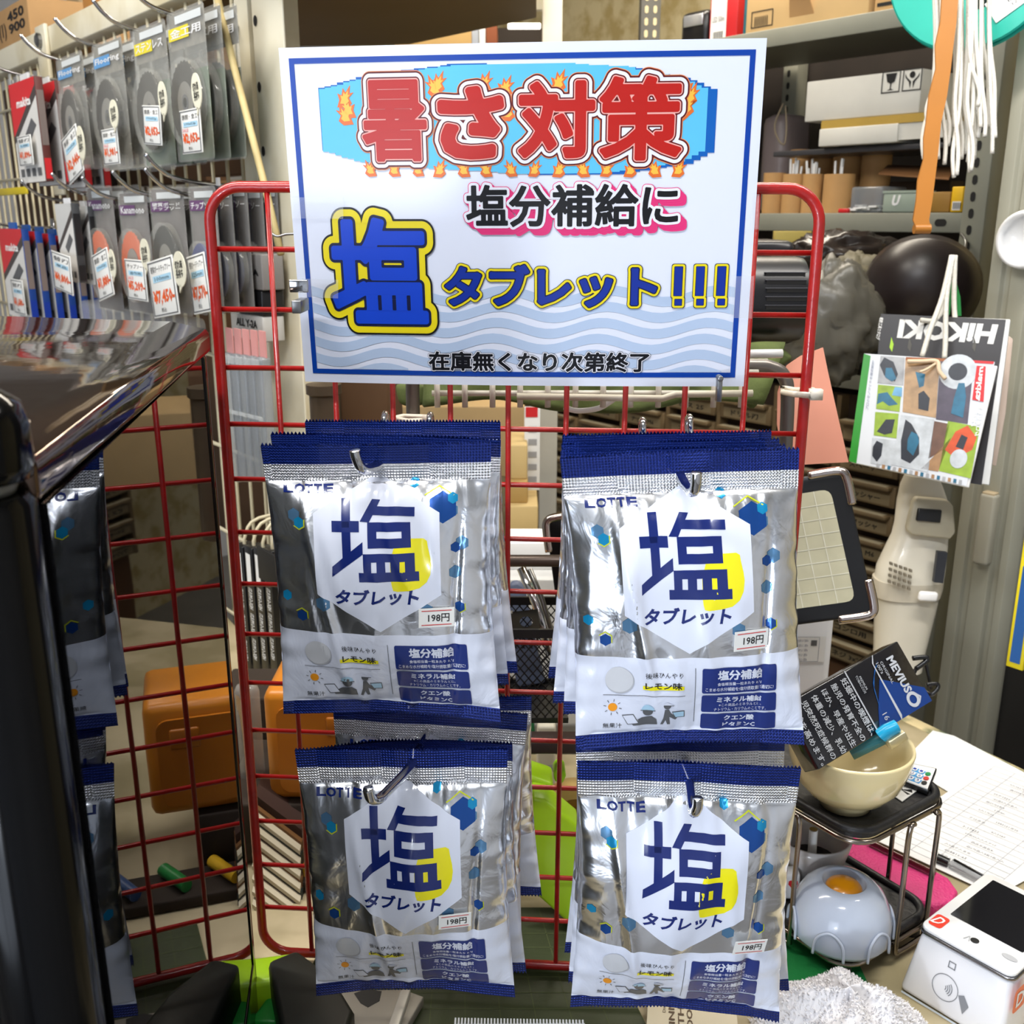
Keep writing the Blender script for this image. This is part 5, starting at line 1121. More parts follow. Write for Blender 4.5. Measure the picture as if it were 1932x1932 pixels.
m = M(ROOM.m); m.hexa([(s0 + w_ * .38, z0 + .02, n), (s0 + w_ * .58, z0 + .02, n), (s0 + w_ * .58, z0 + .022, n), (s0 + w_ * .38, z0 + .022, n)], [(s0 + w_ * .42, z0 + .06, n + .02), (s0 + w_ * .56, z0 + .06, n + .02), (s0 + w_ * .56, z0 + .062, n + .02), (s0 + w_ * .42, z0 + .062, n + .02)], CARD); m.rect(s0 + w_ * .42, s0 + w_ * .56, z0 + .062, z0 + .1, n + .0008, BLACKM); m.build('torn_flap', t)
t, s0, s1, z0, z1, n = on('cardboard_box', 'carton with dark stripes right of the opened tan carton', 'box', 1652, 1730, -60, 32, -.03, .3, mat('tan_carton3', (196, 158, 106), .8), .002, zS1)
m = M(ROOM.m)
for k in range(2): m.rect(s0 + .006, s1, z0 + .012 + k * .014, z0 + .018 + k * .014, n + .001, INK)
m.build('stripes', t)
# middle shelf
t, s0, s1, z0, z1, n = on('white_box', 'white lidded box with black fragile symbols, top of the pile', 'box', 1521, 1736, 142, 222, -.02, .2, mat('white_card', (206, 204, 196), .6), .002)
m = M(ROOM.m); w_ = s1 - s0; q = z1 - z0; bx = s0 + w_ * .675; bz = z0 + q * .52; sz = .036
outline(m, bx, bx + sz, bz, bz + sz, .002, n + .001, INK); outline(m, bx + sz * 1.12, bx + sz * 2.12, bz, bz + sz, .002, n + .001, INK)
m.poly([(bx + sz * .2, bz + sz * .88), (bx + sz * .8, bz + sz * .88), (bx + sz * .7, bz + sz * .5), (bx + sz * .53, bz + sz * .42), (bx + sz * .53, bz + sz * .18), (bx + sz * .7, bz + sz * .12), (bx + sz * .3, bz + sz * .12), (bx + sz * .47, bz + sz * .18), (bx + sz * .47, bz + sz * .42), (bx + sz * .3, bz + sz * .5)], INK, z=n + .001)
b2 = bx + sz * 1.12; m.disc(b2 + sz * .5, bz + sz * .72, sz * .15, sz * .15, n + .001, INK, n=14)
for sg_ in (-1, 1): m.poly([(b2 + sz * (.5 + sg_ * .08), bz + sz * .1), (b2 + sz * (.5 + sg_ * .16), bz + sz * .4), (b2 + sz * (.5 + sg_ * .36), bz + sz * .62), (b2 + sz * (.5 + sg_ * .38), bz + sz * .8), (b2 + sz * (.5 + sg_ * .28), bz + sz * .62), (b2 + sz * (.5 + sg_ * .04), bz + sz * .42)], INK, z=n + .001)
m.build('fragile_symbols', t); zb_w = z0
s_, zz, _ = g(1650, 226, -.02)
t, s0, s1, z0, z1, n = on('white_box', 'flat white box with a mustard top edge under the fragile box', 'box', 1545, 1693, 238, 273, -.015, .2, MATS['white_card'], .002)
m = M(ROOM.m); m.box(s0 + .002, s1 + .05, z1, zb_w, n - .2, n - .002, mat('mustard', (176, 144, 62), .6)); m.build('mustard_rim', t)
m = M(ROOM.m); m.box(s1, s1 + .09, z0 + .004, z1, n - .2, n - .004, MATS['white_card']); m.build('side_face', t)
m = M(ROOM.m); m.box(g(1440, 285)[0], sR, z0 - .012, z0 - .002, NS - .22, NS - .03, mat('smoke_tray', (60, 60, 64), .3)); tag(m.build('shelf_tray', bevel=.002), 'dark tray board under the two white boxes', 'tray')
zt_tray = z0
KR = mat('kraft_tube', (190, 146, 92), .75, var=.15, vs=30)
def ktube(lb, px0, px1, pt, dn, inner=True, z0=None, straws=0):
    xm = (px0 + px1) / 2; a = g(px0, pt, dn)[0]; b = g(px1, pt, dn)[0]; r = (b - a) / 2 * .96; z1 = g(xm, pt, dn)[1]; z0 = zS2 if z0 is None else z0
    c = ROOM.w((a + b) / 2, z0, NS + dn - r); t = thing('cardboard_tube', lb, 'tube', c, 'cardboard tubes on the middle shelf'); T = Matrix.Translation(c)
    m = M(T); hh = z1 - z0; m.lathe([(r, .0005), (r, hh), (r - .003, hh), (r - .003, .002), (0, .002)], KR, n=28); m.build('tube_wall', t, auto=40)
    if straws:
        rnd = random.Random(px0); k = 0
        for k in range(straws):
            an = rnd.random() * 6.28; q = rnd.random() * r * .65; dx, dy = q * math.cos(an), q * math.sin(an); l = hh + .01 + rnd.random() * .022
            m = M(T); m.tube([(dx * .6, dy * .6, .003), (dx + rnd.uniform(-.006, .006), dy, l)], .0022, PAPER, 6)
            tag(m.build('paper_stick'), 'white paper stick standing in a short cardboard tube', 'stick', 'white paper sticks in the tubes')
    return c
ktube('short cardboard tube nearest the sign in the front row', 1432, 1467, 326, -.03)
ktube('second short cardboard tube from the sign in the front row', 1468, 1505, 328, -.03, straws=9)
ktube('third short cardboard tube from the sign in the front row', 1507, 1540, 328, -.03, straws=10)
ktube('widest short cardboard tube at the right end of the front row', 1542, 1594, 328, -.02, straws=4)
ktube('tall cardboard tube at the back nearest the sign', 1483, 1518, 282, -.14); ktube('second tall cardboard tube at the back, lower rim', 1521, 1558, 290, -.14)
ktube('third tall cardboard tube at the back', 1561, 1612, 284, -.12); ktube('rightmost tall cardboard tube at the back', 1615, 1666, 284, -.12)
m = M(); a, b, c, d_ = gP(1657, 330, -.05), gP(1675, 314, -.12), gP(1800, 318, -.12), gP(1790, 340, -.03); up = V((0, 0, .003)); m.hexa([a, d_, c, b], [a + up, d_ + up, c + up, b + up], mat('brown_board', (134, 92, 54), .7)); tag(m.build('brown_board', bevel=.0005), 'loose brown board lying above the clear bins', 'board')
on('support_box', 'dark box under the loose brown board on the middle shelf', 'box', 1672, 1790, 342, 400, -.16, .05, mat('dark_brown_card', (70, 52, 36), .8), .002, zS2)  # one even dark brown card colour
t, s0, s1, z0, z1, n = on('clear_bin', 'clear plastic bin with white scraps on the middle shelf', 'bin', 1604, 1664, 352, 399, -.02, .08, CLEARM, .004, zS2)
m = M(ROOM.m); rnd = random.Random(3)
for k in range(14):
    sx = s0 + (s1 - s0) * rnd.random(); m.box(sx - .008, sx + .008, z0 + .003 * k * .3, z0 + .003 + .003 * k * .3, n - .05 + rnd.random() * .03, n - .02 + rnd.random() * .03, PAPER)
tag(m.build('paper_scraps'), 'heap of white scraps in the clear bin', 'scraps', kind='stuff')
t, s0, s1, z0, z1, n = on('clear_case', 'small clear green case with a white letter on the middle shelf', 'case', 1665, 1728, 364, 400, .0, .06, mat('clear_green', (176, 190, 176), .25, alpha=.75), .003, zS2)
m = M(ROOM.m); m.text('U', s0 + (s1 - s0) * .3, s0 + (s1 - s0) * .52, z0 + .012, z0 + .03, n + .001, WHITE, bold=.05, slant=.2); m.box(s0 - .001, s1 + .001, z1, z1 + .004, n - .06, n + .001, MATS['clear_green']); m.build('lid', t)
m = M(ROOM.m); m.add([(s0 + .03 + .02 * math.cos(a) * (1 + .3 * math.sin(3 * a)), z1 + .006 + .008 * abs(math.sin(a * 2)), n - .03 + .02 * math.sin(a)) for a in [i * .5 for i in range(12)]], [tuple(range(12))], PAPER)
on('kraft_box', 'brownish yellow box beside the yellow carton on the middle shelf', 'box', 1745, 1792, 362, 401, -.02, .08, mat('ochre', (150, 112, 44), .6), .002, zS2)
t, s0, s1, z0, z1, n = on('yellow_box', 'bright yellow carton with a barcode against the slotted post', 'box', 1794, 1816, 352, 401, .0, .08, mat('signal_yellow', (232, 184, 20), .5), .002, zS2)
m = M(ROOM.m); m.rect(s0 + .004, s1 - .002, z0 + .004, z0 + .018, n + .001, PAPER)
for k in range(5): m.rect(s0 + .006 + k * .003, s0 + .0075 + k * .003, z0 + .006, z0 + .016, n + .0015, INK)
m.build('barcode', t)
m = M(ROOM.m); s, z, n = g(1590, 396, .0); m.box(s - .012, s + .01, zS2, zS2 + .008, NS - .01, NS - .002, REDI); tag(m.build('red_block', bevel=.002), 'small red block on the shelf edge beside the tubes', 'cap')
for a, q in enumerate(((1432, 1480, 180), (1440, 1500, 230))): pass
m = M(ROOM.m); rnd = random.Random(9); vs = []
on('crumpled_bag', 'dim crumpled plastic bag on the shelf right of the sign', 'bag', 1432, 1480, 215, 330, -.2, .1, mat('dim_bag', (120, 108, 108), .4, bump=.8, bs=30), .02, zS2)
m = M(); m.tube(smooth_path([gP(1478, 195, -.15), gP(1462, 235, -.13), gP(1468, 262, -.12), gP(1480, 272, -.12), gP(1484, 240, -.13), gP(1482, 200, -.15)], 5), .002, mat('dim_string', (140, 126, 104), .8), 5); tag(m.build('string_loop', smooth=True), 'loop of dull string hanging beside the crumpled bag', 'string')

# under the middle shelf
T = frame_from(P(1452, 565, .92), V((1, 0, 0)), V((0, 0, 1)))
t = thing('black_lamp_body', 'black cylindrical appliance with vent slots behind the right side of the rack', 'appliance', T.translation - V((0, 0, .05)))
m = M(T @ Matrix.Rotation(R(90), 4, 'Y') @ Matrix.Rotation(0, 4, 'Z'))
m.lathe([(0, -.14), (.036, -.14), (.0375, -.12), (.0375, .02), (.036, .0265), (.032, .0285), (0, .0285)], mat('black_satin', (20, 20, 24), .35), n=48); m.build('body', t, auto=30)
m = M(T)
for k in range(5):
    a = R(62 - k * 12); y_, z_ = .0377 * math.sin(a) * 0 + .0378 * math.sin(R(38 - k * 11)), .0378 * math.cos(R(38 - k * 11)); m.box(-.012, .022, y_ - .0016, y_ + .0016, z_ - .002, z_ + .0006, BLACKM); m.box(-.013, .023, y_ + .0017, y_ + .0022, z_ - .002, z_ + .0009, mat('slot_edge', (90, 90, 96), .3))
m.build('vent_slots', t)['kind'] = 'stuff'
m = M(T @ Matrix.Translation((-.03, -.045, -.01))); m.lathe([(.02, 0), (.02, -.02), (.03, -.03), (0, -.03)][::-1], BLACK, Matrix.Rotation(R(-90), 4, 'X'), n=20); m.build('foot', t)
t, T, L, H = item('equipment_case', 'black hard case lying behind the black cylindrical appliance', 'case', 1400, 1500, 455, 480, 1.2, .12, mat('case_black', (34, 32, 36), .35), .008)
t, T, L, H = item('equipment_case', 'black block under the cylindrical appliance beside the rack frame', 'case', 1412, 1500, 612, 650, 1.0, .07, BLACKM, .006)
t, T, L, H = item('yellow_board', 'pale yellow sheet high under the middle shelf beside the rack', 'sheet', 1462, 1530, 437, 462, 1.9, .02, mat('pale_yellow', (190, 170, 90), .7), .001)
# white crumpled bag and helmet-like bowl
def blob(name, lb, cat, px, py, d, rx, ry, rz, mt, seed=1, amp=.25, fr=2.5, fold=0.):
    c = P(px, py, d); m = M(Matrix.Translation(c)); nu, nv = 40, 24; vs = []
    for j in range(nv + 1):
        for i in range(nu):
            a, b = 2 * math.pi * i / nu, math.pi * j / nv; p = V((math.sin(b) * math.cos(a), math.sin(b) * math.sin(a), math.cos(b))); k = 1 + amp * noise.noise(p * fr + V((seed * 7., 0, 0))) + fold * (1 - abs(noise.noise(p * fr * 2.2 + V((0, seed * 5., 0))) * 2.5))
            vs.append((p.x * rx * k, p.y * ry * k, p.z * rz * k))
    m.add(vs, [(j * nu + i, (j + 1) * nu + i, (j + 1) * nu + (i + 1) % nu, j * nu + (i + 1) % nu) for j in range(nv) for i in range(nu)], mt); return tag(m.build(name, smooth=True), lb, cat)
PLB = mat('grey_poly_bag', (96, 93, 84), .35, bump=.7, bs=25)
blob('plastic_bag', 'crumpled greyish white plastic bag behind the right edge of the rack', 'bag', 1560, 610, 1.55, .075, .05, .085, PLB, 2, .25, 2.5, .15)
blob('plastic_bag', 'dim olive bag under the middle shelf above the crumpled white bag', 'bag', 1620, 540, 1.75, .07, .05, .05, mat('olive_bag', (110, 104, 84), .6, bump=.6, bs=25), 3, .25, 2.5, .15)
blob('plastic_bag', 'dark bag with a shiny fold right under the middle shelf', 'bag', 1590, 480, 1.8, .09, .05, .035, mat('dark_bag', (46, 38, 34), .25, bump=.8, bs=20), 5, .3, 2.5, .2)
m = M(ROOM.m); s, z, n = g(1668, 545, -.05); m.box(s - .02, s + .02, z - .04, z + .035, n - .04, n, mat('dark_green_box', (20, 66, 38), .5)); tag(m.build('green_tin', bevel=.003), 'dark green tin beside the black bowl under the middle shelf', 'tin')
T = frame_from(P(1740, 540, 1.62), V((1, -.5, .1)), V((-.2, 0, 1))); t = thing('black_helmet', 'dark round helmet tilted under the middle shelf at right', 'helmet', T.translation - V((0, 0, .09)))
m = M(T); prof = [(.088 * math.cos(R(a)), .085 * math.sin(R(a))) for a in range(0, 91, 10)]; m.lathe([(.082 * math.cos(R(a)), .08 * math.sin(R(a)) - 0.0) for a in range(90, -1, -10)][:-1] + [(.082, 0)] + prof, mat('helmet_dark', (42, 34, 34), .35), Matrix.Rotation(R(20), 4, 'X'), n=40); m.build('shell', t, smooth=True)
blob('tool_heap', 'heap of dark boxed goods under the helmet-like bowl', 'heap', 1690, 668, 1.70, .09, .03, .03, BLACKM, 6, .3, 3., .2)

# parts drawers
DRW = mat('drawer_cream', (134, 112, 78), .6, var=.3, vs=20); DRF = mat('drawer_dark', (64, 48, 34), .8); LABC = mat('label_aged', (184, 172, 142), .7)
zD1 = zS3 - .05; zD0 = g(1600, 1262, 0)[1]; nD = NS - .015
cab = thing('parts_cabinet', 'brown parts cabinet with many small labelled drawers below the steel shelf', 'cabinet', ROOM.w(sR - .5, zD0, nD - .1))
sD1 = g(1692, 900)[0]; pitch_s, pitch_z = .148, .056; ncol, nrow = 8, int((zD1 - zD0) / pitch_z)
m = M(ROOM.m); m.box(sD1 - pitch_s * ncol - .01, sD1 + .006, zD0 - .004, zD1, nD - .24, nD - .03, DRF); m.build('carcass', cab)
m = M(ROOM.m)
for c in range(ncol + 1): m.box(sD1 - c * pitch_s - .005, sD1 - c * pitch_s + .005, zD0, zD1, nD - .03, nD - .004, DRW)
m.build('upright', cab)['kind'] = 'stuff'
proto = None; sL0 = sD1 - pitch_s; zL0 = zD0
wr = ['ネジ 3x20', 'ドリル刃', 'ナット M6', 'ワッシャー', 'ビス 25', 'コンロ用', 'ソケット', '平ワッシャ', 'スペーサー']
for r_ in range(nrow):
    for c in range(ncol):
        a = sD1 - (c + 1) * pitch_s + .008; b = sD1 - c * pitch_s - .008; z = zD0 + r_ * pitch_z + .004
        off = ROOM.es * (a - (sL0 + .008)) + V((0, 0, z - (zL0 + .004)))
        if proto is None:
            m = M(ROOM.m); m.box(a, b, z, z + pitch_z - .016, nD - .02, nD, DRW); m.box(a + .006, b - .006, z + pitch_z - .022, z + pitch_z - .014, nD - .002, nD + .016, DRW)
            proto = m.build('drawer', cab, bevel=.0015); protos = [proto]; lp = []
            for i, t_ in enumerate(wr):
                m = M(ROOM.m); m.box(a + .012, b - .012, z + pitch_z - .0138, z + pitch_z - .0132, nD + .0, nD + .015, LABC); m.rect(a + .01, b - .01, z + .004, z + .024, nD + .0006, mat('drawer_label', (150, 132, 98), .7)); m.text(t_, a + .03, b - .03, z + .008, z + .02, nD + .001, INK, bold=.02, res=1)
                l = m.build('label', proto); lp.append(l)
            base = proto.location.copy()
            for l in lp[1:]: COL.objects.unlink(l)
            continue
        q = proto.copy(); COL.objects.link(q); q.parent = cab; q.location = base + off
        l = lp[(r_ * 5 + c * 3) % len(lp)].copy(); COL.objects.link(l); l.parent = q
m = M(ROOM.m); m.box(sD1 - pitch_s * ncol, sD1 + .006, .002, zD0 - .006, nD - .24, nD - .03, mat('base_box_brown', (110, 76, 46), .8)); tag(m.build('cardboard_box', bevel=.003), 'brown boxes stacked below the small parts drawers', 'box')

# salmon paper hanging behind the pipe
m = M(); slab(m, [(1484, 690), (1510, 672), (1553, 656), (1562, 700), (1582, 790), (1601, 872), (1560, 874), (1480, 879), (1466, 800), (1467, 740)], .90, .0012, mat('salmon_paper', (222, 150, 126), .8, var=.08)); t_ = tag(m.build('salmon_paper'), 'salmon pink paper sheet hanging beside the bent pipe', 'paper')
# grid board with metal corners
c0, c1, c2, c3 = P(1028, 980, .93), P(1594, 886, .86), P(1652, 1160, .86), P(1062, 1238, .93)
BT = frame_from(c3, c2 - c3, c0 - c3); bi = BT.inverted(); bw = (bi @ c2).x; bh_ = (bi @ c0).y; skx = (bi @ c1).x - bw
t = thing('grid_board', 'black-framed beige board ruled with a white grid and chrome corners', 'board', (c3 + c2) / 2)
outl = [(bi @ c)[:2] for c in (c3, c2, c1, c0)]
def inset(p, k):
    cx = sum(q[0] for q in p) / 4; cy = sum(q[1] for q in p) / 4; return [(q[0] + (cx - q[0]) / abs(q[0] - cx) * k, q[1] + (cy - q[1]) / abs(q[1] - cy) * k) for q in p]
def rnd_poly(p, r, n=4):
    out = []; N = len(p)
    for i in range(N):
        a, b, c = V(p[i - 1]), V(p[i]), V(p[(i + 1) % N]); d0 = (a - b).normalized(); d1 = (c - b).normalized()
        for k in range(n + 1): u_ = k / n; out.append(tuple((b + d0 * r) * (1 - u_) ** 2 + b * 2 * u_ * (1 - u_) + (b + d1 * r) * u_ ** 2))
    return out
m = M(BT); m.prism(rnd_poly(outl, .010), -.006, 0, BLACK); m.build('black_frame', t, bevel=.0015)
ins_ = inset(outl, .014)
m = M(BT); m.prism(rnd_poly(ins_, .008), .0, .0006, mat('grid_beige', (206, 202, 172), .55, var=.12, vs=60)); m.build('beige_insert', t)
m = M(BT); (ax_, ay_), (bx_, by_), (cx_, cy_), (dx_, dy_) = ins_; GLN = mat('grid_line', (232, 230, 210), .6)
L_ = bx_ - ax_; nl = int(L_ / .0148)
for k in range(1, nl + 1):
    f = k / (nl + 1); p = V((ax_ + (bx_ - ax_) * f, ay_ + (by_ - ay_) * f)); q = V((dx_ + (cx_ - dx_) * f, dy_ + (cy_ - dy_) * f)); m.poly([(p.x - .0004, p.y), (p.x + .0004, p.y), (q.x + .0004, q.y), (q.x - .0004, q.y)], GLN, z=.0008)
nh = 8
for k in range(1, nh):
    f = k / nh; p = V((ax_ + (dx_ - ax_) * f, ay_ + (dy_ - ay_) * f)); q = V((bx_ + (cx_ - bx_) * f, by_ + (cy_ - by_) * f)); m.poly([(p.x, p.y - .0004), (q.x, q.y - .0004), (q.x, q.y + .0004), (p.x, p.y + .0004)], GLN, z=.0008)
m.build('grid_lines', t)['kind'] = 'stuff'
for i in range(4):
    a, b, c = V(outl[i - 1]), V(outl[i]), V(outl[(i + 1) % 4]); d0 = (a - b).normalized() * .030; d1 = (c - b).normalized() * .030
    pth = [b + d0, b + d0 * .33, b + (d0 + d1) * .07, b + d1 * .33, b + d1]; m = M(BT); m.tube([(p.x, p.y, -.002) for p in smooth_path([p.to_3d() for p in pth], 5)], .0042, mat('rose_chrome', (206, 192, 184), .15, 1.), 8); m.build('chrome_corner', t, smooth=True)

# white bottle behind the pack
c = onz(1540, 1400, CZ); T = Matrix.Translation((P(1535, 1250, .98).x, .99, 0))
t = thing('white_bottle', 'white square plastic bottle with a small printed label behind the upper right bag', 'bottle', (T.translation.x, .99, CZ))
zt = P(1530, 1185, .95).z + .002
m = M(T); hw = .040
m.prism(rr(-hw, hw, -.02, .02, .008, 4), CZ, zt - .006, mat('bottle_white', (222, 222, 224), .35, coat=.2)); m.build('bottle_body', t, bevel=.003)
m = M(T); m.prism(rr(-hw * 1.02, hw * 1.02, -.0205, .0205, .008, 4), zt - .018, zt, MATS['bottle_white']); m.build('wide_cap', t, bevel=.006, seg=3)
m = M(T @ Matrix.Translation((0, -.0206, 0)) @ Matrix.Rotation(R(90), 4, 'X')); z1 = P(1530, 1262, .97).z; m.rect(-.010, .032, z1 - .028, z1, .0, PAPER)
for k in range(5): m.text('注意事項 使用方法をよく読み', -.008, .014, z1 - .006 - k * .0052, z1 - .003 - k * .0052, .0003, mat('label_blue', (60, 70, 110), .6), res=1)
outline(m, -.0095, .0255, z1 - .0275, z1 - .0005, .0003, .0003, MATS['label_blue']); m.rect(.017, .023, z1 - .010, z1 - .004, .0003, INKG); m.build('printed_label', t)

# white handheld vacuum hanging in front of the drawers
VW = mat('ivory_white', (222, 216, 200), .3, coat=.25, var=.06)
secs = [(1738, 896, 30), (1738, 915, 38), (1740, 945, 46), (1740, 985, 50), (1735, 1010, 51), (1728, 1035, 56), (1718, 1070, 62), (1714, 1095, 62), (1711, 1118, 58)]
t = thing('handheld_vacuum', 'ivory handheld vacuum with a clear dust cup, hanging by the steel cabinet', 'vacuum cleaner', P(1695, 1250, 1.3))
def loft(m, secs, d, mt, flat=.7, n=28, pw=.8):
    vs = []; rings = []
    for px, py, w_ in secs:
        c = P(px, py, d); r = w_ / F_PX * d; ax = V((1, 0, 0)); ay = V((0, 1, 0)); 
        for k in range(n):
            a = 2 * math.pi * k / n; cx = math.copysign(abs(math.cos(a)) ** pw, math.cos(a)); sy = math.copysign(abs(math.sin(a)) ** pw, math.sin(a)); vs.append(c + ax * (r * cx) + ay * (r * flat * sy))
    N = len(secs); fs = [(i * n + k, i * n + (k + 1) % n, (i + 1) * n + (k + 1) % n, (i + 1) * n + k)[::-1] for i in range(N - 1) for k in range(n)] + [tuple(range(n)), tuple(range((N - 1) * n, N * n))[::-1]]
    return m.add(vs, fs, mt)
D = 1.28
m = M(); loft(m, secs, D, VW); m.build('motor_body', t, auto=50)
m = M(); loft(m, [(1711, 1119, 57), (1710, 1135, 56), (1703, 1180, 52), (1697, 1225, 47), (1692, 1262, 45)], D, mat('cup_ivory', (208, 202, 186), .25, alpha=.92, coat=.3)); m.build('dust_cup', t, auto=50)
m = M(); loft(m, [(1713, 1090, 64), (1711, 1105, 64), (1709, 1122, 61)], D, mat('ring_ivory', (196, 188, 170), .35)); m.build('joint_ring', t, auto=50)
fr = lambda px, py, o=0.: P(px, py, D) + V((0, -.031 - o, 0))
def plate(m, pts, o, th, mt): 
    q = [fr(x, y, o + .012) for x, y in pts]; n = len(q); bk = [p + V((0, th, 0)) for p in q]
    m.add(q + bk, [tuple(range(n))[::-1], tuple(range(n, 2 * n))] + [(i, (i + 1) % n, n + (i + 1) % n, n + i) for i in range(n)], mt)
k = .955
def vp(x, y): return ((x - 966) * 1 + 966, y)
m = M(); plate(m, [vp(*q) for q in ((1704, 935), (1710, 925), (1768, 930), (1778, 942), (1782, 990), (1772, 1003), (1700, 994), (1692, 985))], -.008, .012, mat('ivory_shade', (188, 180, 158), .4)); m.build('handle_panel', t, bevel=.003)
m = M(); plate(m, [(1711, 944), (1754, 947), (1751, 970), (1707, 966)], -.004, .006, BLACK); m.build('black_window', t, bevel=.001)
m = M(); plate(m, [(1744, 1021), (1762, 1023), (1754, 1079), (1737, 1077)], -.001, .006, mat('rating_black', (40, 42, 48), .4)); m.build('rating_label', t)
m = M(); plate(m, [(1713, 1095), (1747, 1097), (1744, 1114), (1709, 1112)], -.001, .008, WHITE); m.build('release_button', t, bevel=.003)
m = M()
for a in range(5):
    for b in range(4):
        x, y = 1659 + a * 8 + b * 1, 1078 - b * 11 + a * 2.4; plate(m, [(x, y), (x + 5, y + 1), (x + 5, y + 6), (x, y + 5)], -.010 + .0016 * a, .004, mat('vent_dark', (120, 112, 96), .6))
m.build('vent_holes', t)['kind'] = 'stuff'
m = M(); m.tube([P(1738, 900, D), P(1741, 870, D + .02), P(1741, 860, D + .05)], .008, VW, 12); m.build('hanging_loop', t, smooth=True)

# steel cabinet at the right edge
nC = P(1816, 923, 1.45).dot(ROOM.en); cs0 = ROOM.hit(1816, 923, nC)[0]; cs1 = ROOM.hit(1927, 960, nC)[0]
CG = mat('cabinet_grey_green', (158, 156, 140), .45, var=.08, vs=5)
t = thing('steel_cabinet', 'tall grey-green steel cabinet with a recessed handle at the right edge', 'cabinet', ROOM.w((cs0 + cs1) / 2, .002, nC - .2))
m = M(ROOM.m); m.box(cs0 + .003, cs1 + .5, .002, 2.1, nC - .30, nC - .022, mat('cabinet_dark', (34, 32, 30), .6)); m.build('carcass', t)
dw = cs1 - cs0; prof_ = [(0, 0), (.18, 0), (.22, -.006), (.30, -.006), (.34, 0), (.62, 0), (.66, -.008), (.74, -.008), (.78, 0), (.9, 0), (1, -.012)]
m = M(ROOM.m); pts = [(cs0 + dw * a, nC + b) for a, b in prof_] + [(cs1, nC - .022), (cs0, nC - .022)]; n = len(pts)
m.add([(s, z, n_) for z in (.03, 2.08) for s, n_ in pts], [tuple(range(n)), tuple(range(n, 2 * n))[::-1]] + [(i, n + i, n + (i + 1) % n, (i + 1) % n) for i in range(n)], CG); m.build('ribbed_door_edge', t, bevel=.001)
ha = ROOM.hit(1841, 1000, nC + .01); hb = ROOM.hit(1873, 1000, nC + .01); hz1 = ROOM.hit(1858, 930, nC + .01)[1]; hz0 = ROOM.hit(1852, 1066, nC + .01)[1]
m = M(ROOM.m); m.box(ha[0], hb[0], hz0, hz1, nC - .004, nC + .014, mat('handle_grey', (172, 168, 152), .4)); m.build('handle', t, bevel=.005, seg=3)
m = M(ROOM.m); m.box(ha[0] + .003, hb[0] - .003, hz1 - .004, hz1 + .002, nC - .003, nC + .012, mat('handle_cap', (190, 172, 140), .5)); m.build('handle_cap', t, bevel=.001)
s, z, n = ROOM.hit(1932, 452, nC + .02); T = ROOM.m @ Matrix.Translation((s, z, nC + .004))
t = thing('round_white_holder', 'round white plastic ring stuck on the steel cabinet at the right edge', 'holder', ROOM.w(s, z - .04, nC + .01))
m = M(T); m.lathe([(0, -.001), (.036, -.001), (.038, .004), (.036, .018), (.031, .02), (.029, .012), (0, .010)], WHITE, n=36); m.build('ring', t, smooth=True)
t, s0, s1, z0, z1, n = on('hanging_card', 'yellow and blue card hanging at the right edge of the picture', 'card', 1914, 1948, 1010, 1268, .52, .006, mat('card_yellow', (236, 216, 30), .5), .001)
m = M(ROOM.m); m.rect(s0 + .004, s1 - .004, z0 + .008, z0 + (z1 - z0) * .78, n + .0008, mat('card_blue', (30, 90, 160), .5)); m.build('blue_panel', t)

# teal reel, white strings and amber strap hanging at top right
T = frame_from(P(1838, -70, 1.25), V((.8, -.55, 0)), V((0, .12, 1))); TEAL = mat('teal_plastic', (24, 178, 158), .35)
t = thing('cord_reel', 'turquoise plastic cord reel hanging at the top right corner', 'reel', T.translation - V((0, 0, .1)))
rr0 = .098
for zz in (0, -.016):
    m = M(T); m.lathe([(rr0 - .042, zz - .002), (rr0, zz - .002), (rr0 + .002, zz), (rr0, zz + .002), (rr0 - .042, zz + .002), (rr0 - .042, zz - .002)], TEAL, n=56); m.build('outer_rim', t, auto=30)
m = M(T); m.lathe([(rr0 - .006, -.016), (rr0 - .006, 0)], mat('dark_cord', (30, 50, 48), .7), n=48); m.build('wound_cord', t, smooth=True)
for k in range(6):
    a = R(60 * k + 20); m = M(T @ Matrix.Rotation(a, 4, 'Z')); m.box(.02, rr0 - .02, -.008, .008, -.001, .001, TEAL); m.build('spoke', t)
m = M(T); m.lathe([(0, -.003), (.026, -.003), (.026, .003), (0, .003)], TEAL, n=24); m.build('hub', t)
m = M(T @ Matrix.Translation((.050, -.045, .0035)) @ Matrix.Rotation(R(35), 4, 'Z')); m.rect(-.028, .028, -.014, .014, 0, PAPER)
for k in range(10): m.rect(-.006 + k * .0022, -.005 + k * .0022, -.002, .010, .0003, INK)
m.text('12345', -.004, .014, -.008, -.005, .0003, INK, res=1); m.build('barcode_label', t)
rnd = random.Random(5)
STR = mat('white_string', (226, 222, 212), .8, bump=.5, bs=400)
ends = [(1743, 300), (1748, 292), (1752, 240), (1762, 215), (1770, 300), (1782, 310), (1800, 335), (1805, 330), (1788, 275), (1814, 300), (1822, 290), (1812, 285), (1830, 325), (1838, 300), (1845, 260), (1850, 240), (1858, 258), (1872, 290), (1878, 260), (1832, 322), (1826, 305), (1800, 240), (1845, 200), (1866, 240)]
t_ = None
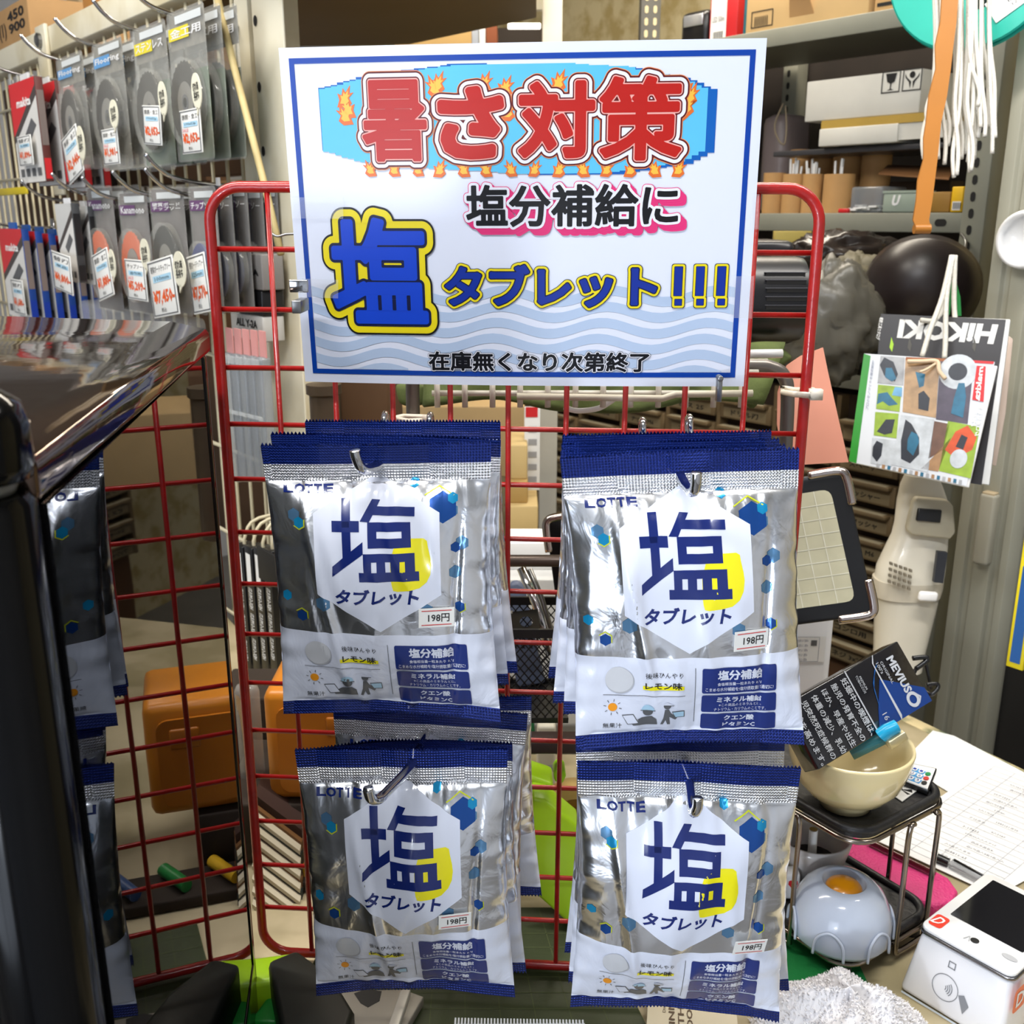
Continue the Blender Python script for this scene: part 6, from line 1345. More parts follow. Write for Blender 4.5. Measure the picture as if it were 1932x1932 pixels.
for i, (ex_, ey_) in enumerate(ends):
    d = 1.17 + rnd.random() * .03; tx = 1758 + (ex_ - 1743) * .8 + rnd.uniform(-8, 8); k = rnd.uniform(-10, 10)
    path = [P(tx, -40, d), P(tx + k * .5, ey_ * .3, d), P((tx + ex_) / 2 + k, ey_ * .6, d), P(ex_ - k * .4, ey_ * .85, d), P(ex_, ey_, d)]
    m = M(); m.tube(smooth_path(path, 4), .0024, STR, 6); tag(m.build('white_string', smooth=True), 'white cotton string in the bunch hanging at top right', 'string', 'white strings hanging at top right')
pts = [(1795, -40), (1790, 40), (1782, 85), (1780, 130), (1770, 180), (1762, 230), (1758, 260), (1756, 300), (1748, 340), (1744, 380), (1738, 415), (1742, 428)]
m = M(); ws = [16, 15, 17, 14, 17, 14, 15, 13, 16, 15, 15, 14]; fv = []; d = 1.15
for (x, y), w_ in zip(pts, ws): fv += [P(x - w_, y, d), P(x + w_, y, d)]
nb = len(pts); fv2 = [p + V((0, .003, 0)) for p in fv]
m.add(fv + fv2, [(2 * i, 2 * i + 1, 2 * i + 3, 2 * i + 2) for i in range(nb - 1)] + [(2 * nb + 2 * i, 2 * nb + 2 * i + 2, 2 * nb + 2 * i + 3, 2 * nb + 2 * i + 1) for i in range(nb - 1)] + [(2 * i, 2 * i + 2, 2 * nb + 2 * i + 2, 2 * nb + 2 * i) for i in range(nb - 1)] + [(2 * i + 1, 2 * nb + 2 * i + 1, 2 * nb + 2 * i + 3, 2 * i + 3) for i in range(nb - 1)], mat('amber_strap', (176, 112, 36), .45, var=.15, coat=.1))
m.tube([P(1727, 432, d) + V((0, .004, 0)), P(1757, 432, d) + V((0, .004, 0))], .0055, MATS['amber_strap'], 12)
tag(m.build('amber_strap', auto=40), 'long amber wavy strap hanging in front of the white strings', 'strap')
t = m = M(); m.tube(smooth_path([gP(1812, 440, .01), gP(1822, 455, .03), gP(1818, 475, .04), gP(1806, 482, .045), gP(1796, 474, .05), gP(1798, 462, .055)], 5), .002, STEEL, 8); tag(m.build('wire_hook', smooth=True), 'bent wire hook on the slotted post holding the catalogue strings', 'hook')

# catalogues hanging by strings
class Face:
    def __init__(s, a, b, c): s.T = frame_from(a, b - a, c - a); s.i = s.T.inverted()      # a bottom-left, b bottom-right, c top-left
    def __call__(s, px, py):
        o_ = s.i @ CAM; d_ = s.i.to_3x3() @ ray(px, py); q = o_ + d_ * (-o_.z / d_.z); return (q.x, q.y)
DCT = 1.22
F2 = Face(P(1640, 880, DCT + .04), P(1850, 915, DCT - .02), P(1662, 592, DCT + .04))
t = thing('catalogue', 'black catalogue hanging upside down behind the colourful one', 'catalogue', P(1760, 910, DCT))
m = M(F2.T); m.prism([F2(*q) for q in ((1640, 880), (1866, 915), (1906, 602), (1662, 592))], -.012, -.0012, PAPER); m.build('page_block', t, bevel=.001)
m = M(F2.T); m.prism([F2(*q) for q in ((1640, 880), (1852, 915), (1898, 603), (1662, 592))], -.001, 0, mat('cover_black', (40, 36, 38), .35)); m.build('black_cover', t)
def ftext(m, F, s, quad, z, mt, bold=0., res=2):      # lettering between four picture corners: bottom-left, bottom-right, top-right, top-left of the letters themselves
    vs, fs, _ = text2d(s, bold, res); q = [V(F(*p)) for p in quad]
    m.add([(*((q[0] * (1 - u) + q[1] * u) * (1 - v) + (q[3] * (1 - u) + q[2] * u) * v), z) for u, v in vs], fs, mt)
m = M(F2.T); ftext(m, F2, 'HiKOKI', [(1884, 612), (1698, 602), (1692, 638), (1874, 650)], .0006, PAPER, .05); 
ftext(m, F2, '電動工具カタログ', [(1660, 598), (1652, 640), (1660, 642), (1667, 600)], .0006, PAPER, .02, 1)
for k, px in enumerate((1682, 1716, 1750, 1786, 1838)): m.add([(*F2(px + a * 6, 650 + b * 14), .0006) for a, b in ((0, -1), (.7, 0), (.2, 1), (-.6, .4))], [(0, 1, 2, 3)], (LIME, GREYD)[k > 0])
m.build('cover_lettering', t)
m = M(); slab(m, [(1904, 634), (1912, 640), (1898, 780), (1880, 880), (1866, 876), (1884, 760)], DCT + .03, .01, mat('pinkish_pages', (206, 186, 172), .7)); tag(m.build('paper_bundle', bevel=.001), 'pinkish paper bundle hanging behind the black catalogue', 'papers')
F1 = Face(P(1603, 871, DCT - .0), P(1823, 917, DCT - .06), P(1630, 667, DCT + .0))
t = thing('catalogue', 'colourful tool catalogue hanging upside down in front, green spine at left', 'catalogue', P(1710, 910, DCT - .02))
m = M(F1.T); m.prism([F1(*q) for q in ((1605, 872), (1828, 920), (1882, 690), (1630, 668))], -.008, -.001, PAPER); m.build('page_block', t, bevel=.001)
def pageq(m, q, z, mt): m.poly([F1(*p) for p in q], mt, z=z)
m = M(F1.T); pageq(m, [(1603, 871), (1823, 917), (1877, 683), (1630, 667)], 0, mat('cover_white', (214, 218, 224), .3, coat=.4)); m.build('cover', t)
cr4 = lambda x, y: (1380 + x / 3.5, 420 + y / 3.5)
m = M(F1.T); GR = mat('cover_green', (40, 140, 40), .35)
pageq(m, [cr4(775, 1575), cr4(825, 1590), cr4(920, 880), cr4(875, 865)], .0003, GR); pageq(m, [cr4(1150, 908), cr4(1460, 918), cr4(1458, 900), cr4(1152, 888)][::-1], .0005, mat('cover_brown', (150, 90, 50), .5)); pageq(m, [cr4(1470, 918), cr4(1730, 935), cr4(1735, 918), cr4(1470, 902)][::-1], .0005, REDI)
cols = {'grey': (170, 172, 176), 'tan': (184, 150, 112), 'purple': (84, 76, 92), 'grass': (150, 180, 50), 'sky': (110, 170, 210), 'pale': (200, 206, 212), 'teal': (38, 108, 140), 'dark': (40, 44, 54), 'soil': (110, 78, 62), 'orange': (216, 84, 34), 'wood': (170, 130, 90)}
cm = lambda k: mat('photo_' + k, cols[k], .35, var=.35, vs=90)
for k, q in (('grey', ((965, 1060), (1135, 1075), (1145, 890), (985, 880))), ('grass', ((955, 1230), (1110, 1250), (1125, 1085), (968, 1070))), ('grass', ((940, 1405), (1090, 1425), (1105, 1262), (950, 1250))), ('pale', ((920, 1590), (1060, 1610), (1085, 1440), (930, 1420))),
             ('tan', ((1130, 1250), (1350, 1290), (1375, 920), (1150, 895))), ('purple', ((1350, 1300), (1560, 1330), (1600, 940), (1380, 910))), ('pale', ((1060, 1600), (1300, 1650), (1340, 1300), (1120, 1270))), ('grass', ((1370, 1640), (1580, 1690), (1640, 1350), (1430, 1310))), ('soil', ((1300, 1560), (1400, 1500), (1440, 1330), (1340, 1310))), ('wood', ((1250, 1625), (1365, 1645), (1450, 1420), (1300, 1580)))):
    pageq(m, [cr4(*p) for p in q], .0004, cm(k))
def blot(pts, k, z): pageq(m, [cr4(*p) for p in pts], z, cm(k))
blot([(1010, 1010), (1080, 1050), (1100, 1000), (1070, 920), (1010, 890), (980, 940)], 'dark', .0006); blot([(1015, 1020), (1060, 1050), (1090, 1030), (1060, 960), (1020, 960)], 'teal', .0008)
blot([(960, 1200), (1000, 1180), (1040, 1210), (1100, 1200), (1060, 1160), (1030, 1120), (970, 1130)], 'teal', .0006); blot([(1060, 1140), (1125, 1150), (1128, 1090), (1080, 1085)], 'sky', .0006)
blot([(960, 1380), (1010, 1400), (1060, 1390), (1080, 1300), (1020, 1300)], 'dark', .0006); blot([(930, 1540), (960, 1580), (990, 1540), (1000, 1460), (960, 1440), (935, 1480)], 'dark', .0006)
blot([(1240, 1090), (1270, 1080), (1280, 1000), (1215, 985)], 'teal', .0006); blot([(1235, 1230), (1300, 1245), (1310, 1160), (1270, 1110), (1235, 1130)], 'dark', .0006)
m.disc(*F1(*cr4(1495, 985)), .020, .020, .0006, cm('pale')); m.disc(*F1(*cr4(1495, 985)), .010, .010, .0008, cm('dark')); blot([(1450, 1260), (1530, 1290), (1550, 1150), (1540, 1060), (1500, 1060), (1470, 1160)], 'teal', .0009)
blot([(1120, 1560), (1180, 1590), (1240, 1530), (1240, 1420), (1190, 1330), (1150, 1300), (1120, 1440)], 'dark', .0006); blot([(1160, 1500), (1200, 1540), (1240, 1450), (1230, 1400), (1190, 1380), (1165, 1430)], 'teal', .0008)
blot([(1410, 1500), (1480, 1560), (1590, 1500), (1620, 1420), (1560, 1340), (1480, 1380)], 'orange', .0006); blot([(1480, 1480), (1530, 1500), (1560, 1420), (1520, 1400)], 'dark', .0008); m.disc(*F1(*cr4(1500, 1560)), .009, .011, .0009, cm('pale'))
pageq(m, [cr4(1590, 1170), cr4(1665, 1185), cr4(1680, 950), cr4(1620, 945)], .0008, REDI); ftext(m, F1, 'makita', [cr4(1665, 950), cr4(1640, 1180), cr4(1600, 1165), cr4(1630, 960)], .0012, PAPER, .03)
ftext(m, F1, '2024-7\n総合カタログ', [cr4(1660, 1200), cr4(1640, 1420), cr4(1575, 1400), cr4(1605, 1190)], .0012, PAPER, .02, 1)
ftext(m, F1, 'プロのモノづくりを徹底解説!', [cr4(905, 1240), cr4(945, 915), cr4(930, 905), cr4(885, 1230)], .0012, mat('cover_grey_ink', (110, 120, 150), .5), 0, 1)
for k in range(16): a = k / 16; x, y = 960 + 580 * a, 1590 + 115 * a; m.add([(*F1(*cr4(x + dx, y + dy)), .0007) for dx, dy in ((0, 0), (20, 4), (16, 30), (-4, 26))], [(0, 1, 2, 3)], (cm('grey'), cm('wood'), cm('teal'))[k % 3])
m.build('cover_pictures', t)['kind'] = 'stuff'
for i, q in enumerate((((1796, 482), (1778, 560), (1756, 620), (1740, 672)), ((1798, 482), (1786, 560), (1784, 640), (1782, 676)), ((1800, 482), (1786, 540), (1770, 600), (1737, 604)), ((1802, 482), (1800, 560), (1802, 600), (1804, 604)))):
    m = M(); m.tube(smooth_path([P(x, y, 1.20 + .03 * (i > 1)) for x, y in q], 5), .0030, STR, 6); tag(m.build('hanging_string', smooth=True), 'white cord from the wire hook down to the hanging catalogues', 'cord', 'white cords of the catalogues')
m = M(); slab(m, [(1786, 540), (1768, 592), (1792, 594), (1800, 530)], 1.25, .002, mat('green_strip', (20, 120, 50), .5)); slab(m, [(1804, 530), (1806, 596), (1814, 596), (1812, 560)], 1.25, .002, MATS['green_strip']); tag(m.build('green_ribbon'), 'green ribbon among the white cords', 'ribbon')
m = M(); m.tube(smooth_path([P(1712, 682, 1.19), P(1740, 682, 1.185), P(1768, 682, 1.18), P(1772, 700, 1.175), P(1784, 715, 1.17)], 4), .0026, mat('cream_cord', (214, 190, 160), .8), 6); m.tube(smooth_path([P(1765, 686, 1.18), P(1748, 697, 1.178), P(1735, 702, 1.178)], 4), .0016, MATS['cream_cord'], 6); tag(m.build('knotted_cord', smooth=True), 'knotted end of cream cord on the colourful catalogue', 'cord')

# ------------------------------------------------------------------ goods on the counter, right
def flat(m, pts, z0, z1, mt):               # flat thing lying at height z0..z1, outline given in the picture
    q = [onz(x, y, z1) for x, y in pts]; m.prism([(p.x, p.y) for p in q][::-1], z0, z1, mt); return m
A_ = onz(1622, 1866, CZ); r_ = ray(1622, 1580); ZT = CAM.z + r_.z * A_.y / r_.y; A_ = onz(1622, 1580, ZT)
Rr = onz(1792, 1493, ZT); E1 = (Rr - A_); L1 = E1.length; E1.normalize(); E2 = V((-E1.y, E1.x, 0)); L2 = .165
ST = Matrix(((E1.x, E2.x, 0, A_.x), (E1.y, E2.y, 0, A_.y), (0, 0, 1, 0), (0, 0, 0, 1)))
ZB = CZ + .026
TRAY = mat('tray_black', (30, 30, 33), .45, bump=.3, bs=200, var=.4, vs=40); WIRE = mat('stand_wire', (150, 140, 130), .22, 1.)
st = thing('wire_stand', 'two-tier wire stand with black trays on the counter at lower right', 'stand', M_=Matrix.Translation(ST @ V((L1 / 2, L2 / 2, CZ))))
for z in (ZT, ZB):
    m = M(ST); m.prism(rr(0, L1, 0, L2, .02, 5), z - .006, z - .002, TRAY); m.build('tray_plate', st)
    m = M(ST); m.tube([(x, y, z - .001) for x, y in rr(.002, L1 - .002, .002, L2 - .002, .02, 6)], .0036, TRAY, 8, closed=True); m.build('tray_rim', st, smooth=True)
    m = M(ST); m.tube([(x, y, z - .0088) for x, y in rr(-.001, L1 + .001, -.001, L2 + .001, .021, 6)], .0022, WIRE, 8, closed=True); m.build('tray_wire', st, smooth=True)
zl, zh = CZ + .010, ZT - .009
def uleg(p0, p1):
    x0, y0 = p0; x1, y1 = p1; r = .006; d = (V((x1, y1, 0)) - V((x0, y0, 0))).normalized() * r; a, b = V((x0, y0, 0)), V((x1, y1, 0)); Z = lambda z: V((0, 0, z))
    m = M(ST); m.tube(smooth_path([a + d + Z(zh + .0), a + Z(zh - r), a + Z((zl + zh) / 2), a + Z(zl + r), a + d + Z(zl), b - d + Z(zl), b + Z(zl + r), b + Z((zl + zh) / 2), b + Z(zh - r), b - d + Z(zh), a + d + Z(zh)][:-1], 5) , .0022, WIRE, 8)
    m.build('leg_wire', st, smooth=True)
uleg((L1 * .50, -.0045), (L1 * .84, -.0045)); uleg((-.0045, L2 * .32), (-.0045, L2 * .72)); uleg((L1 + .0045, L2 * .3), (L1 + .0045, L2 * .7)); uleg((L1 * .3, L2 + .0045), (L1 * .7, L2 + .0045))
for x, y in ((.012, .012), (L1 - .012, .012), (.012, L2 - .012), (L1 - .012, L2 - .012)):
    m = M(ST @ Matrix.Translation((x, y, 0))); m.lathe([(0, CZ), (.008, CZ), (.007, CZ + .017), (0, CZ + .017)], BLACKM, n=14); m.build('rubber_foot', st, auto=40)
# bowl
cb = onz(1594, 1516, ZT - .002); Tb = Matrix.Translation((cb.x, cb.y, ZT - .0015)); BOWL = mat('bowl_cream', (232, 216, 168), .18, coat=.6, var=.05)
t = thing('mortar_bowl', 'cream glazed bowl with a pouring lip on the upper tray', 'bowl', Tb.translation)
prof = [(0, 0), (.020, 0), (.0205, .006), (.022, .008), (.032, .013), (.041, .024), (.0465, .040), (.0485, .053), (.0478, .0555), (.0455, .054), (.043, .040), (.036, .022), (.022, .012), (0, .010)]
m = M(Tb); n = 56; vs = []
for r, z in prof:
    for k in range(n):
        a = 2 * math.pi * k / n; da = abs((a - R(35) + math.pi) % (2 * math.pi) - math.pi); sp_ = math.exp(-(da / .22) ** 2) * max(0, (z - .035)) / .02 * (.006 if r > .03 else 0); vs.append(((r + sp_) * math.cos(a), (r + sp_) * math.sin(a), z))
m.add(vs, [(i * n + k, i * n + (k + 1) % n, (i + 1) * n + (k + 1) % n, (i + 1) * n + k) for i in range(len(prof) - 1) for k in range(n)], BOWL); m.build('bowl_body', t, smooth=True)
# cigarette pack
PD = mat('pack_black', (16, 16, 24), .15, coat=.8); PBL = mat('pack_blue', (12, 52, 120), .15, coat=.8); PWH = mat('pack_silver', (205, 210, 218), .25, .3)
FK = Face(P(1480, 1330, .775), P(1546, 1452, .765), P(1703, 1226, .825))
kb = FK(1703, 1226); W_ = (FK.i @ P(1546, 1452, .765)).x; H_ = kb[1]
t = thing('cigarette_pack', 'dark blue cigarette pack leaning in the cream bowl with vertical white writing', 'cigarette pack', P(1540, 1420, .79))
m = M(FK.T); Hh = H_; m.prism([(0, 0), (W_, 0), (W_, Hh), (0, Hh)], -.020, 0, PD); m.build('carton', t, bevel=.001)
m = M(FK.T)
m.poly([(W_ * .35, Hh * .72), (W_ * .7, Hh * .6), (W_, Hh * .52), (W_, Hh), (W_ * .78, Hh)], PBL, z=.0003); m.poly([(W_ * .1, Hh * .78), (W_ * .35, Hh * .66), (W_ * .8, Hh * .60), (W_ * .45, Hh * .64), (W_ * .2, Hh * .72)], mat('pack_arc', (30, 90, 160), .15, coat=.8), z=.0005)
m.rect(0, W_, Hh * .505, Hh * .515, .0006, PWH); m.poly([(0, Hh * .765), (W_ * .12, Hh * .735), (W_ * .95, Hh * .735), (W_, Hh * .72), (W_, Hh * .715), (W_ * .1, Hh * .728), (0, Hh * .758)], PWH, z=.0006)
m.text('MEVIUS', W_ * .14, W_ * .72, Hh * .84, Hh * .905, .0008, PWH, bold=.035)
m.ring(W_ * .84, Hh * .872, .0035, .0062, .0008, PWH); m.poly([(W_ * .74, Hh * .90), (W_ * .86, Hh * .94), (W_ * .95, Hh * .90), (W_ * .86, Hh * .925)], PWH, z=.0009)
m.text('ORIGINAL', W_ * .14, W_ * .5, Hh * .785, Hh * .805, .0008, PWH); m.text("100's", W_ * .13, W_ * .3, Hh * .75, Hh * .775, .0008, PWH); m.text('PREMIUM\nTOBACCOS', W_ * .14, W_ * .42, Hh * .56, Hh * .60, .0008, PWH); m.text('16', W_ * .8, W_ * .9, Hh * .60, Hh * .64, .0008, PWH)
for k, l in enumerate(('妊娠中の喫煙は、', '胎児の発育不全の', 'ほか、早産や出生', '体重の減少、乳幼', '児突然死症候群の', '危険を高めます。')): m.text(l, W_ * .08, W_ * .98, Hh * (.445 - k * .085), Hh * (.495 - k * .085), .0008, PWH, bold=.012)
m.build('printed_front', t)
# lighter and glasses
m = M(); m.tube([P(1604, 1420, .80), P(1668, 1388, .795)], .0062, mat('lighter_teal', (20, 110, 120), .15, alpha=.8, coat=.5), 12, flat=.7); t = thing('lighter', 'teal disposable lighter lying in the cream bowl', 'lighter', P(1640, 1410, .80)); m.build('tank', t, auto=40)
m = M(); m.tube([P(1663, 1388, .792), P(1674, 1379, .79), P(1692, 1370, .79)], lambda f: .0075 - .001 * f, mat('lighter_cyan', (24, 160, 206), .25), 12, flat=.8); m.build('push_button', t, auto=40)
m = M(); m.box(-.008, .008, -.004, .004, -.004, .004, mat('lighter_metal', (206, 196, 160), .3, .6), frame_from(P(1690, 1394, .79), V((1, .3, .5)), V((0, 0, 1)))); m.build('hood', t, bevel=.001)
m = M(); m.tube(smooth_path([P(1722, 1242, .86), P(1745, 1240, .86), P(1749, 1246, .86), P(1728, 1262, .86)], 4), .0022, BLACK); m.tube(smooth_path([P(1748, 1292, .86), P(1766, 1290, .86), P(1770, 1297, .86), P(1757, 1310, .86), P(1740, 1300, .87)], 4), .0018, BLACK)
m.tube([P(1745, 1244, .87), P(1757, 1300, .87)], .0016, BLACK); m.tube(smooth_path([P(1728, 1262, .86), P(1700, 1320, .84), P(1660, 1400, .81)], 4), .0016, BLACK)
tag(m.build('sunglasses', smooth=True), 'black glasses frame sticking up behind the cigarette pack', 'glasses')
# remote and gift card
t = thing('remote_control', 'small white remote control with coloured round buttons on the upper tray', 'remote control', onz(1725, 1465, ZT))
RQ = ((1690, 1468), (1706, 1436), (1768, 1449), (1752, 1491)); m = M(); flat(m, RQ, ZT - .001, ZT + .004, BLACK); m.build('black_case', t, bevel=.001)
m = M(); flat(m, [(1694, 1467), (1708, 1438), (1765, 1450), (1750, 1488)], ZT + .0041, ZT + .005, WHITE); m.build('white_face', t)
a, b, c = onz(1694, 1467, ZT + .0052), onz(1750, 1488, ZT + .0052), onz(1708, 1438, ZT + .0052)
RT = frame_from(a, b - a, c - a); w_, h_ = (b - a).length, (c - a).length
for i in range(4):
    for j in range(3):
        col = (PAPER, PAPER, PAPER, (mat('btn_green', (20, 130, 70), .4), mat('btn_red', (200, 50, 40), .4), BLACK)[2 - j])[i] if i < 3 else (BLACK, mat('btn_red', (200, 50, 40), .4), mat('btn_green', (20, 130, 70), .4))[j]
        pc_ = a + (b - a) * (.16 + .225 * i) + (c - a) * (.22 + .28 * j); m = M(Matrix.Translation(pc_) @ RT.to_3x3().to_4x4())
        if i < 3: m.rect(-w_ * .11, w_ * .11, -h_ * .12, h_ * .12, -.0001, mat('btn_blue', (60, 150, 210), .4))
        m.prism([(w_ * .085 * math.cos(R(k * 30)), h_ * .1 * math.sin(R(k * 30))) for k in range(12)], 0, .0008, col)
        if i < 3: m.text(str(3 - j + 0), -.0012, .0012, -.0016, .0016, .001, BLUEI)
        m.build('button', t)
m = M(); flat(m, [(1668, 1488), (1688, 1466), (1732, 1490), (1702, 1512)], ZT - .0015, ZT - .0008, PAPER); t = thing('gift_card', 'white card with a black ribbon bow beside the bowl', 'card', onz(1700, 1490, ZT)); m.build('card', t)
a = onz(1700, 1489, ZT - .0006); m = M(Matrix.Translation(a) @ Matrix.Rotation(R(-30), 4, 'Z'))
for sg_ in (-1, 1): m.poly([(0, 0), (sg_ * .008, .004), (sg_ * .009, -.001)], INK); m.poly([(0, 0), (sg_ * .006, -.006), (sg_ * .008, -.004)], INK)
m.disc(0, 0, .0015, .0015, .0002, INK, n=10); m.build('printed_bow', t)
# dome timer with the yolk
cd_ = onz(1584, 1752, ZB); Td = Matrix.Translation((cd_.x, cd_.y, ZB - .0015)); MILK = mat('milky_blue', (204, 214, 232), .22, trans=.12, coat=.6, ior=1.3)
t = thing('egg_dome', 'milky translucent dome with an orange yolk-like centre on the lower tray', 'ornament', Td.translation)
k = .040
m = M(Td); m.lathe([(k * .94, 0), (k, .004), (k * .99, .018), (k * .93, .028), (k * .80, .038), (k * .62, .045), (k * .46, .048), (k * .42, .047), (k * .40, .042), (0, .040)], MILK, n=48); m.build('dome_shell', t, smooth=True)
m = M(Td @ Matrix.Translation((0, 0, .040))); m.lathe([(k * .37 * math.cos(R(a)), .0085 * math.sin(R(a))) for a in range(0, 91, 15)], mat('yolk_orange', (242, 158, 16), .3, coat=.6), n=32); m.build('yolk', t, smooth=True)
for a in range(6):
    m = M(Td @ Matrix.Rotation(R(a * 60 - 60), 4, 'Z')); m.tube(smooth_path([(k * 1.0, -.012, .001), (k * 1.0, -.010, .016), (k * .985, 0, .023), (k * 1.0, .010, .016), (k * 1.0, .012, .001)], 5), .0012, MILK, 6); m.build('scallop_rib', t, smooth=True)
# ash cup with cigarette
ca = onz(1528, 1655, ZB); Ta = Matrix.Translation((ca.x, ca.y, ZB - .001)); MCUP = mat('milky_cup', (222, 218, 216), .25, alpha=.85, coat=.4)
t = thing('ash_cup', 'milky plastic ash cup behind the dome on the lower tray', 'ashtray', Ta.translation)
m = M(Ta); m.lathe([(0, .002), (.022, .002), (.031, .035), (.033, .046), (.031, .046), (.029, .035), (.020, .006), (0, .006)], MCUP, n=36); m.build('cup', t, smooth=True)
m = M(Ta); m.lathe([(0, .02), (.022, .02), (.023, .017), (0, .010)][::-1], mat('ash', (70, 66, 64), .95, bump=1., bs=120, var=.6, vs=90), n=20); m.build('ash', t)
m = M(Ta @ Matrix.Translation((-.004, -.012, 0))); m.lathe([(0, .02), (.008, .02), (.009, .027), (0, .030)], mat('red_ember_cap', (140, 20, 20), .3), n=16)
m.tube([(0, 0, .028), (-.001, -.001, .058)], .0037, PAPER, 12); m.disc(-.001, -.001, .0035, .0035, .0583, mat('filter_tan', (206, 170, 90), .8), n=12); tag(m.build('cigarette_butt', auto=40), 'cigarette butt standing upright in the milky ash cup', 'cigarette')
T = Matrix.Translation(onz(1492, 1690, ZB)); t = thing('white_figurine', 'small white holder with a red heart beside the milky dome', 'ornament', T.translation)
m = M(T); m.box(-.010, .006, -.006, .008, -.0005, .026, WHITE); m.build('holder_body', t, bevel=.004, seg=3)
m = M(T @ Matrix.Translation((-.001, -.0064, .016)) @ Matrix.Rotation(R(90), 4, 'X')); m.poly([(0, -.005), (.004, 0), (.0038, .003), (.002, .004), (0, .002), (-.002, .004), (-.0038, .003), (-.004, 0)], REDI); m.build('red_heart', t)
# pink case, pens, pouch
m = M(); flat(m, [(1590, 1572), (1660, 1590), (1720, 1618), (1790, 1655), (1808, 1680), (1797, 1700), (1762, 1709), (1700, 1680), (1640, 1640), (1590, 1612)], CZ + .003, CZ + .022, mat('pink_leather', (222, 58, 128), .5, bump=.8, bs=420, var=.15)); tag(m.build('pink_case', bevel=.003), 'pink grained leather case behind the wire stand', 'case')
m = M(); m.tube([onz(1640, 1588, CZ + .026), onz(1764, 1648, CZ + .026)], .0026, mat('maroon_lacquer', (84, 18, 28), .2, coat=.6), 10); tag(m.build('maroon_pen', auto=40), 'maroon pencil lying along the pink leather case', 'pen')
t = thing('ballpoint_pen', 'clear ballpoint pen with black clip lying on the ruled sheets', 'pen', onz(1820, 1640, CZ + .004)); zp = CZ + .0065
m = M(); m.tube([onz(1795, 1630, zp), onz(1880, 1675, zp)], .0045, CLEARM, 12); m.build('barrel', t, auto=40)
m = M(); m.tube([onz(1768, 1618, zp + .001), onz(1790, 1628, zp)], .0042, BLACK, 12); m.build('push_cap', t, auto=40)
m = M(); m.tube([onz(1800, 1622, zp + .006), onz(1880, 1666, zp + .004)], .0012, BLACK, 8); m.build('clip', t, smooth=True)
# papers
def sheet(lb, pts, z, mt=PAPER, nm='paper_sheet', th=.0006):
    m = M(); flat(m, pts, z, z + th, mt); t = thing(nm, lb, 'paper', onz(*pts[0], z)); m.build('sheet', t); return t
sheet('blank white sheet at the far edge of the counter', [(1700, 1440), (1760, 1378), (1800, 1388), (1985, 1485), (1925, 1545), (1800, 1500)], CZ + .001)
t = sheet('ruled handwritten order form lying beside the wire stand', [(1655, 1586), (1880, 1430), (2120, 1560), (1880, 1690)], CZ + .0022)
a, b, c = onz(1655, 1586, CZ + .0032), onz(1880, 1690, CZ + .0032), onz(1880, 1430, CZ + .0032)
LT = frame_from(a, b - a, c - a); w_ = (b - a).length; hv = LT.inverted() @ c; m = M(LT); LNC = mat('form_line', (196, 198, 204), .7)
for k in range(22):
    f = .04 + k * .042; o = V((hv.x * f, hv.y * f, 0)); m.add([(o.x + w_ * .06, o.y, 0), (o.x + w_ * .94, o.y, 0), (o.x + w_ * .94, o.y + .0005, 0), (o.x + w_ * .06, o.y + .0005, 0)], [(0, 1, 2, 3)], LNC)
for q in (.06, .25, .45, .8, .94): m.add([(w_ * q + hv.x * .04, hv.y * .04, 0), (w_ * q + .0005 + hv.x * .04, hv.y * .04, 0), (w_ * q + .0005 + hv.x * .92, hv.y * .92, 0), (w_ * q + hv.x * .92, hv.y * .92, 0)], [(0, 1, 2, 3)], LNC)
m.build('ruled_lines', t)['kind'] = 'stuff'
m = M(LT); rnd = random.Random(2); HW = mat('pencil', (150, 150, 158), .8)
for k in range(20):
    f = .05 + k * .042; s_ = ''.join(rnd.choice('1234567890-タカナ品名入') for _ in range(rnd.randint(5, 11))); vs, fs, asp = text2d(s_, 0, 1); o = V((hv.x * f, hv.y * f, 0)); x = w_ * (.28 + .3 * rnd.random()); hh = .0035
    m.add([(o.x + x + u * hh * asp, o.y + v * hh, 0) for u, v in vs], fs, HW)
m.build('handwriting', t)['kind'] = 'stuff'
# payment terminal
q0, q1, q2 = onz(1735, 1744, 1.45 - .53), onz(1912, 1842, 1.45 - .53), onz(1885, 1673, 1.45 - .53)
TT = frame_from(q0, q1 - q0, q2 - q0); tw, thh = (q1 - q0).length, (TT.inverted() @ q2).y + .012; hz = 1.45 - .53 - CZ
TW = mat('terminal_white', (226, 226, 230), .22, coat=.5, var=.04)
t = thing('payment_terminal', 'white contactless payment terminal with a black screen at the lower right corner', 'terminal', M_=Matrix.Translation(TT @ V((tw / 2, thh / 2, -hz))))
m = M(TT); bi_ = TT.inverted(); b0 = bi_ @ onz(1692, 1868, CZ)
lo = [(b0.x * .6 - .002, b0.y, -hz + .001), (tw + .003, b0.y, -hz + .001), (tw + .003, thh, -hz + .001), (b0.x * .6 - .002, thh, -hz + .001)]; up_ = [(0.001, 0.001, -.006), (tw - .001, .001, -.006), (tw - .001, thh - .001, -.006), (.001, thh - .001, -.006)]
m.hexa(lo, up_, TW); m.build('housing', t, bevel=.005, seg=3)
m = M(TT); m.prism(rr(-.001, tw + .001, -.001, thh + .001, .007, 4), -.0058, -.0035, mat('terminal_chrome', (130, 130, 134), .2, 1.)); m.build('chrome_band', t, bevel=.0006)
m = M(TT); m.prism(rr(0, tw, 0, thh, .007, 4), -.0034, .0, WHITE); m.build('top_face', t, bevel=.001)
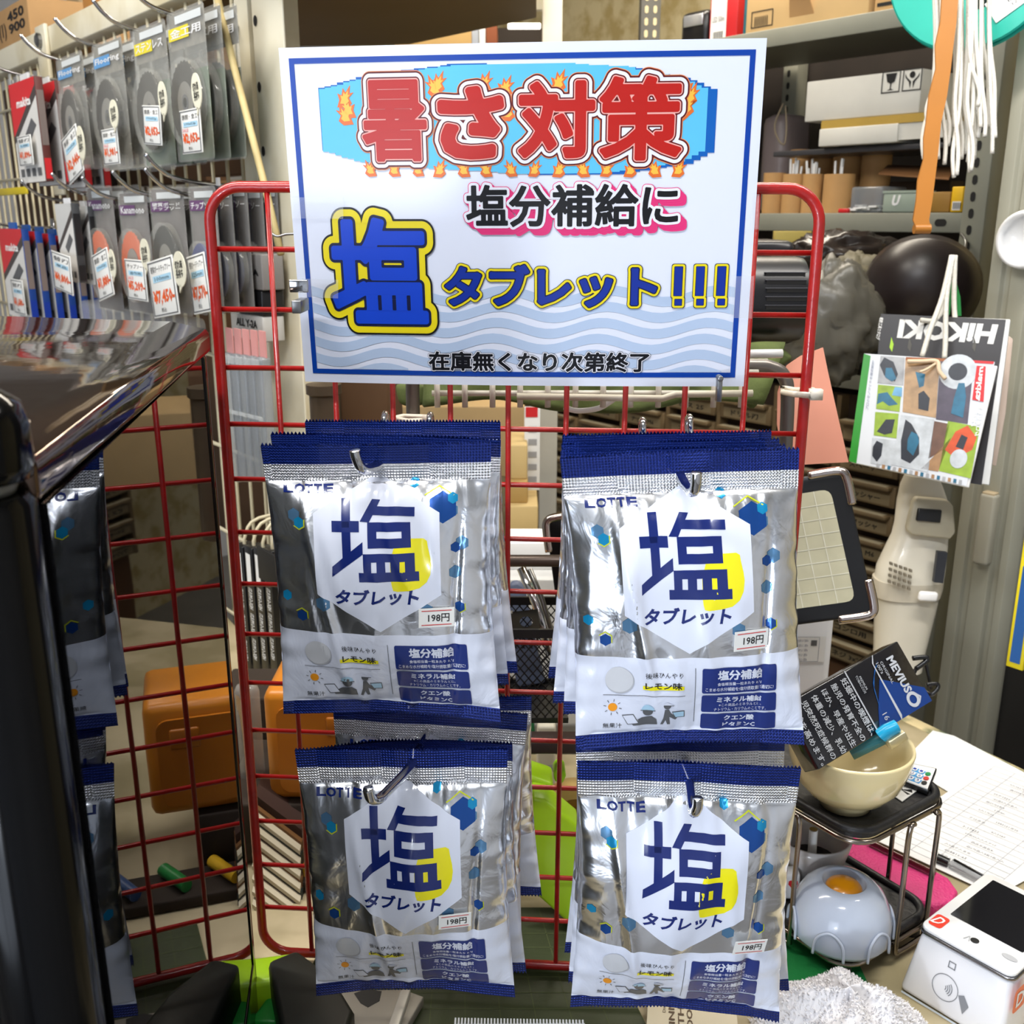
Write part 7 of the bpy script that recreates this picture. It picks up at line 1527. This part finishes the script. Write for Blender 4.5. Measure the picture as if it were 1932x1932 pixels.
m = M(TT); m.rrect(tw * .12, tw * .90, thh * .28, thh * .93, .001, .0003, mat('screen_black', (14, 14, 18), .06, coat=1.)); m.build('screen', t)
m = M(TT); LR = mat('logo_red', (228, 64, 44), .4); m.rrect(tw * .035, tw * .18, thh * .06, thh * .22, .003, .0004, LR); m.text('D', tw * .06, tw * .15, thh * .09, thh * .19, .0007, PAPER, bold=.02, slant=.3)
m.disc(tw * .50, thh * .14, .0032, .0032, .0006, INK, n=16); m.text('ʌ', tw * .4, tw * .47, thh * .1, thh * .16, .0005, mat('mark_grey', (176, 178, 182), .5)); m.disc(tw * .85, thh * .16, .006, .003, .0005, MATS['mark_grey']); m.build('top_marks', t)
n_front = (V(up_[0]) - V(lo[0])); fa, fb_, fc = TT @ V(lo[0]), TT @ V(lo[1]), TT @ V(up_[0]); FT = frame_from(fa, fb_ - fa, fc - fa); fw, fh = (fb_ - fa).length, (fc - fa).length
m = M(FT); MG = mat('symbol_grey', (130, 132, 138), .5); m.rect(fw * .04, fw * .96, fh * .0, fh * .03, .0006, mat('clear_edge', (200, 210, 220), .1))
m.ring(fw * .42, fh * .42, .0098, .0104, .0006, MG)
for k in range(4):
    r0 = .002 + k * .0016
    for a in range(-3, 3): m.poly([(fw * .40 + rr_ * math.cos(R(an)), fh * .42 + rr_ * math.sin(R(an))) for rr_, an in ((r0, a * 14), (r0 + .0007, a * 14), (r0 + .0007, a * 14 + 14), (r0, a * 14 + 14))], MG, z=.0006)
m.poly([(fw * .55, fh * .42), (fw * .6, fh * .46), (fw * .66, fh * .34), (fw * .62, fh * .2), (fw * .6, fh * .26)], MG, z=.0006); outline(m, fw * .4, fw * .47, fh * .72, fh * .82, .0008, .0006, MG); m.build('contactless_symbol', t)
T2 = frame_from(TT @ V(lo[1]), TT @ V(lo[2]) - TT @ V(lo[1]), V((0, 0, 1))); m = M(T2); m.rrect(.010, .030, hz * .45, hz * .8, .004, .0003, mat('logo_orange', (238, 120, 80), .4)); m.text('D', .014, .026, hz * .52, hz * .73, .0006, PAPER, bold=.02); m.build('side_logo', t)
# green mat, towel
sheet('bright green mat on the counter under the wire stand', [(1440, 1690), (1560, 1690), (1640, 1860), (1560, 1925), (1420, 1900)], CZ + .0006, mat('mat_green', (14, 128, 60), .7, bump=.2, bs=300), 'green_mat', .0012)
TOW = mat('towel_white', (228, 226, 228), .9); ct = onz(1590, 1985, CZ); t = thing('white_towel', 'fluffy white towel heaped at the bottom right in front of the stand', 'towel', ct)
m = M(Matrix.Translation(ct)); vs = []; nu, nv = 64, 20; rnd = random.Random(8)
def tow(a, f):
    rx = .062 + .008 * math.sin(3 * a + 1) + .005 * math.sin(5 * a); x, y = rx * f * math.cos(a), rx * .95 * f * math.sin(a); return V((x, y, .052 * (1 - f ** 2.6) * (1 + .12 * math.sin(4 * a + 5 * f)) + .0015 * noise.noise(V((x, y, 0)) * 90)))
for j in range(nv + 1):
    for i in range(nu): vs.append(tow(2 * math.pi * i / nu, j / nv))
m.add(vs, [(j * nu + i, (j + 1) * nu + i, (j + 1) * nu + (i + 1) % nu, j * nu + (i + 1) % nu) for j in range(nv) for i in range(nu)], TOW); m.build('towel_body', t, smooth=True)
m = M(Matrix.Translation(ct))
for k in range(5000):
    a, f = rnd.random() * 6.283, math.sqrt(rnd.random()); p = tow(a, f); l = .0019; w1 = V((rnd.uniform(-1, 1), rnd.uniform(-1, 1), 0)) * .0009; tip = p + V((rnd.uniform(-1, 1) * l * .7 + p.x * .03, rnd.uniform(-1, 1) * l * .7 + p.y * .03, l)); mid = (p + tip) / 2 + V((rnd.uniform(-1, 1), rnd.uniform(-1, 1), 0)) * .001
    m.add([p - w1, p + w1, mid + w1, tip, mid - w1], [(0, 1, 2, 4), (4, 2, 3)], TOW)
m.build('terry_pile', t)['kind'] = 'stuff'
# cutting mat, black box, bracket, ribbed strip, card
t = thing('cutting_mat', 'dark green cutting mat with faint grid lines under the rack', 'cutting mat', onz(900, 1850, CZ))
m = M(); flat(m, [(640, 1712), (1110, 1712), (1290, 2080), (470, 2080)], CZ + .0005, CZ + .0025, mat('mat_dark_green', (46, 56, 26), .55, var=.3, vs=30, bump=.15, bs=200)); m.build('mat', t)
zz = CZ + .0027; gx = [onz(x, 1712, zz) for x in range(640, 1111, 47)]; hx = [onz(x, 2080, zz) for x in np.linspace(470, 1290, 11)]; m = M()
for p, q in zip(gx, hx): m.add([p - V((.0004, 0, 0)), p + V((.0004, 0, 0)), q + V((.0004, 0, 0)), q - V((.0004, 0, 0))], [(0, 1, 2, 3)], mat('mat_line', (66, 76, 40), .7))
for k in range(1, 12):
    f = k / 12; p = gx[0].lerp(hx[0], f); q = gx[-1].lerp(hx[-1], f); m.add([p, q, q + V((0, .0008, 0)), p + V((0, .0008, 0))], [(0, 1, 2, 3)], MATS['mat_line'])
m.build('grid_lines', t)['kind'] = 'stuff'
t = thing('black_box', 'worn black box at the bottom left in front of the rack foot', 'box', onz(570, 1930, CZ))
m = M(); zt = CZ + .045; ptsb = [(505, 1812), (560, 1790), (628, 1840), (668, 1905), (640, 1985), (540, 1985)]; q = [onz(x, y, zt) for x, y in ptsb]; m.prism([(p.x, p.y) for p in q][::-1], CZ, zt, mat('worn_black', (30, 34, 30), .5, var=.5, vs=40)); m.build('body', t, bevel=.004)
t = thing('metal_bracket', 'grey steel bracket with an oval hole beside the worn black box', 'bracket', onz(690, 1910, CZ))
zt = CZ + .012; m = M(); pts = [onz(x, y, zt) for x, y in ((598, 1870), (760, 1866), (800, 1880), (735, 1990), (640, 1990))]
m.prism([(p.x, p.y) for p in pts][::-1], CZ + .004, zt, mat('bracket_grey', (150, 146, 138), .45, .4, var=.2)); m.build('plate', t, bevel=.001)
m = M(); flat(m, [(668, 1874), (690, 1866), (720, 1870), (716, 1888), (694, 1900), (680, 1892)], zt + .0001, zt + .0004, BLACKM); m.build('oval_hole', t)
m = M(); flat(m, [(756, 1866), (775, 1866), (735, 1990), (712, 1990)], zt + .0002, zt + .006, mat('bracket_rib', (186, 184, 178), .4, .4)); m.build('rib', t, bevel=.001)
t = thing('ribbed_strip', 'white ribbed plastic strip at the bottom edge below the left bags', 'strip', onz(980, 1932, CZ))
zt = CZ + .02; a, b = onz(858, 1920, zt), onz(1104, 1924, zt); n = 40; m = M(); RW = mat('ribbed_white', (206, 212, 222), .4)
for k in range(n):
    p = a.lerp(b, k / n); q = a.lerp(b, (k + .5) / n); m.box(p.x, q.x, p.y - .03, p.y, zt - .004, zt, RW)
m.build('ribs', t)['kind'] = 'stuff'
m = M(); m.box(a.x, b.x, a.y - .03, a.y - .001, CZ + .003, zt - .0042, RW); m.build('base', t)
t = thing('printed_card', 'beige card with sideways brown lettering under the lower right bags', 'card', onz(1300, 1910, CZ)); zt = CZ + .012
m = M(); flat(m, [(1224, 1862), (1386, 1872), (1400, 2010), (1215, 2010)], CZ + .003, zt, mat('beige_card', (216, 206, 180), .6)); m.build('card', t, bevel=.0005)
m = M(); a, b, c = onz(1224, 1990, zt + .0004), onz(1224, 1868, zt + .0004), onz(1200, 1990, zt + .0004)
CT = frame_from(onz(1228, 1985, zt + .0004), b - a, V((-1, 0, 0))); BI = mat('brown_ink', (90, 70, 50), .6); L = (b - a).length
cx = lambda px: -(onz(px, 1900, zt).x - CT.translation.x)
m = M(CT); m.text('WINNIE', L * .22, L * .98, cx(1258), cx(1247), 0, BI, bold=.02); m.text('THE', L * .45, L * .86, cx(1275), cx(1264), 0, BI, bold=.02); m.text('POOH', L * .30, L * .84, cx(1291), cx(1280), 0, BI, bold=.02); m.text('Disney', L * .62, L * .84, cx(1243), cx(1236), 0, BI); m.build('lettering', t)
